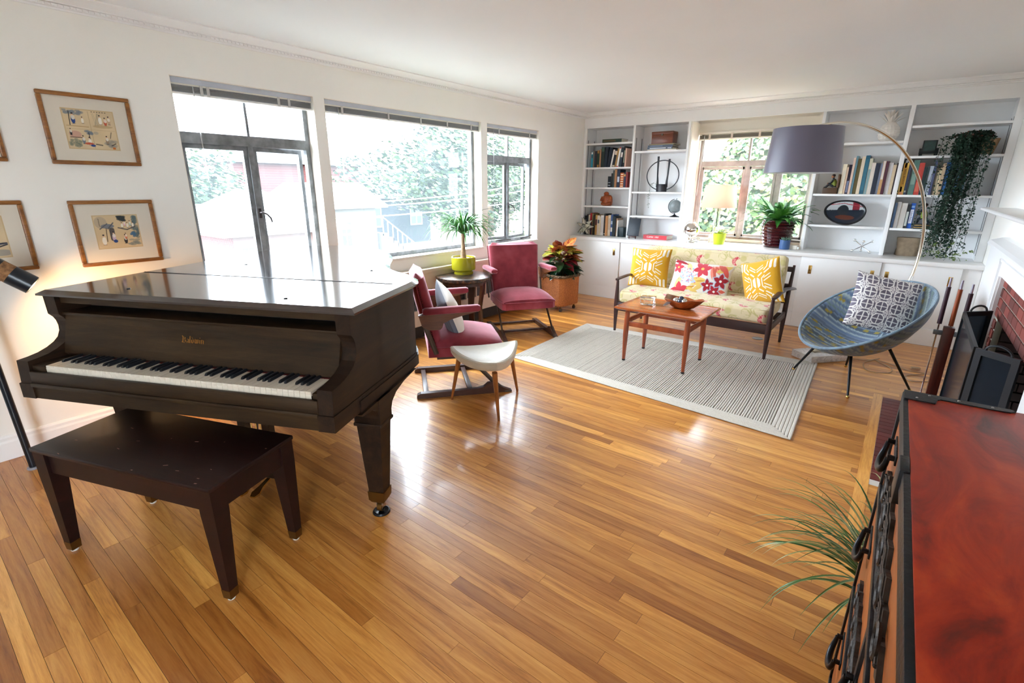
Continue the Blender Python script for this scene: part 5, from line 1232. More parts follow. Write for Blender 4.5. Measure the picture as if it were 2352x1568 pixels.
# ================================================================== BOOKS
PAPER = M('book_paper', C(214, 204, 184), .9)
def bookmat(c_, gloss):
    k = 'book_cloth_%d_%d_%d' % c_
    return M(k, C(*c_), .28 if gloss else .6, var=.06, vs=30)
def book(x, y_, z, w_, h_, d, c_, label, group, lean=0., flatrot=None, marks=(), gloss=False):
    """w thickness, h height, d depth; spine toward the room; marks: (z0, z1, colour) bands printed on the spine"""
    e = empty('book', (x, y_, z), label=label, cat='book', group=group)
    if flatrot is not None: e.rotation_euler = flatrot
    else: e.rotation_euler = (0, lean, 0)
    t = .0025; m_ = bookmat(c_, gloss)
    mb = MB(); mb.b2(-w_, 0, 0, t, 0, h_); mb.b2(-w_, -w_+t, t, d, 0, h_); mb.b2(-t, 0, t, d, 0, h_); mb.build('cover', m_, e)
    MB().b2(-w_+t, -t, t, d-.006, .004, h_-.004).build('pages', PAPER, e)
    for (a, b_, mc) in marks: MB().b2(-w_*.86, -w_*.14, -.0006, .0004, a*h_, b_*h_).build('spine_print', M('print_%d_%d_%d' % mc, C(*mc), .6), e)
    return e
ORD = ['first', 'second', 'third', 'fourth', 'fifth', 'sixth', 'seventh', 'eighth', 'ninth', 'tenth', 'eleventh', 'twelfth', 'thirteenth', 'fourteenth', 'fifteenth', 'sixteenth', 'seventeenth', 'eighteenth', 'nineteenth', 'twentieth']
def row(x, y_, z, items, place, group, d=.17):
    px = x; pa = None
    for i, it in enumerate(items):
        w_, h_, c_, nm = it[:4]; lean = R(it[4]) if len(it) > 4 else 0.; marks = it[5] if len(it) > 5 else (); gl = it[6] if len(it) > 6 else False
        if pa is not None and pa[0] > lean: px += min(pa[1], h_)*(math.tan(pa[0])-math.tan(lean))
        wx = w_/math.cos(lean) if lean else w_
        px += wx+.0012
        book(px, y_+(hash((i*7, len(items))) % 5)*.004, z+.0006, w_, h_, min(d, h_*.75), c_, '%s book, %s from the left %s' % (nm, ORD[i], place), group, lean, None, marks, gl)
        pa = (lean, h_)
CRM_ = (228, 216, 190); WH_ = (236, 232, 226)
row(.105, .03, 1.743, [(.026, .205, (30, 140, 168), 'bright cyan', 0, ((.6, .8, (20, 70, 90)), (.85, .97, WH_))), (.022, .215, (120, 104, 92), 'taupe'), (.038, .215, (34, 38, 52), 'dark slate'), (.036, .222, (34, 58, 44), 'green leather and tan', 0, ((.0, .16, (170, 126, 62)), (.82, 1., (170, 126, 62)))), (.022, .235, (186, 138, 106), 'tan'), (.05, .262, (26, 44, 40), 'tall dark green', 0, ((.78, .98, (70, 96, 80)),)), (.045, .26, (20, 36, 54), 'dark navy', 3), (.045, .252, (16, 28, 46), 'leaning navy', 7), (.022, .225, WH_, 'leaning white', 10), (.045, .222, (24, 26, 30), 'black and cream', 10, ((.7, .92, (224, 204, 178)), (.02, .1, CRM_))), (.022, .235, (168, 128, 70), 'mustard tan', 9), (.024, .25, WH_, 'white with red ends', 8, ((.93, 1., (196, 30, 40)), (.0, .05, (196, 30, 40)))), (.034, .245, (40, 52, 66), 'slate with white label', 6, ((.5, .75, WH_),)), (.026, .26, (24, 26, 30), 'black', 3, ((.2, .8, (130, 136, 120)),)), (.02, .235, (214, 174, 152), 'pink beige', 1)], 'on the left bookcase second shelf', 'books on the second shelf of the left bookcase')
row(.385, .03, 1.478, [(.046, .145, (14, 26, 38), 'short navy', 0, ((.15, .22, (180, 190, 200)), (.4, .46, (180, 190, 200)))), (.018, .185, (30, 34, 38), 'charcoal'), (.032, .225, (58, 74, 74), 'slate green'), (.032, .236, (172, 124, 82), 'tan brown'), (.044, .234, (28, 38, 60), 'dark blue with white title', 0, ((.3, .6, (190, 200, 214)),)), (.052, .19, (196, 98, 34), 'orange with white dots', 0, tuple((.06+.16*k, .12+.16*k, (240, 226, 196)) for k in range(6))), (.03, .19, (44, 48, 74), 'indigo with gold title', 0, ((.75, .9, (200, 160, 90)),)), (.024, .2, (140, 48, 46), 'dark red')], 'on the left bookcase third shelf', 'books on the third shelf of the left bookcase')
row(.05, .03, .82, [(.034, .265, (24, 26, 30), 'black', 0, ((.4, .8, (120, 120, 116)),)), (.02, .285, (46, 52, 60), 'slate'), (.026, .28, (210, 200, 178), 'cream'), (.028, .305, (160, 24, 32), 'dark red', 0, ((.0, .55, (48, 58, 74)),)), (.024, .30, (150, 130, 90), 'olive gold'), (.03, .275, (60, 56, 52), 'dark brown'), (.028, .28, (206, 160, 92), 'tan with plum label', 0, ((.5, .78, (84, 40, 60)),)), (.042, .275, (220, 206, 194), 'pale pink with grey label', 0, ((.6, .78, (92, 98, 112)),)), (.016, .26, CRM_, 'thin cream'), (.047, .28, (226, 222, 220), 'broad white', 0, ((.15, .9, (208, 204, 204)),)), (.028, .302, (26, 30, 36), 'tall black', 0, ((.06, .1, WH_),)), (.036, .275, (206, 152, 100), 'orange tan'), (.038, .285, (226, 210, 186), 'cream with small lettering', 0, ((.3, .85, (200, 180, 160)),)), (.034, .295, (52, 82, 136), 'blue and white patterned', 0, ((.2, .4, WH_), (.55, .7, (180, 196, 220)))), (.026, .275, (30, 46, 48), 'dark green', 0), (.02, .27, (38, 40, 46), 'charcoal'), (.02, .245, (176, 144, 116), 'light brown'), (.016, .22, WH_, 'thin white')], 'behind the glass star', 'books on the worktop below the left bookcase')
tag(MB().b2(0, .088, 0, .12, 0, .132, bev=.006).build('metal_bookend', M('dark_teal_metal', C(22, 44, 52), .4), loc=(.595, .012, .8205)), 'small dark teal block bookend beside the worktop books', 'bookend')
row(3.122, .035, 1.426, [(.036, .30, CRM_, 'cream with fine lettering', 0, ((.1, .8, (216, 208, 190)),)), (.016, .27, (224, 196, 170), 'thin peach'), (.026, .293, (44, 38, 56), 'dark purple', 0, ((.05, .45, (120, 130, 160)),), True), (.020, .36, (218, 190, 174), 'tall pale pink'), (.018, .378, (104, 142, 156), 'grey blue', 0, (), True), (.030, .35, (92, 82, 46), 'olive brown'), (.030, .37, (222, 206, 182), 'cream peach'), (.036, .38, (34, 92, 116), 'tall teal', 0, ((.1, .9, (52, 112, 134)),), True), (.026, .35, (206, 206, 184), 'pale sage', 0, ((.0, .7, (128, 160, 168)),), True), (.032, .31, (226, 218, 206), 'ivory glossy', 0, (), True), (.036, .303, (30, 42, 62), 'dark navy', 0, (), True), (.020, .30, (150, 170, 206), 'pale blue glossy', 0, (), True), (.024, .322, (214, 170, 116), 'tan and white', 0, ((.45, 1., (240, 234, 226)),), True), (.024, .32, (76, 32, 52), 'maroon', 0, (), True), (.036, .305, (216, 214, 216), 'light grey'), (.026, .285, (222, 202, 168), 'beige'), (.012, .30, (50, 34, 36), 'thin dark'), (.024, .35, (176, 184, 184), 'silver grey', 0, (), True), (.026, .335, (22, 26, 30), 'black with cream title', 0, ((.12, .66, (206, 202, 160)), (.03, .07, (226, 222, 180)))), (.016, .325, (206, 214, 218), 'pale icy grey', 0, (), True)], 'beside the seated bookend', 'books on the shelf right of the arc lamp shade', .2)
row(3.634, .035, 1.425, [(.042, .302, (222, 184, 92), 'mustard yellow with dark title', 0, ((.25, .85, (196, 150, 60)), (.0, .09, (226, 160, 120)))), (.018, .285, (38, 56, 92), 'dark blue', 0, ((.08, .14, (190, 190, 180)),), True), (.012, .28, (24, 28, 36), 'thin black', 0, (), True), (.045, .325, (82, 120, 112), 'sage green', 0, ((.3, .6, (130, 160, 150)),), True), (.042, .30, (196, 58, 48), 'glossy red', 0, ((.1, .4, (216, 110, 90)),), True), (.022, .26, (30, 50, 54), 'dark teal'), (.018, .265, (40, 76, 82), 'teal', 0, (), True), (.03, .27, (182, 192, 206), 'silver', 0, (), True), (.018, .32, (74, 84, 124), 'violet blue', 0, (), True), (.012, .25, (120, 116, 110), 'thin grey'), (.03, .252, (222, 210, 180), 'cream'), (.024, .29, (206, 182, 152), 'beige'), (.032, .298, (64, 122, 196), 'bright blue', 0, (), True), (.024, .28, (38, 50, 110), 'navy with red spot', 0, ((.5, .58, (206, 30, 56)), (.66, .73, (232, 106, 70)), (.76, .8, (236, 220, 190)))), (.03, .288, (36, 50, 80), 'slate blue', 0, ((.5, .9, (90, 100, 120)),)), (.02, .295, (120, 156, 200), 'pale blue', 0, (), True), (.02, .30, (176, 124, 88), 'brown', 0, ((.1, .2, (196, 140, 90)), (.3, .4, (220, 170, 160)))), (.03, .26, (112, 150, 176), 'dusty blue')], 'beside the trailing plant', 'books on the shelf behind the arc lamp arm', .2)
row(3.634, .035, 1.10, [(.02, .245, (88, 118, 160), 'thin blue'), (.03, .255, (206, 204, 202), 'pale grey'), (.05, .245, (212, 208, 200), 'broad pale with orange edge', 0, ((.1, .9, (204, 200, 194)),)), (.026, .232, (30, 38, 42), 'black with white title', 0, ((.1, .7, (190, 196, 190)),)), (.036, .245, (40, 92, 178), 'blue with white title', 0, ((.2, .75, (226, 230, 236)), (.82, .9, (130, 170, 220))))], 'beside the standing figure', 'books beside the leaning figure bookend', .18)
# flat books
FR = (R(90), 0, R(90))
def flatbook(x, y_, z, L_, t, d, c_, label, group=None, marks=()):
    e = empty('book', (x, y_, z+.0005), label=label, cat='book', group=group); m_ = bookmat(c_, True); k = .0028
    mb = MB(); mb.b2(0, L_, 0, k, 0, t); mb.b2(0, L_, k, d, 0, k); mb.b2(0, L_, k, d, t-k, t); mb.build('cover', m_, e)
    MB().b2(.003, L_-.004, k, d-.004, k, t-k).build('pages', PAPER, e)
    for (a, b_, mc) in marks: MB().b2(a*L_, b_*L_, -.0006, .0004, t*.3, t*.7).build('spine_print', M('print_%d_%d_%d' % mc, C(*mc), .6), e)
    return e
flatbook(.27, .03, 2.055, .285, .046, .2, (28, 58, 44), 'dark green book lying alone on the top left shelf', None, ((.06, .7, (96, 84, 58)),))
gs = 'flat stack under the wooden box'
flatbook(.93, .03, 1.933, .38, .014, .21, (216, 204, 182), 'pale book at the bottom of the stack under wooden box', gs)
flatbook(.925, .035, 1.9476, .33, .026, .2, (22, 34, 62), 'navy book with white title, second in the stack under wooden box', gs, ((.1, .75, (214, 218, 226)), (.82, .97, (190, 196, 210))))
flatbook(.93, .035, 1.9742, .33, .024, .2, (28, 40, 66), 'navy book, third in the stack under wooden box', gs, ((.1, .6, (110, 124, 150)),))
flatbook(.945, .035, 1.9988, .34, .014, .2, (120, 100, 50), 'olive brown book on top of the stack under wooden box', gs)
bx = empty('wooden_box', (1.11, .12, 2.0135), 0, 'brown wooden box with small clasp on stacked books', 'box')
BXM = MW('box_mahogany', [(.3, C(84, 38, 20)), (.55, C(110, 54, 28)), (.8, C(132, 70, 38))], axis=0, scale=16., stretch=8., rough=.35)
MB().b2(-.14, .14, -.08, .08, 0, .11, bev=.003).build('box_body', BXM, bx); MB().b2(-.142, .142, -.082, .082, .1105, .145, bev=.004).build('box_lid', BXM, bx); MB().b2(-.012, .012, -.086, -.08, .095, .118).build('clasp', M('clasp_grey', C(90, 80, 70), .4, metal=.7), bx)
rb = flatbook(.985, -.005, .82, .325, .054, .22, (200, 38, 54), 'red book lying flat with white title on its spine, on the worktop')
for tx, sz, ox in (('CLIMIX', .030, .098), ('1997', .030, .188)):
    link('spine_lettering', text_mesh(tx, sz), M('white_print', C(240, 236, 232), .6), rb, loc=(ox, -.0008, .027), rot=(R(90), 0, 0))
MB().b2(.02, .30, .03, .2, .0542, .0548).build('cover_photo', M('grey_cover_print', C(150, 150, 150), .35, var=.4, vs=14), rb)
# titles on three spines that can be partly read
def spine_text(idx_label, txt, sz, colr, off):
    for o in bpy.data.objects:
        if o.get('label') == idx_label:
            link('spine_lettering', text_mesh(txt, sz), M('ink_%s' % txt.split()[0].lower(), colr, .6), o, loc=off, rot=(R(90), R(90), 0)); return
spine_text('mustard yellow with dark title book, first from the left beside the trailing plant', 'NOEL BACKER', .022, C(70, 50, 30), (-.021, -.001, .17))
spine_text('blue with white title book, fifth from the left beside the standing figure', 'Indian Point', .022, C(30, 70, 150), (-.018, -.001, .12))

# ================================================================== ORNAMENTS
# carved wooden figure
cf = empty('carved_figure', (.36, .10, 1.230), 0, 'squat carved orange-brown wooden figure on the fourth shelf', 'figurine')
CWD = MW('carved_orange_wood', [(.3, C(120, 50, 18)), (.55, C(160, 78, 32)), (.8, C(184, 100, 48))], axis=2, scale=20., stretch=3., rough=.4, bump=.3, fig=3.)
MB().loft([[(.075*s_*math.cos(a)*(1+.06*math.cos(3*a)), .055*s_*math.sin(a), z) for a in np.linspace(0, 6.283, 20, endpoint=False)] for s_, z in ((.7, .0), (.95, .01), (1.02, .05), (1.0, .09), (.92, .12), (.7, .142), (.3, .15))]).build('body', CWD, cf)
MB().sph((-.012, -.01, .162), .034, 16, 10, (1.1, 1, .85)).build('head', CWD, cf)
for s_ in (-1, 1): MB().tube([(s_*.062, -.02, .12), (s_*.072, -.04, .075), (s_*.03, -.058, .06)], [.018, .02, .015], 8).build('arm', CWD, cf)
for s_ in (-1, 1): MB().tube([(s_*.06, -.035, .03), (s_*.02, -.062, .022), (-s_*.02, -.06, .018)], [.022, .02, .014], 8).build('leg', CWD, cf)
# ring vase
rv = empty('ring_vase', (1.13, .12, 1.426), 0, 'black ring-shaped ikebana vase with two tall uprights', 'vase')
BKC = M('matte_black_ceramic', C(26, 26, 36), .4)
MB().tube([(.215*math.cos(a), 0, .205+.185*math.sin(a)) for a in np.linspace(0, 6.283, 64, endpoint=False)], .0065, 8, closed=True).build('ring', BKC, rv)
MB().lathe([(.0, .001), (.07, .001), (.071, .09), (.066, .098), (.060, .094), (.060, .03), (0, .03)], 24, sy=.6).build('cup', BKC, rv)
for s_, zt in ((-1, .44), (1, .405)): MB().tube([(s_*.060, 0, .06), (s_*.062, 0, .14), (s_*.068, 0, .20), (s_*.072, 0, .30), (s_*.076, 0, zt)], [.02, .013, .010, .011, .014], 10, flat=(1, .6)).build('upright', BKC, rv)
sp = empty('string_plant', (1.075, .07, 1.52), 0, 'thin trailing sprig hanging from the black ring vase', 'plant')
mb = MB(); pts = [(0, .02, .0), (-.03, -.03, .02), (-.05, -.075, -.03), (-.055, -.08, -.12), (-.06, -.082, -.22), (-.045, -.08, -.30)]
MB().tube(pts, .0014, 5).build('stem', M('sprig_stem', C(90, 100, 80), .7), sp); g_ = random.Random(3)
for k in range(26):
    t = g_.random()*(len(pts)-1); i = int(t); p_ = Vector(pts[i]).lerp(Vector(pts[min(i+1, len(pts)-1)]), t-i); MB().sph((p_.x+g_.uniform(-.014, .014), p_.y+g_.uniform(-.006, .006), p_.z+g_.uniform(-.008, .008)), .006, 6, 4, (1, .4, .7)).build('leaf', M('sprig_leaf', C(110, 124, 110), .6), sp)
# small grey globe
def globe(name, loc, r_, ball, stand, label, ornate=False):
    e = empty(name, loc, 0, label, 'globe'); zc = r_*1.62
    MB().sph((0, 0, zc), r_, 28, 18).build('ball', ball, e)
    MB().tube([(-(r_*1.10)*math.cos(a), 0, zc+(r_*1.10)*math.sin(a)) for a in np.linspace(R(-95), R(78), 26)], r_*.05, 6, flat=(1, 1.6)).build('meridian_arc', stand, e)
    mb = MB()
    if ornate:
        mb.lathe([(0, 0), (r_*.62, 0), (r_*.60, r_*.08), (r_*.38, r_*.16), (r_*.16, r_*.26), (r_*.13, r_*.36), (r_*.20, r_*.44), (r_*.08, r_*.55)], 24)
        for k in range(3): mb.sph((r_*.55*math.cos(2.1*k+.5), r_*.55*math.sin(2.1*k+.5), r_*.12), r_*.13, 10, 6)
    else: mb.lathe([(0, 0), (r_*.75, 0), (r_*.72, r_*.07), (r_*.3, r_*.25), (r_*.08, r_*.42), (r_*.05, r_*.6)], 24)
    mb.build('foot', stand, e)
    MB().cyl((r_*.10, 0, zc+r_), (r_*.16, 0, zc+r_*1.22), r_*.05, seg=8).build('axis_pin', stand, e); return e
globe('small_globe', (1.345, .10, 1.115), .082, M('grey_globe_map', C(136, 146, 148), .4, var=.18, vs=22), M('globe_stand_dark', C(60, 62, 66), .35, metal=.7), 'small grey desk globe on dark stand in the left bookcase')
globe('mirror_globe', (1.635, -.02, .82), .098, M('mirror_silver', (.85, .82, .78), .06, metal=1.), M('polished_silver', (.75, .72, .68), .14, metal=1.), 'mirrored silver globe on ornate foot by the window', True)
# small jack ornament beside the mirrored globe
sj = empty('chrome_knot', (1.705, -.04, .82), 0, 'small chrome loop ornament beside the mirrored globe', 'ornament')
for k in range(4): MB().tube([(.028*math.cos(a)+.018*math.cos(k*1.57), .016*math.sin(a)+.012*math.sin(k*1.57), .036+.026*math.sin(a+k)) for a in np.linspace(0, 6.283, 18, endpoint=False)], .005, 6, closed=True).build('loop', CHROME, sj)
# chalkboard tablet on easel
eb = empty('table_easel', (.872, -.075, .82), R(4), 'small dark wooden table easel on the worktop', 'easel'); EW = M('easel_dark_wood', C(60, 24, 28), .4)
for s_ in (-1, 1): MB().tube([(s_*.045, -.035, 0), (s_*.045, -.012, .04), (s_*.045, .03, .16)], .006, 6).build('side_bar', EW, eb)
MB().b2(-.055, .055, -.036, -.022, .024, .036, bev=.002).build('ledge', EW, eb); MB().tube([(0, .03, .15), (0, .085, .0)], .005, 6).build('prop', EW, eb)
tb = tag(MB().b2(-.082, .082, -.005, .005, 0, .235, bev=.003).build('dark_tablet', M('slate_tablet', C(34, 44, 54), .45, var=.12, vs=30), loc=(.872, -.098, .857), rot=(R(-15), 0, R(4))), 'flat dark slate tablet leaning on the table easel', 'tablet')
# glass star
gs_ = empty('glass_star', (.14, -.10, .82), R(20), 'leaded glass many-pointed star lantern at the worktop end', 'ornament')
SGL = M('pale_star_glass', C(226, 224, 208), .08, spec=.8, metal=.35); LEAD = M('star_lead', C(40, 40, 36), .35, metal=.7)
import itertools
gr = (1+5**.5)/2; ico = [Vector(v).normalized() for v in [(0, a, b_*gr) for a in (-1, 1) for b_ in (-1, 1)]+[(a, b_*gr, 0) for a in (-1, 1) for b_ in (-1, 1)]+[(b_*gr, 0, a) for a in (-1, 1) for b_ in (-1, 1)]]
dod = []
for a, b_, c_ in itertools.combinations(ico, 3):
    if abs((a-b_).length-1.0515) < .01 and abs((b_-c_).length-1.0515) < .01 and abs((a-c_).length-1.0515) < .01: dod.append((a, b_, c_))
zc = Vector((0, 0, .128)); q0 = Matrix.Rotation(.35, 3, 'X') @ Matrix.Rotation(.2, 3, 'Y')
for k, (a, b_, c_) in enumerate(dod):
    if k % 5 in (1, 3) and k > 3: continue
    tip = (a+b_+c_).normalized()*.138; base = [v*.060 for v in (a, b_, c_)]; pts = [zc+q0 @ v for v in base]; tp = zc+q0 @ tip
    if tp.z < .004: tp.z = .004
    sp_ = MB().add([tuple(p_) for p_ in pts]+[tuple(tp)], [(0, 1, 3), (1, 2, 3), (2, 0, 3)]).build('star_point', SGL, gs_, recalc=True)
    mb = MB()
    for p_ in pts: mb.tube([tuple(p_), tuple(tp)], .0022, 5)
    mb.build('lead_came', LEAD, sp_, kind='stuff')
# table lamp with clear base
tl_ = empty('table_lamp', (1.89, .10, .82), 0, 'table lamp with pale peach shade and clear glass base by the window', 'lamp')
CLR = M('clear_glass', (.96, .97, .96), .02, trans=1., ior=1.45)
MB().b2(-.065, .065, -.05, .05, .0, .10, bev=.004).build('glass_base', CLR, tl_); MB().b2(-.03, .03, -.02, .02, .10, .415, bev=.004).build('glass_column', CLR, tl_)
MB().cyl((.0, 0, .02), (0, 0, .46), .004, seg=8).build('stem', M('dark_rod', C(50, 50, 46), .4, metal=.5), tl_)
def shade_mat():
    m, nt, b = nodes('peach_linen_shade'); L = nt.links.new; out = nt.nodes['Material Output']; tr = N(nt, 'ShaderNodeBsdfTranslucent'); tr.inputs['Color'].default_value = (*C(226, 160, 140), 1); mx = N(nt, 'ShaderNodeMixShader'); mx.inputs['Fac'].default_value = .28
    b.inputs['Base Color'].default_value = (*C(232, 180, 164), 1); setin(b, Roughness=.8); L(b.outputs[0], mx.inputs[1]); L(tr.outputs[0], mx.inputs[2]); L(mx.outputs[0], out.inputs['Surface']); return m
s_ = MB(); n_ = 48; s_.loft([[(r_*math.cos(a), r_*math.sin(a), z) for a in np.linspace(0, 6.283, n_, endpoint=False)] for r_, z in ((.208, .43), (.176, .695))], cap=False); s_.build('lamp_shade', shade_mat(), tl_)
tl_l = bpy.data.lights.new('table_lamp_light', 'POINT'); tl_l.energy = 1.5; tl_l.color = (1., .82, .66); tl_l.shadow_soft_size = .03
tlo = bpy.data.objects.new('table_lamp_light', tl_l); COL.objects.link(tlo); tlo.parent = tl_; tlo.location = (0, 0, .57)
MB().tube([(0, 0, .46), (0, 0, .64)], .004, 6).build('shade_fitter', M('dark_rod', C(50, 50, 46), .4, metal=.5), tl_)
# lime pot with golden pothos
lp = empty('lime_pot', (1.975, -.01, .82), 0, 'lime green tapered pot on the worktop', 'pot'); LIME = M('lime_glaze', C(190, 206, 40), .3)
MB().lathe([(0, 0), (.060, 0), (.078, .125), (.080, .130), (.074, .130), (.070, .11), (0, .11)], 28).build('pot_body', LIME, lp)
hp = empty('pothos', (1.975, -.01, .93), 0, 'small yellow-green pothos in the lime pot', 'plant'); g_ = random.Random(5)
def heart(L_, cols, name='leaf'):
    nx, ny = 9, 11; T_, S_ = np.meshgrid(np.linspace(-1, 1, nx), np.linspace(0, 1, ny)); wd = .42*L_*np.sin(np.pi*np.clip(S_*.92+.08, 0, 1))**.6*(1.05-.5*S_)+.0004; x = (S_-.12*np.abs(T_)*(1-S_))*L_; return grid_mesh(name, np.stack([x, T_*wd, -.25*L_*S_**2+.12*np.abs(T_)*wd], -1))
hm = heart(1., None); hms = []
for i, c_ in enumerate((C(176, 196, 50), C(120, 170, 44), C(206, 214, 90))): k = hm.copy(); k.materials.append(M('pothos_leaf_%d' % i, c_, .4)); hms.append(k)
for k in range(15):
    a = k*2.4+.3; el = g_.uniform(-.2, .9); r_ = g_.uniform(.03, .06); L_ = g_.uniform(.07, .105); h_ = .02+g_.uniform(0, .07)
    lf = link('leaf', hms[k % 3], None, hp, loc=(r_*math.cos(a), r_*math.sin(a), h_), rot=(0, -el*.5, a)); lf.scale = (L_,)*3
    MB().tube([(0, 0, 0), (r_*.6*math.cos(a), r_*.6*math.sin(a), h_*.8), (r_*math.cos(a), r_*math.sin(a), h_)], .002, 5).build('stalk', M('pothos_leaf_1', C(120, 170, 44), .4), hp)
# maroon ribbed pot with fern
mp_ = empty('ribbed_pot', (2.585, .10, .82), 0, 'large glossy maroon ribbed pot in front of the window', 'pot'); MRN = M('maroon_glaze', C(62, 18, 22), .12, coat=.5)
prof = [(0, 0), (.115, 0)]
for i in range(8):
    z = .005+i*.036; r_ = .125+.050*math.sin(min(1., (i+1)/8)*1.7); prof += [(r_-.010, z+.002), (r_+.004, z+.012), (r_+.006, z+.020), (r_-.006, z+.034)]
prof += [(.172, .300), (.176, .308), (.166, .308), (.160, .27), (0, .27)]
MB().lathe(prof, 44).build('pot_body', MRN, mp_)
fe = empty('boston_fern', (2.585, .10, 1.09), 0, 'bushy bright green Boston fern in the maroon ribbed pot', 'plant'); FM = [M('fern_leaf_%d' % i, c_, .5) for i, c_ in enumerate((C(54, 130, 46), C(92, 164, 62), C(36, 100, 44)))]
g_ = random.Random(17)
def frond(L_, up, droop, a, w_):
    mb = MB(); p_ = Vector((.05*math.cos(a), .05*math.sin(a), .03)); d = Vector((math.cos(a), math.sin(a), up)).normalized(); n = 22; s_ = Vector((-math.sin(a), math.cos(a), 0)); pts = []
    for i in range(n):
        t = i/(n-1); pts.append(p_.copy()); p2 = p_+d*(L_/n)
        nrm = s_.cross(d).normalized(); lw_ = w_*math.sin(math.pi*min(1., t*.95+.08))**.7*(1-.5*t)+.004
        for sg in (-1, 1):
            q = p_+s_*sg*lw_+d*lw_*.35-nrm*0; b0_ = p_+d*(L_/n*.42); b1_ = p_-d*(L_/n*.42); mid = (p_+q)/2+Vector((0, 0, .003)); mb.add([tuple(b1_), tuple(b0_), tuple(mid+d*.007), tuple(q), tuple(mid-d*.007)], [(0, 1, 2, 3, 4)])
        p_ = p2; d = (d+Vector((0, 0, -droop/n*(.5+1.5*t)))).normalized()
    mb.tube([tuple(v) for v in pts[::3]], .0015, 4); return mb
for k in range(104):
    a = g_.uniform(0, 6.283); u = g_.random(); frond(g_.uniform(.28, .40), .15+1.6*(1-u)**1.4, g_.uniform(.6, 1.5), a, g_.uniform(.034, .050)).build('frond', FM[k % 3], fe)
# small blue pot with succulent
bp_ = empty('blue_pot', (2.715, -.075, .82), 0, 'small blue cylinder pot with succulent in front of the maroon pot', 'pot'); MB().lathe([(0, 0), (.050, 0), (.053, .01), (.053, .104), (.048, .104), (.046, .09), (0, .09)], 28).build('pot_body', M('slate_blue_glaze', C(60, 92, 140), .4), bp_)
su = empty('succulent', (2.715, -.075, .91), 0, 'spiky grey-green succulent in the small blue pot', 'plant')
for k in range(22):
    a = k*2.4; u = .25+k*.07; mb = MB(); d = Vector((math.cos(a), math.sin(a), u)).normalized(); s_ = Vector((-math.sin(a), math.cos(a), 0)); L_ = .06; r0 = Vector((.012*math.cos(a), .012*math.sin(a), -.005)); mb.loft([[tuple(r0+d*(t*L_)+s_*(w_*math.cos(b_))+d.cross(s_)*(w_*.5*math.sin(b_))) for b_ in np.linspace(0, 6.283, 6, endpoint=False)] for t, w_ in ((0, .006), (.4, .008), (.8, .005), (1, .0006))]); mb.build('leaf', M('succulent_leaf', C(94, 128, 112), .5), su)
tag(MB().b2(-.035, .035, -.02, .02, 0, .045, bev=.003).build('white_card_box', M('white_card', C(240, 236, 226), .6), loc=(2.80, -.03, .8205)), 'small white card box on the worktop beside the blue pot', 'box')
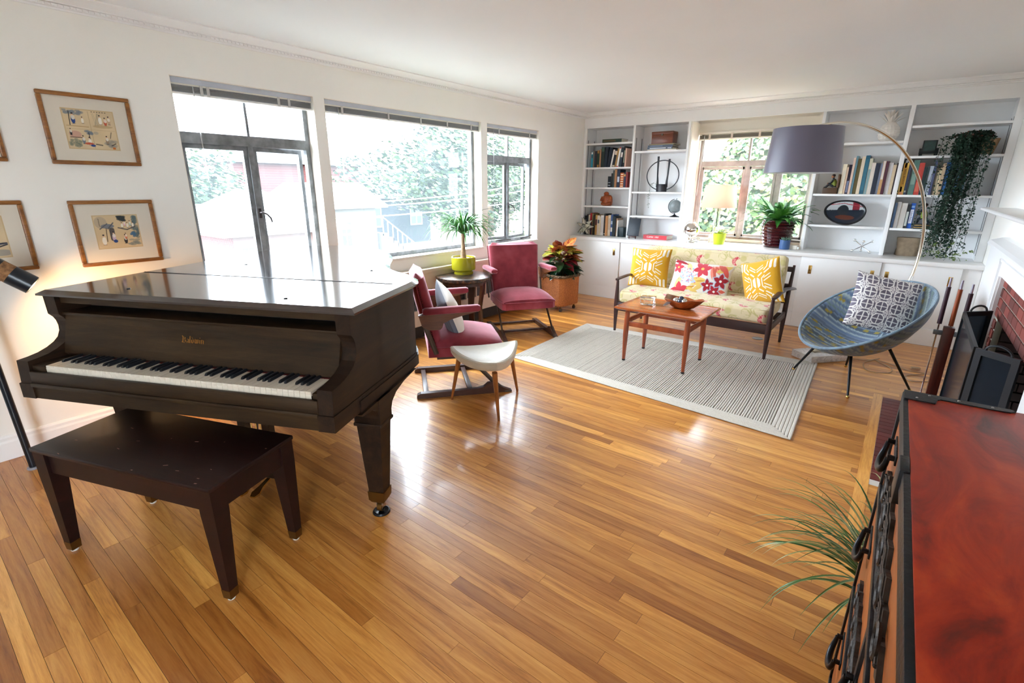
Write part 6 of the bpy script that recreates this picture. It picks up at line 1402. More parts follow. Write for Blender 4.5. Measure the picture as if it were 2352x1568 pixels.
# seated and leaning bookend figures
def fig_mats(): return M('figure_dark_trousers', C(26, 34, 44), .5), M('figure_olive_vest', C(120, 134, 50), .55), M('figure_skin', C(160, 104, 70), .5), M('figure_hair', C(44, 26, 22), .6)
TRS, VST, SKN, HAR = fig_mats()
def bookend(loc, label, seated):
    e = empty('figure_bookend', loc, 0, label, 'bookend'); BKB = MW('bookend_base_wood', [(.3, C(64, 42, 24)), (.6, C(92, 64, 38)), (.8, C(110, 80, 50))], axis=0, rough=.5)
    if seated:
        MB().b2(-.07, .065, -.045, .045, 0, .062, bev=.004).build('base', BKB, e); MB().b2(.05, .072, -.045, .045, .062, .20, bev=.006).build('back_plate', BKB, e)
        bd = MB(); bd.tube([(.028, 0, .07), (.026, 0, .105), (.012, 0, .148)], [.022, .026, .02], 12); bd.tube([(.012, 0, .148), (.008, 0, .166)], [.01, .009], 8)
        for s_ in (-1, 1): bd.tube([(.02, s_*.018, .078), (-.025, s_*.02, .098), (-.05, s_*.02, .068), (-.066, s_*.02, .066)], [.013, .012, .009, .007], 8); bd.tube([(.012, s_*.026, .138), (-.01, s_*.03, .112), (-.03, s_*.014, .108)], [.009, .008, .006], 8)
        b_ = bd.build('body', TRS, e); MB().tube([(.029, 0, .08), (.022, 0, .112), (.014, 0, .142)], [.026, .029, .022], 12).build('vest', VST, b_); MB().sph((.002, 0, .180), .017, 14, 10, (1, .9, 1.15)).build('head', SKN, b_); MB().sph((.006, 0, .188), .0175, 14, 8, (1, .95, .9)).build('hair', HAR, b_)
        for s_ in (-1, 1): MB().sph((-.034, s_*.012, .108), .007, 8, 6).build('hand', SKN, b_)
    else:
        MB().b2(-.055, .075, -.045, .045, 0, .05, bev=.004).build('base', M('bookend_book_base', C(40, 44, 44), .5), e)
        for z in (.012, .034): MB().b2(-.056, .076, -.046, -.044, z, z+.004).build('base_band', BRASS, e)
        bd = MB(); bd.tube([(.012, 0, .115), (.004, 0, .15), (-.006, 0, .19)], [.022, .026, .02], 12); bd.tube([(-.006, 0, .19), (-.002, 0, .205)], [.01, .009], 8)
        bd.tube([(.012, -.014, .118), (.045, -.016, .085), (.066, -.016, .055)], [.016, .013, .009], 8); bd.tube([(.008, .014, .116), (-.028, .014, .09), (-.034, .014, .052)], [.016, .013, .009], 8); bd.tube([(.066, -.016, .055), (.046, -.016, .053)], [.009, .007], 8)
        for s_ in (-1, 1): bd.tube([(-.006, s_*.024, .182), (-.034, s_*.026, .166), (-.045, s_*.016, .14)], [.010, .009, .007], 8)
        b_ = bd.build('body', TRS, e); MB().tube([(.014, 0, .105), (.006, 0, .15), (-.006, 0, .186)], [.027, .029, .021], 12).build('vest', VST, b_); MB().sph((.0, 0, .222), .017, 14, 10, (1, .9, 1.15)).build('head', SKN, b_); MB().sph((.004, 0, .232), .018, 14, 8, (1.1, .95, .9)).build('cap', HAR, b_)
        for s_ in (-1, 1): MB().sph((-.048, s_*.016, .136), .007, 8, 6).build('hand', SKN, b_)
    return e
bookend((3.045, .07, 1.426), 'seated figure bookend in green vest at the end of the tall books', True); bookend((3.875, .07, 1.10), 'standing figure bookend in olive vest pushing the books on the lower shelf', False)
# oval painted tray
ov = empty('oval_tray', (3.215, .10, 1.10), 0, 'dark oval painted tray with white and red shapes standing on shelf', 'tray')
def oval(Xs, Ys):
    r_ = np.hypot(Xs/.178, Ys/.128); col = np.ones(Xs.shape+(3,))*np.array(C(26, 36, 48)); up = Ys > .02+.12*(Xs+.1)*.3; col[up] = C(176, 182, 186); red = up & (Xs > .06) & (Xs < .12) & (Ys > .02); col[red] = C(120, 30, 44); dk = np.hypot((Xs+.02)/.05, (Ys-.02)/.06) < 1; col[dk] = C(34, 40, 46); org = np.hypot((Xs+.0)/.09, (Ys+.055)/.025) < 1; col[org] = C(86, 46, 34); ln = (np.abs(Ys-.10+.25*np.abs(Xs+.02)) < .004) & up; col[ln] = C(150, 50, 60); col[r_ > .93] = C(16, 18, 26); return col
tt, rr2 = np.meshgrid(np.linspace(0, 2*math.pi, 120), np.linspace(.001, 1, 60)); f_ = 1+.05*np.cos(2*tt+.6)-.035*np.cos(3*tt+1.); Xs, Ys = .178*rr2*np.cos(tt)*f_, .128*rr2*np.sin(tt)*f_
Tm = Matrix.Translation((0, 0, .137)) @ Matrix.Rotation(R(-8), 4, 'X')
o = link('painted_face', grid_mesh('face', np.stack([Xs, -.012*rr2**6, Ys], -1), oval(Xs/f_, Ys/f_)), MC('lacquer_paint', .25, 0, bump=0, coat=.3), ov); o.matrix_local = Tm
rim_ = MB().tube([(.180*math.cos(a)*(1+.05*math.cos(2*a+.6)-.035*math.cos(3*a+1.)), -.010, .130*math.sin(a)*(1+.05*math.cos(2*a+.6)-.035*math.cos(3*a+1.))) for a in np.linspace(0, 6.283, 60, endpoint=False)], .0065, 8, closed=True).build('rim', M('tray_black_rim', C(18, 18, 24), .35), ov); rim_.matrix_local = Tm
# silver jack sculpture
jk = empty('silver_jack', (3.43, .105, .82), 0, 'silver six-armed jack sculpture on the worktop', 'sculpture')
for d in (Vector((1, .2, .66)), Vector((-.95, .35, .68)), Vector((.12, -1., .62))):
    d = d.normalized(); c_ = Vector((0, 0, .072)); p0, p1 = c_+d*.10, c_-d*.10; p1.z = max(p1.z, .016)
    ar = MB().tube([tuple(p1), tuple(c_), tuple(p0)], [.005, .0045, .005], 8).build('arm', CHROME, jk); MB().sph(tuple(p0), .0155, 14, 10).build('ball', CHROME, ar); MB().sph(tuple(p1), .0155, 14, 10).build('ball', CHROME, ar)
# white pineapple
pa_ = empty('ceramic_pineapple', (3.45, .13, 1.933), 0, 'white ceramic pineapple on the top shelf behind arc lamp', 'ornament'); WC = M('white_crackle_ceramic', C(226, 220, 212), .3)
mb = MB(); ths = np.linspace(0, 6.283, 36, endpoint=False); rings = []
for i in range(26):
    t = i/25; r_ = .088*math.sin(math.pi*(t*.80+.14))**.55; z = .002+t*.185; rings.append([(r_*(1+.07*math.cos(9*a+(i*.9))*math.cos(9*a-(i*.9)))*math.cos(a), r_*(1+.07*math.cos(9*a+(i*.9))*math.cos(9*a-(i*.9)))*math.sin(a), z) for a in ths])
mb.loft(rings).build('body', WC, pa_)
for k in range(26):
    a = k*2.4; lvl = k/26; mb = MB(); strap(mb, (.018*math.cos(a), .018*math.sin(a), .175+lvl*.035), (math.cos(a), math.sin(a), 0), .12-.02*lvl, .30, .036, 5, up=.7+2.2*lvl); mb.build('crown_leaf', WC, pa_)
# black stepped plaque
bq = empty('easel_plaque', (3.80, .11, 1.788), 0, 'black stepped plaque with dark green picture on the upper right shelf', 'plaque'); BQ = M('plaque_black', C(14, 20, 22), .4)
MB().b2(-.075, .075, -.012, .012, .022, .072, bev=.002).b2(-.055, .055, -.010, .010, .072, .145, bev=.002).build('panel', BQ, bq)
for s_ in (-1, 1): MB().b2(s_*.058-.014, s_*.058+.014, -.03, .03, 0, .022, bev=.002).build('foot', BQ, bq)
MB().b2(-.045, .045, -.0125, -.0105, .05, .138).build('picture', M('dark_green_picture', C(24, 54, 50), .35, var=.5, vs=30), bq)
# stone block
tag(MB().loft([[(.095*(1+.10*math.sin(3*a+z*20))*math.copysign(abs(math.cos(a))**.5, math.cos(a)), .055*math.copysign(abs(math.sin(a))**.5, math.sin(a)), z) for a in np.linspace(0, 6.283, 26, endpoint=False)] for z in (0, .012, .04, .08, .12, .16, .176, .182)]).build('carved_stone', M('rough_sandstone', C(150, 132, 110), .9, var=.18, vs=30, bump=.8, bs=40), loc=(3.815, .15, .8205)), 'rough beige carved stone block on the worktop', 'stone')
# trailing plant in a woven pot
wpz = 1.788; tpo = empty('terracotta_pot', (4.19, .135, wpz), R(0), 'tan woven pot holding the trailing plant on the upper right shelf', 'pot')
MB().lathe([(0, 0), (.075, 0), (.085, .02), (.108, .13), (.110, .14), (.100, .14), (.095, .12), (0, .12)], 28).build('pot_body', M('tan_woven_pot', C(170, 140, 106), .8, var=.2, vs=40, bump=.5, bs=60), tpo)
tr_ = empty('trailing_plant', (4.19, .135, wpz+.12), 0, 'dark green trailing plant cascading from the upper right shelf to the worktop', 'plant')
g_ = random.Random(31); stems = []
for k in range(60):
    a = R(-90)+g_.gauss(0, .45); x0, y0 = .03*g_.uniform(-2, 1.0), -.05
    end = g_.uniform(.72, 1.05) if k > 9 else g_.uniform(.3, .7); ox = g_.gauss(-.095, .065)-.02; oy = -.215-abs(g_.gauss(0, .030)); lean_ = -.03
    p_ = [Vector((x0, y0+.05, .03)), Vector((x0+ox*.4, -.10, .075)), Vector((ox, oy+.03, .03)), Vector((ox+lean_*.2, oy, -.12)), Vector((ox+lean_*.6+g_.uniform(-.03, .03), oy-.01, -.12-end*.5)), Vector((ox+lean_+g_.uniform(-.04, .04), oy, -max(.2, min(1.075, end+.05))))]
    stems.append(p_)
    MB().tube([tuple(q) for q in p_], .0016, 4).build('stem', M('trailing_stem', C(34, 40, 26), .7), tr_)
def leaflets(stems, n, seed, sz):
    g2 = random.Random(seed); mb = MB()
    for k in range(n):
        st_ = stems[g2.randrange(len(stems))]; t = g2.random()*(len(st_)-1); i = int(t); p_ = st_[i].lerp(st_[min(i+1, len(st_)-1)], t-i)
        d = Vector((g2.gauss(0, 1), g2.gauss(-.4, .7), g2.gauss(-.5, .6))).normalized(); u = d.orthogonal().normalized(); u = (Matrix.Rotation(g2.uniform(0, 6.3), 3, d) @ u); s_ = sz*g2.uniform(.7, 1.3); b_ = p_+d*.004
        v = d*s_; w_ = u*s_*.36; z_ = d.cross(u)*s_*.12; mb.add([tuple(b_), tuple(b_+v*.5+w_+z_), tuple(b_+v), tuple(b_+v*.5-w_+z_)], [(0, 1, 2, 3)])
    return mb
leaflets(stems, 9500, 1, .022).build('leaves', M('trailing_leaf', C(26, 58, 42), .45, var=.3, vs=30), tr_, kind='stuff')
leaflets([s_[:3] for s_ in stems], 700, 2, .022).build('red_leaves', M('trailing_leaf_red', C(92, 42, 34), .5), tr_, kind='stuff')
leaflets([[s_[-1]+Vector((g_.uniform(-.02, .08), g_.uniform(-.04, .04), .012)), s_[-1]+Vector((g_.uniform(0, .12), 0, .01))] for s_ in stems if s_[-1].z < -.9], 260, 3, .018).build('tip_leaves', M('trailing_leaf_tip', C(104, 128, 62), .5), tr_, kind='stuff')
# ================================================================== TANSU CHEST
CX0, CX1, CY1, CZ = 3.862, 4.34, -4.935, 1.0
CY0 = CY1-1.14
REDL = None
def lacquer():
    m, nt, b = nodes('red_lacquer_top'); L = nt.links.new; tc = N(nt, 'ShaderNodeTexCoord'); mp = N(nt, 'ShaderNodeMapping'); mp.inputs['Scale'].default_value = (7, 2.2, 4); L(tc.outputs['Object'], mp.inputs['Vector'])
    n = N(nt, 'ShaderNodeTexNoise'); setin(n, Scale=1.6, Detail=8., Distortion=1.4, Roughness=.62); L(mp.outputs[0], n.inputs['Vector'])
    rp = ramp(nt, [(.30, C(74, 20, 12)), (.45, C(134, 32, 14)), (.56, C(158, 46, 18)), (.72, C(180, 70, 26))]); L(n.outputs['Fac'], rp.inputs['Fac']); L(rp.outputs['Color'], b.inputs['Base Color']); setin(b, Roughness=.4); b.inputs['Specular IOR Level'].default_value = .25; b.inputs['Coat Weight'].default_value = .08; b.inputs['Coat Roughness'].default_value = .2
    n2 = N(nt, 'ShaderNodeTexNoise'); setin(n2, Scale=40., Detail=4.); L(tc.outputs['Object'], n2.inputs['Vector']); bp = N(nt, 'ShaderNodeBump'); setin(bp, Strength=.08, Distance=.003); L(n2.outputs['Fac'], bp.inputs['Height']); L(bp.outputs['Normal'], b.inputs['Normal']); return m
RT = lacquer(); FRT = MW('orange_brown_drawer_front', [(.3, C(128, 64, 22)), (.5, C(158, 84, 32)), (.75, C(178, 102, 44))], axis=1, scale=14., stretch=9., rough=.4, bump=.05)
IRON = M('black_iron_strap', C(30, 33, 38), .42, metal=.55, var=.3, vs=30, bump=.3, bs=90)
IRN2 = M('rusty_wrought_plate', C(52, 46, 42), .5, metal=.5, var=.6, vs=40, bump=.8, bs=70)
ch = empty('tansu_chest', ((CX0+CX1)/2, (CY0+CY1)/2, 0), R(1.0), 'red lacquered chest with black iron straps and drawer pulls in the foreground', 'chest')
ox, oy = (CX0+CX1)/2, (CY0+CY1)/2
hx, hy = (CX1-CX0)/2, (CY1-CY0)/2
def P(n, mb, mat, par=ch, **k): return mb.build(n, mat, par, **k)
P('top_panel', MB().b2(-hx+.004, hx, -hy, hy, CZ-.028, CZ, bev=.002), RT)
P('carcass', MB().b2(-hx+.012, hx, -hy, hy, .03, CZ-.028), M('chest_side_wood', C(120, 44, 26), .45, var=.15, vs=8))
for y_ in (-hy+.06, hy-.06): P('foot', MB().b2(-hx+.03, hx-.03, y_-.05, y_+.05, .0005, .03), IRON)
def strap_(y0, y1, z0, z1, x=-hx+.0, t=.006, par=ch, n='iron_strap'): return P(n, MB().b2(x-t, x+.006, y0, y1, z0, z1, bev=.0015), IRON, par)
# front: upper drawer, rail straps, lower doors / drawers
rows = [(.735, .955), (.40, .715), (.06, .38)]
mid = .02
for (z0, z1) in rows:
    for (a, b_) in ((-hy+.02, -.012), (.012, hy-.02)) if z1 < .9 else ((-hy+.02, hy-.02),):
        P('drawer', MB().b2(-hx+.0, -hx+.03, a, b_, z0+.006, z1-.006, bev=.002), FRT)
for z in (.958, .716, .381): strap_(-hy, hy, z-.0, z+.022)
strap_(-hy, hy, CZ-.021, CZ-.002); strap_(-hy, hy, .03, .055)
for y_ in (-hy+.01, hy-.01): strap_(y_-.012, y_+.012, .03, CZ-.004)
strap_(-.012, .012, .055, .716)
# corner irons on the top
def plate2(mb, pts, z0, z1): mb.prism(pts, z0, z1)
mb = MB(); plate2(mb, [(-hx-.004, hy+.003), (-hx-.004, hy-.062), (-hx+.055, hy-.060), (-hx+.060, hy-.03), (-hx+.066, hy-.022), (-hx+.16, hy-.022), (-hx+.19, hy-.018), (-hx+.20, hy-.008), (-hx+.19, hy+.003)], CZ-.001, CZ+.0025); mb.b2(-hx-.004, -hx+.2, hy, hy+.003, CZ-.03, CZ+.002); mb.build('corner_iron', IRON, ch)
mb = MB(); plate2(mb, [(hx-.13, hy+.003), (hx-.10, hy-.020), (hx-.06, hy-.026), (hx+.003, hy-.03), (hx+.003, hy+.003)], CZ-.001, CZ+.0025); mb.build('corner_iron', IRON, ch)
mb = MB(); rs = random.Random(6)
for (x, y_) in ((-hx+.02, hy-.045), (-hx+.045, hy-.012), (-hx+.1, hy-.010), (-hx+.16, hy-.010), (hx-.10, hy-.012), (hx-.06, hy-.014), (hx-.02, hy-.01)): mb.sph((x, y_, CZ+.0025), .0028, 8, 5)
mb.build('iron_nail', M('bright_nail', C(150, 150, 150), .3, metal=.9), ch, kind='stuff')
# wrought plates with phoenix-like outline, hammered in relief
def plate(yc, zc, s, flip=1):
    prof = [(-.36, -.004), (-.30, .016), (-.27, .008), (-.24, .036), (-.20, .022), (-.17, .050), (-.12, .034), (-.09, .062), (-.04, .048), (.0, .070), (.05, .058), (.09, .070), (.13, .048), (.17, .056), (.21, .034), (.25, .042), (.29, .02), (.335, .014), (.37, -.004), (.33, -.018), (.29, -.014), (.25, -.036), (.20, -.030), (.15, -.054), (.10, -.044), (.05, -.066), (.0, -.056), (-.05, -.068), (-.10, -.046), (-.15, -.052), (-.19, -.028), (-.24, -.034), (-.28, -.012), (-.33, -.02)]
    pts = [(yc+a*s, zc+flip*b_*s) for a, b_ in prof]
    o = MB().prism(pts, -hx-.0075, -hx+.001, 'yz').build('iron_plate', IRN2, ch, recalc=True)
    mb = MB()
    for k in range(3):
        w_ = 1-.28*k; mb.tube([(-hx-.008, yc+a*s*w_*.92, zc+flip*b_*s*w_*.8) for a, b_ in prof], .0032, 5, closed=True)
    for k in range(5):
        a0 = -.28+k*.13; mb.tube([(-hx-.010, yc+(a0+.03*math.cos(t))*s, zc+(.026*math.sin(t)+.004)*s) for t in np.linspace(0, 6.283, 14, endpoint=False)], .004, 5, closed=True)
    for k in range(16): mb.sph((-hx-.009, yc+(-.33+k*.044)*s, zc+.03*s*math.sin(k*2.1)), .0035, 6, 4)
    mb.build('plate_relief', IRN2, o, kind='stuff')
plate(-.02+.10, .845, .92); plate(.13, .56, .62, -1); plate(-.40, .56, .62, -1); plate(.14, .22, .6); plate(-.36, .22, .6)
P('lock_hasp', MB().b2(-hx-.012, -hx+.004, .10, .17, .93, CZ+.001, bev=.003), IRON)
def ring_pull(yc, zc):
    o = MB().b2(-hx-.004, -hx+.001, yc-.062, yc+.062, zc-.010, zc+.014, bev=.002).build('pull_plate', IRON, ch)
    for s_ in (-1, 1): MB().tube([(-hx-.002, yc+s_*.048, zc+.002), (-hx-.018, yc+s_*.048, zc+.002)], [.006, .0075], 8).build('pull_stud', IRON, o)
    pts = []
    for t in np.linspace(0, math.pi, 15): pts.append((-hx-.016-.010*math.sin(t), yc+.048*math.cos(t)*(1+.12*math.sin(t)), zc-.046*math.sin(t)**.7))
    MB().tube(pts, [.0055+.003*math.sin(math.pi*i/14) for i in range(15)], 10).build('bail_handle', M('forged_black', C(24, 27, 32), .3, metal=.6), o)
ring_pull(hy-.17, .905); ring_pull(-.42, .87); ring_pull(hy-.14, .63); ring_pull(-.05, .60); ring_pull(-.47, .63); ring_pull(hy-.15, .28); ring_pull(-.36, .34); ring_pull(.12, .34)

# ================================================================== SPIDER PLANT ON THE HEARTH
pp0 = Vector((3.96, -4.66, 0)); pt = empty('plant_pot', pp0, 0, 'dark pot on the floor hidden behind the red chest', 'pot')
MB().lathe([(0, 0), (.075, 0), (.09, .16), (.094, .17), (.084, .17), (.08, .15), (0, .15)], 24).build('pot_body', M('dark_pot_glaze', C(52, 40, 36), .4), pt)
sp2 = empty('grass_plant', pp0+Vector((0, 0, .15)), 0, 'grassy green plant with long arching blades beside the red chest', 'plant')
g_ = random.Random(41); GM = [M('grass_blade_%d' % i, c_, .45) for i, c_ in enumerate((C(96, 128, 70), C(60, 100, 52), C(150, 160, 104)))]
for k in range(72):
    a = math.pi+g_.gauss(0, .75); mb = MB(); strap(mb, (.02*math.cos(a), .03*math.sin(a), g_.uniform(.0, .06)), (math.cos(a), math.sin(a), 0), g_.uniform(.30, .56), g_.uniform(.6, 1.2), g_.uniform(.007, .013), 14, up=g_.uniform(.6, 2.4)); mb.build('blade', GM[k % 3], sp2)

# ================================================================== FIRE SCREEN
fs_ = empty('fire_screen', (4.16, -2.79, 0), 0, 'black folding three-panel fire screen before the fireplace', 'fire screen'); FBK = M('screen_black_frame', C(16, 20, 26), .45, metal=.3)
MESH = M('fire_screen_glass', C(60, 70, 82), .15, trans=.75, ior=1.15)
def panel(p0, p1, h_=.75, handle_=True):
    p0, p1 = Vector(p0), Vector(p1); d = (p1-p0); L_ = d.length; d.normalize(); T = Matrix(((d.x, -d.y, 0, p0.x), (d.y, d.x, 0, p0.y), (0, 0, 1, 0), (0, 0, 0, 1))); t = .016; b_ = .030
    mb = MB()
    for q in ((0, b_, 0, h_), (L_-b_, L_, 0, h_), (b_, L_-b_, 0, b_), (b_, L_-b_, h_-b_, h_)): mb.b2(q[0], q[1], -t/2, t/2, q[2], q[3], T)
    f_ = mb.build('panel_frame', FBK, fs_); MB().b2(b_, L_-b_, -.001, .001, b_, h_-b_, T).build('panel_glass', MESH, f_)
    if handle_:
        w_ = min(.10, L_*.3); MB().tube([T @ Vector((L_/2+w_*math.cos(a), 0, h_-.002+w_*.62*math.sin(a))) for a in np.linspace(0, math.pi, 14)], .006, 8).build('carry_handle', FBK, f_)
panel((4.30-4.16, -2.18+2.79), (4.162-4.16, -2.325+2.79)); panel((4.160-4.16, -2.335+2.79), (4.152-4.16, -3.25+2.79), handle_=False); panel((4.155-4.16, -3.262+2.79), (4.298-4.16, -3.385+2.79))
# handle of the middle panel sits toward its near end, as seen
# ================================================================== FIRE TOOLS
ft = empty('fire_tool_stand', (4.125, -2.13, 0), 0, 'tall dark wooden fire tool stand with three tools on the hearth', 'fire tools')
DKW = MW('tool_stand_wood', [(.3, C(56, 22, 16)), (.55, C(84, 34, 24)), (.8, C(110, 50, 34))], axis=2, scale=16., stretch=8., rough=.35)
MB().b2(-.03, .03, -.03, .03, .012, .60, bev=.004).build('post', DKW, ft); MB().b2(-.085, .085, -.06, .06, .0, .014, bev=.004).build('base', DKW, ft)
TH1 = M('plum_tool_handle', C(52, 30, 42), .35); TH2 = M('teak_tool_handle', C(140, 66, 34), .35); CLIP = M('grey_tool_clip', C(92, 98, 104), .4, metal=.4)
for k, (x, y_, m_, zz) in enumerate(((-.058, -.02, TH1, .93), (.008, .048, TH2, .91), (.058, -.02, TH1, .90))):
    tl2 = empty('fire_tool', (4.125+x, -2.13+y_, .02), 0, ('plum-handled fire tool on the left side of the stand', 'teak-handled fire tool behind the stand', 'plum-handled fire tool nearest the fire screen')[k], 'fire tool', 'fire tools on the hearth stand')
    MB().cyl((0, 0, .03), (0, 0, zz-.33), .0045, seg=8).build('steel_rod', CHROME, tl2); MB().cyl((0, 0, zz-.33), (0, 0, zz-.08), .0135, .0125, seg=14).build('handle', m_, tl2); MB().cyl((0, 0, zz-.08), (0, 0, zz-.02), .0075, .006, seg=10).build('steel_tip', M('pale_steel', C(150, 144, 160), .3, metal=.7), tl2)
    MB().b2(-.02, .02, -.006, .006, .0, .04, bev=.003).build('tool_head', BLACK, tl2)
for s_ in (-1, 1): MB().b2(s_*.03, s_*.078, -.032, -.008, .545, .575, bev=.003).build('clip', CLIP, ft)

tag(MB().lathe([(0, 0), (.05, 0), (.052, .003), (.046, .006), (0, .006)], 24).build('floor_outlet', M('grey_floor_plate', C(130, 130, 128), .4, metal=.4), loc=(2.77, -1.045, .0005)), 'small round grey floor outlet plate under the sofa', 'floor plate')
# ================================================================== OUTSIDE
tag(MB().b2(-90, 40, -60, 80, -2.3, -2.0).build('ground', M('pale_ground', C(84, 84, 78), .95, var=.12, vs=1.2)), None, None, None, 'structure')
tag(MB().b2(-9.2, -6.2, -40, 40, -2.0, -1.985).build('street', M('pale_asphalt', C(80, 80, 82), .9)), None, None, None, 'structure')
tag(MB().b2(-21, -10.5, 9.5, 24, -2.0, -1.97).build('lawn', M('clipped_lawn', C(64, 80, 38), .95, var=.2, vs=1.2)), None, None, None, 'structure')
tag(MB().b2(4.65, 10., -12., -4.5, -.25, -.1).build('bounce_slab', M('pale_bounce_slab', C(206, 202, 194), .9, var=.06, vs=3)), None, None, None, 'structure')  # unseen slab added to bounce daylight up through the fill opening
BRW = None
def brickwall():
    m, nt, b = nodes('far_brickwork'); L = nt.links.new; tc = N(nt, 'ShaderNodeTexCoord'); mp = N(nt, 'ShaderNodeMapping'); mp.inputs['Rotation'].default_value = (R(90), 0, R(90)); L(tc.outputs['Object'], mp.inputs['Vector'])
    bt = N(nt, 'ShaderNodeTexBrick'); bt.inputs['Color1'].default_value = (*C(80, 34, 30), 1); bt.inputs['Color2'].default_value = (*C(68, 28, 26), 1); bt.inputs['Mortar'].default_value = (*C(110, 90, 84), 1); setin(bt, Scale=4.5); bt.inputs['Mortar Size'].default_value = .012
    L(mp.outputs[0], bt.inputs['Vector']); L(bt.outputs['Color'], b.inputs['Base Color']); setin(b, Roughness=.9); return m
BRW = brickwall(); ROOF = M('pale_shingle_roof', C(104, 104, 104), .9, var=.1, vs=6); WTR = M('white_exterior_trim', C(130, 130, 130), .6); SID = M('blue_grey_siding', C(34, 40, 48), .8, var=.05, vs=3); SID2 = M('cream_siding', C(104, 100, 94), .8); DGL = M('dark_house_glass', C(70, 84, 96), .15)
def house(name, x0, x1, y0, y1, zt, zr, mat, label, wins, ridge='x', roof=ROOF):
    """walls x0 (far) .. x1 (near); windows on the near face and the side face"""
    cx, cy = (x0+x1)/2, (y0+y1)/2; e = empty(name, (cx, cy, -2), 0, label, 'house'); hx_, hy_ = (x1-x0)/2, (y1-y0)/2
    MB().b2(-hx_, hx_, -hy_, hy_, 0, zt+2).build('wall', mat, e)
    ov = .35; a, b_ = hx_+ov, hy_+ov; z0, z1 = zt+2-.02, zr+2
    if ridge == 'hip': vs = [(-a, -b_, z0), (a, -b_, z0), (a, b_, z0), (-a, b_, z0), (-a*.35, 0, z1), (a*.35, 0, z1)]; fs = [(0, 1, 5, 4), (1, 2, 5), (2, 3, 4, 5), (3, 0, 4), (3, 2, 1, 0)]
    elif ridge == 'x': vs = [(-a, -b_, z0), (a, -b_, z0), (a, b_, z0), (-a, b_, z0), (-a, 0, z1), (a, 0, z1)]; fs = [(0, 1, 5, 4), (1, 2, 5), (2, 3, 4, 5), (3, 0, 4), (3, 2, 1, 0)]
    else: vs = [(-a, -b_, z0), (a, -b_, z0), (a, b_, z0), (-a, b_, z0), (0, -b_, z1), (0, b_, z1)]; fs = [(0, 1, 4), (1, 2, 5, 4), (2, 3, 5), (3, 0, 4, 5), (3, 2, 1, 0)]
    MB().add(vs, fs).build('roof', roof, e)
    MB().b2(-a-.02, a+.02, -b_-.02, b_+.02, z0-.12, z0-.001).build('eave', WTR, e)
    for (yy, zz, ww, hh) in wins:
        w_ = MB().b2(hx_-.02, hx_+.03, yy-cy-ww/2, yy-cy+ww/2, zz+2-hh/2, zz+2+hh/2).build('window', WTR, e)
        for i in (-1, 1):
            for j in (-1, 1): MB().b2(hx_+.03, hx_+.035, yy-cy+i*ww*.23-ww*.19, yy-cy+i*ww*.23+ww*.19, zz+2+j*hh*.23-hh*.19, zz+2+j*hh*.23+hh*.19).build('pane', DGL, w_)
    return e
house('brick_garage', -14., -10., -.6, 2.4, .35, 1.35, BRW, 'small red brick garage with pale hipped roof outside the casement window', [(-.25, -.5, .35, .9), (1.4, -.6, .5, .9)], 'hip')
house('brick_house', -29., -20.5, 4.4, 11., 2.6, 5., BRW, 'large red brick house far behind the garage', [(6.2, .2, .9, 1.3), (8.6, .2, .9, 1.3)], 'x')
gh = house('porch_house', -19., -14., 5.0, 7.0, .75, 1.6, SID2, 'cream gabled house with outside stair seen through picture window', [(5.5, -.4, .5, 1.1)], 'x')
mb = MB()
st_ = empty('outdoor_stair', (-14.6, 7.40, -2), 0, 'white outdoor stair with railing beside the cream house', 'stair')
for k in range(7): MB().b2(-.5, .5, k*.28, k*.28+.28, 0, 1.5-k*.2).build('step', WTR, st_)
for k in range(8): MB().b2(.46, .5, k*.26, k*.26+.04, 1.4-k*.19, 2.2-k*.19).build('baluster', WTR, st_)
MB().tube([(.48, 0, 2.22), (.48, 1.95, .82)], .03, 6).build('handrail', WTR, st_)
house('grey_house', -30., -21., 10.5, 16.6, .9, 3.6, SID, 'dark blue-grey house behind the big tree', [(12.2, -.3, 1., 1.2), (15.4, -.3, 1., 1.2)], 'y')
house('white_house', -3.5, .9, 9., 15., 3.4, 5., SID2, 'pale house beyond the ivy bank behind the back window', [], 'x')
def leafball(name, c_, rad, n, sz, mats, label, seed, trunk=True, sc=(1, 1, 1), cat='tree', group=None):
    e = empty(name, (c_[0], c_[1], -2), 0, label, cat, group); g = np.random.default_rng(seed); zc = c_[2]+2
    lob = [(np.array([g.normal()*.45, g.normal()*.45, g.normal()*.38])*rad*np.array(sc), rad*g.uniform(.35, .6)) for _ in range(16)]
    for mi, m_ in enumerate(mats):
        k = n//len(mats); vs = np.zeros((k*4, 3))
        for i in range(k):
            o_, r_ = lob[g.integers(len(lob))]; d = g.normal(size=3); d /= np.linalg.norm(d); p_ = o_+d*r_*g.uniform(.75, 1.02)*np.array(sc); p_[2] += zc
            u = np.cross(d+g.normal(size=3)*.6, [0.3, .2, 1.]); u /= np.linalg.norm(u)+1e-9; v = np.cross(u, d+g.normal(size=3)*.5); v /= np.linalg.norm(v)+1e-9; s_ = sz*g.uniform(.6, 1.3)
            vs[4*i:4*i+4] = [p_-u*s_, p_+v*s_*.5, p_+u*s_, p_-v*s_*.5]
        me = bpy.data.meshes.new('foliage'); me.from_pydata(vs.tolist(), [], [(4*i, 4*i+1, 4*i+2, 4*i+3) for i in range(k)]); link('foliage', me, m_, e, kind='stuff')
    if trunk: MB().tube([(0, 0, 0), (.05, .02, zc*.5), (0, 0, zc)], [rad*.09, rad*.07, rad*.03], 10).build('trunk', M('tree_bark', C(92, 78, 66), .9, bump=.6), e)
    return e
LG = [M('leaf_mid_green', C(34, 54, 32), .6), M('leaf_dark_green', C(22, 40, 28), .6), M('leaf_light_green', C(56, 76, 38), .6)]
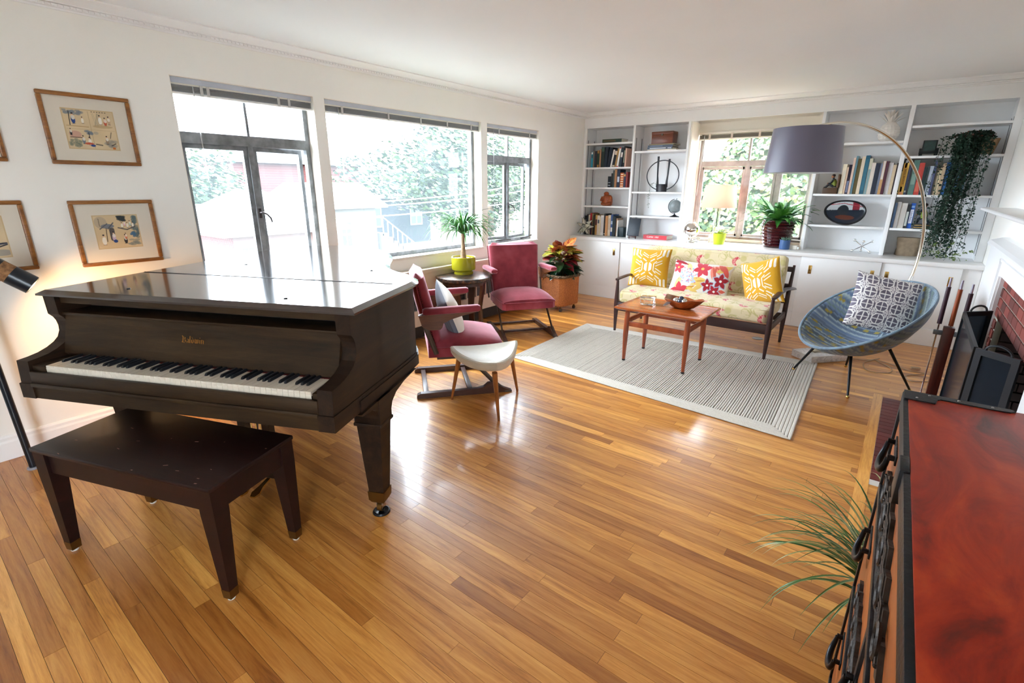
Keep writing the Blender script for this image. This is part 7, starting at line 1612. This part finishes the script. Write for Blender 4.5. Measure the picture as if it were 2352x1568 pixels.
LY_ = [M('leaf_light_green', C(56, 76, 38), .6), M('leaf_yellow_green', C(74, 86, 42), .6), M('leaf_mid_green', C(34, 54, 32), .6)]
gt = 'trees outside the left windows'
leafball('garden_tree', (-13., 10.0, 1.9), 2.6, 9000, .13, LG, 'big leafy tree filling the right of the picture window', 1, group=gt)
leafball('garden_tree', (-18., 2.0, 1.0), 1.9, 5200, .12, LG, 'leafy tree left of the brick garage', 2, group=gt)
leafball('garden_tree', (-15.5, 16.2, 1.6), 2.9, 8000, .13, LG, 'leafy tree behind the open casement window', 3, group=gt)
leafball('garden_tree', (-21., 25.0, 3.6), 3.8, 7000, .16, LY_, 'pale yellow-green tree at the right of the open casement window', 4, group=gt)
leafball('garden_shrub', (-13., 17.2, -1.3), .9, 2600, .08, LY_, 'low bright shrub on the lawn outside the casement window', 5, False, (1.6, 1.6, .8), 'shrub')
# ivy bank close behind the back window
iv = empty('ivy_bank', (1.5, 3.2, -2), 0, 'sunlit green ivy bank filling the view behind the back window', 'hedge')
g = np.random.default_rng(12)
for mi, m_ in enumerate(LY_+[M('leaf_ochre', C(88, 84, 50), .6)]):
    k = 3400; vs = np.zeros((k*4, 3)); j = 0
    for i in range(k):
        x = g.uniform(-2.6, 2.6); z = g.uniform(-.2, 6.5)**1.0; top = 4.05+.25*math.sin(x*3)+(2.2 if x > -.75 else 0)*min(1, (x+.75)/.5 if x > -.75 else 0)
        if z > top: z = g.uniform(0, top)
        y_ = .25*math.sin(x*2.1+z)+.35*math.sin(z*1.7+x*.8)+g.normal()*.06+(z-3)*.22; p_ = np.array([x, y_, z]); d = np.array([g.normal()*.5, -1., .35+g.normal()*.5]); d /= np.linalg.norm(d)
        u = np.cross(d, [g.normal(), g.normal(), 1.]); u /= np.linalg.norm(u); v = np.cross(u, d); s_ = .055*g.uniform(.6, 1.4); vs[4*i:4*i+4] = [p_-u*s_, p_+v*s_*.7, p_+u*s_, p_-v*s_*.7]
    me = bpy.data.meshes.new('foliage'); me.from_pydata(vs.tolist(), [], [(4*i, 4*i+1, 4*i+2, 4*i+3) for i in range(k)]); link('foliage', me, m_, iv, kind='stuff')
nb = 30; X_, Z_ = np.meshgrid(np.linspace(-2.7, 2.7, nb), np.linspace(-.2, 6.2, nb)); Zt = np.minimum(Z_, 3.95+.25*np.sin(X_*3)+np.clip((X_+.75)/.5, 0, 1)*2.2)
link('bank_earth', grid_mesh('bank', np.stack([X_, .12+.25*np.sin(X_*2.1+Zt)+.35*np.sin(Zt*1.7+X_*.8)+(Zt-3)*.22, Zt], -1)), M('bank_earth_green', C(44, 54, 32), .95, var=.4, vs=6), iv)
for k, (p0, p1, sag, lb) in enumerate((((-8, -6., 1.05), (-8, 16., 2.1), .55, 'uppermost overhead cable crossing the window views'), ((-8.2, -6., .85), (-8.2, 16., 1.55), .5, 'lower overhead cable crossing the window views'), ((-8.1, -6., 1.35), (-7.6, 16., 2.8), .9, 'slack overhead cable crossing the picture window'))):
    p0, p1 = Vector(p0), Vector(p1); e = empty('overhead_cable', ((p0+p1)/2).to_tuple(), 0, lb, 'cable', 'overhead cables'); c_ = (p0+p1)/2
    MB().tube([tuple(p0.lerp(p1, t)-c_-Vector((0, 0, sag*4*t*(1-t)))) for t in np.linspace(0, 1, 24)], .018, 6).build('cable', M('pale_cable', C(150, 154, 156), .6), e)
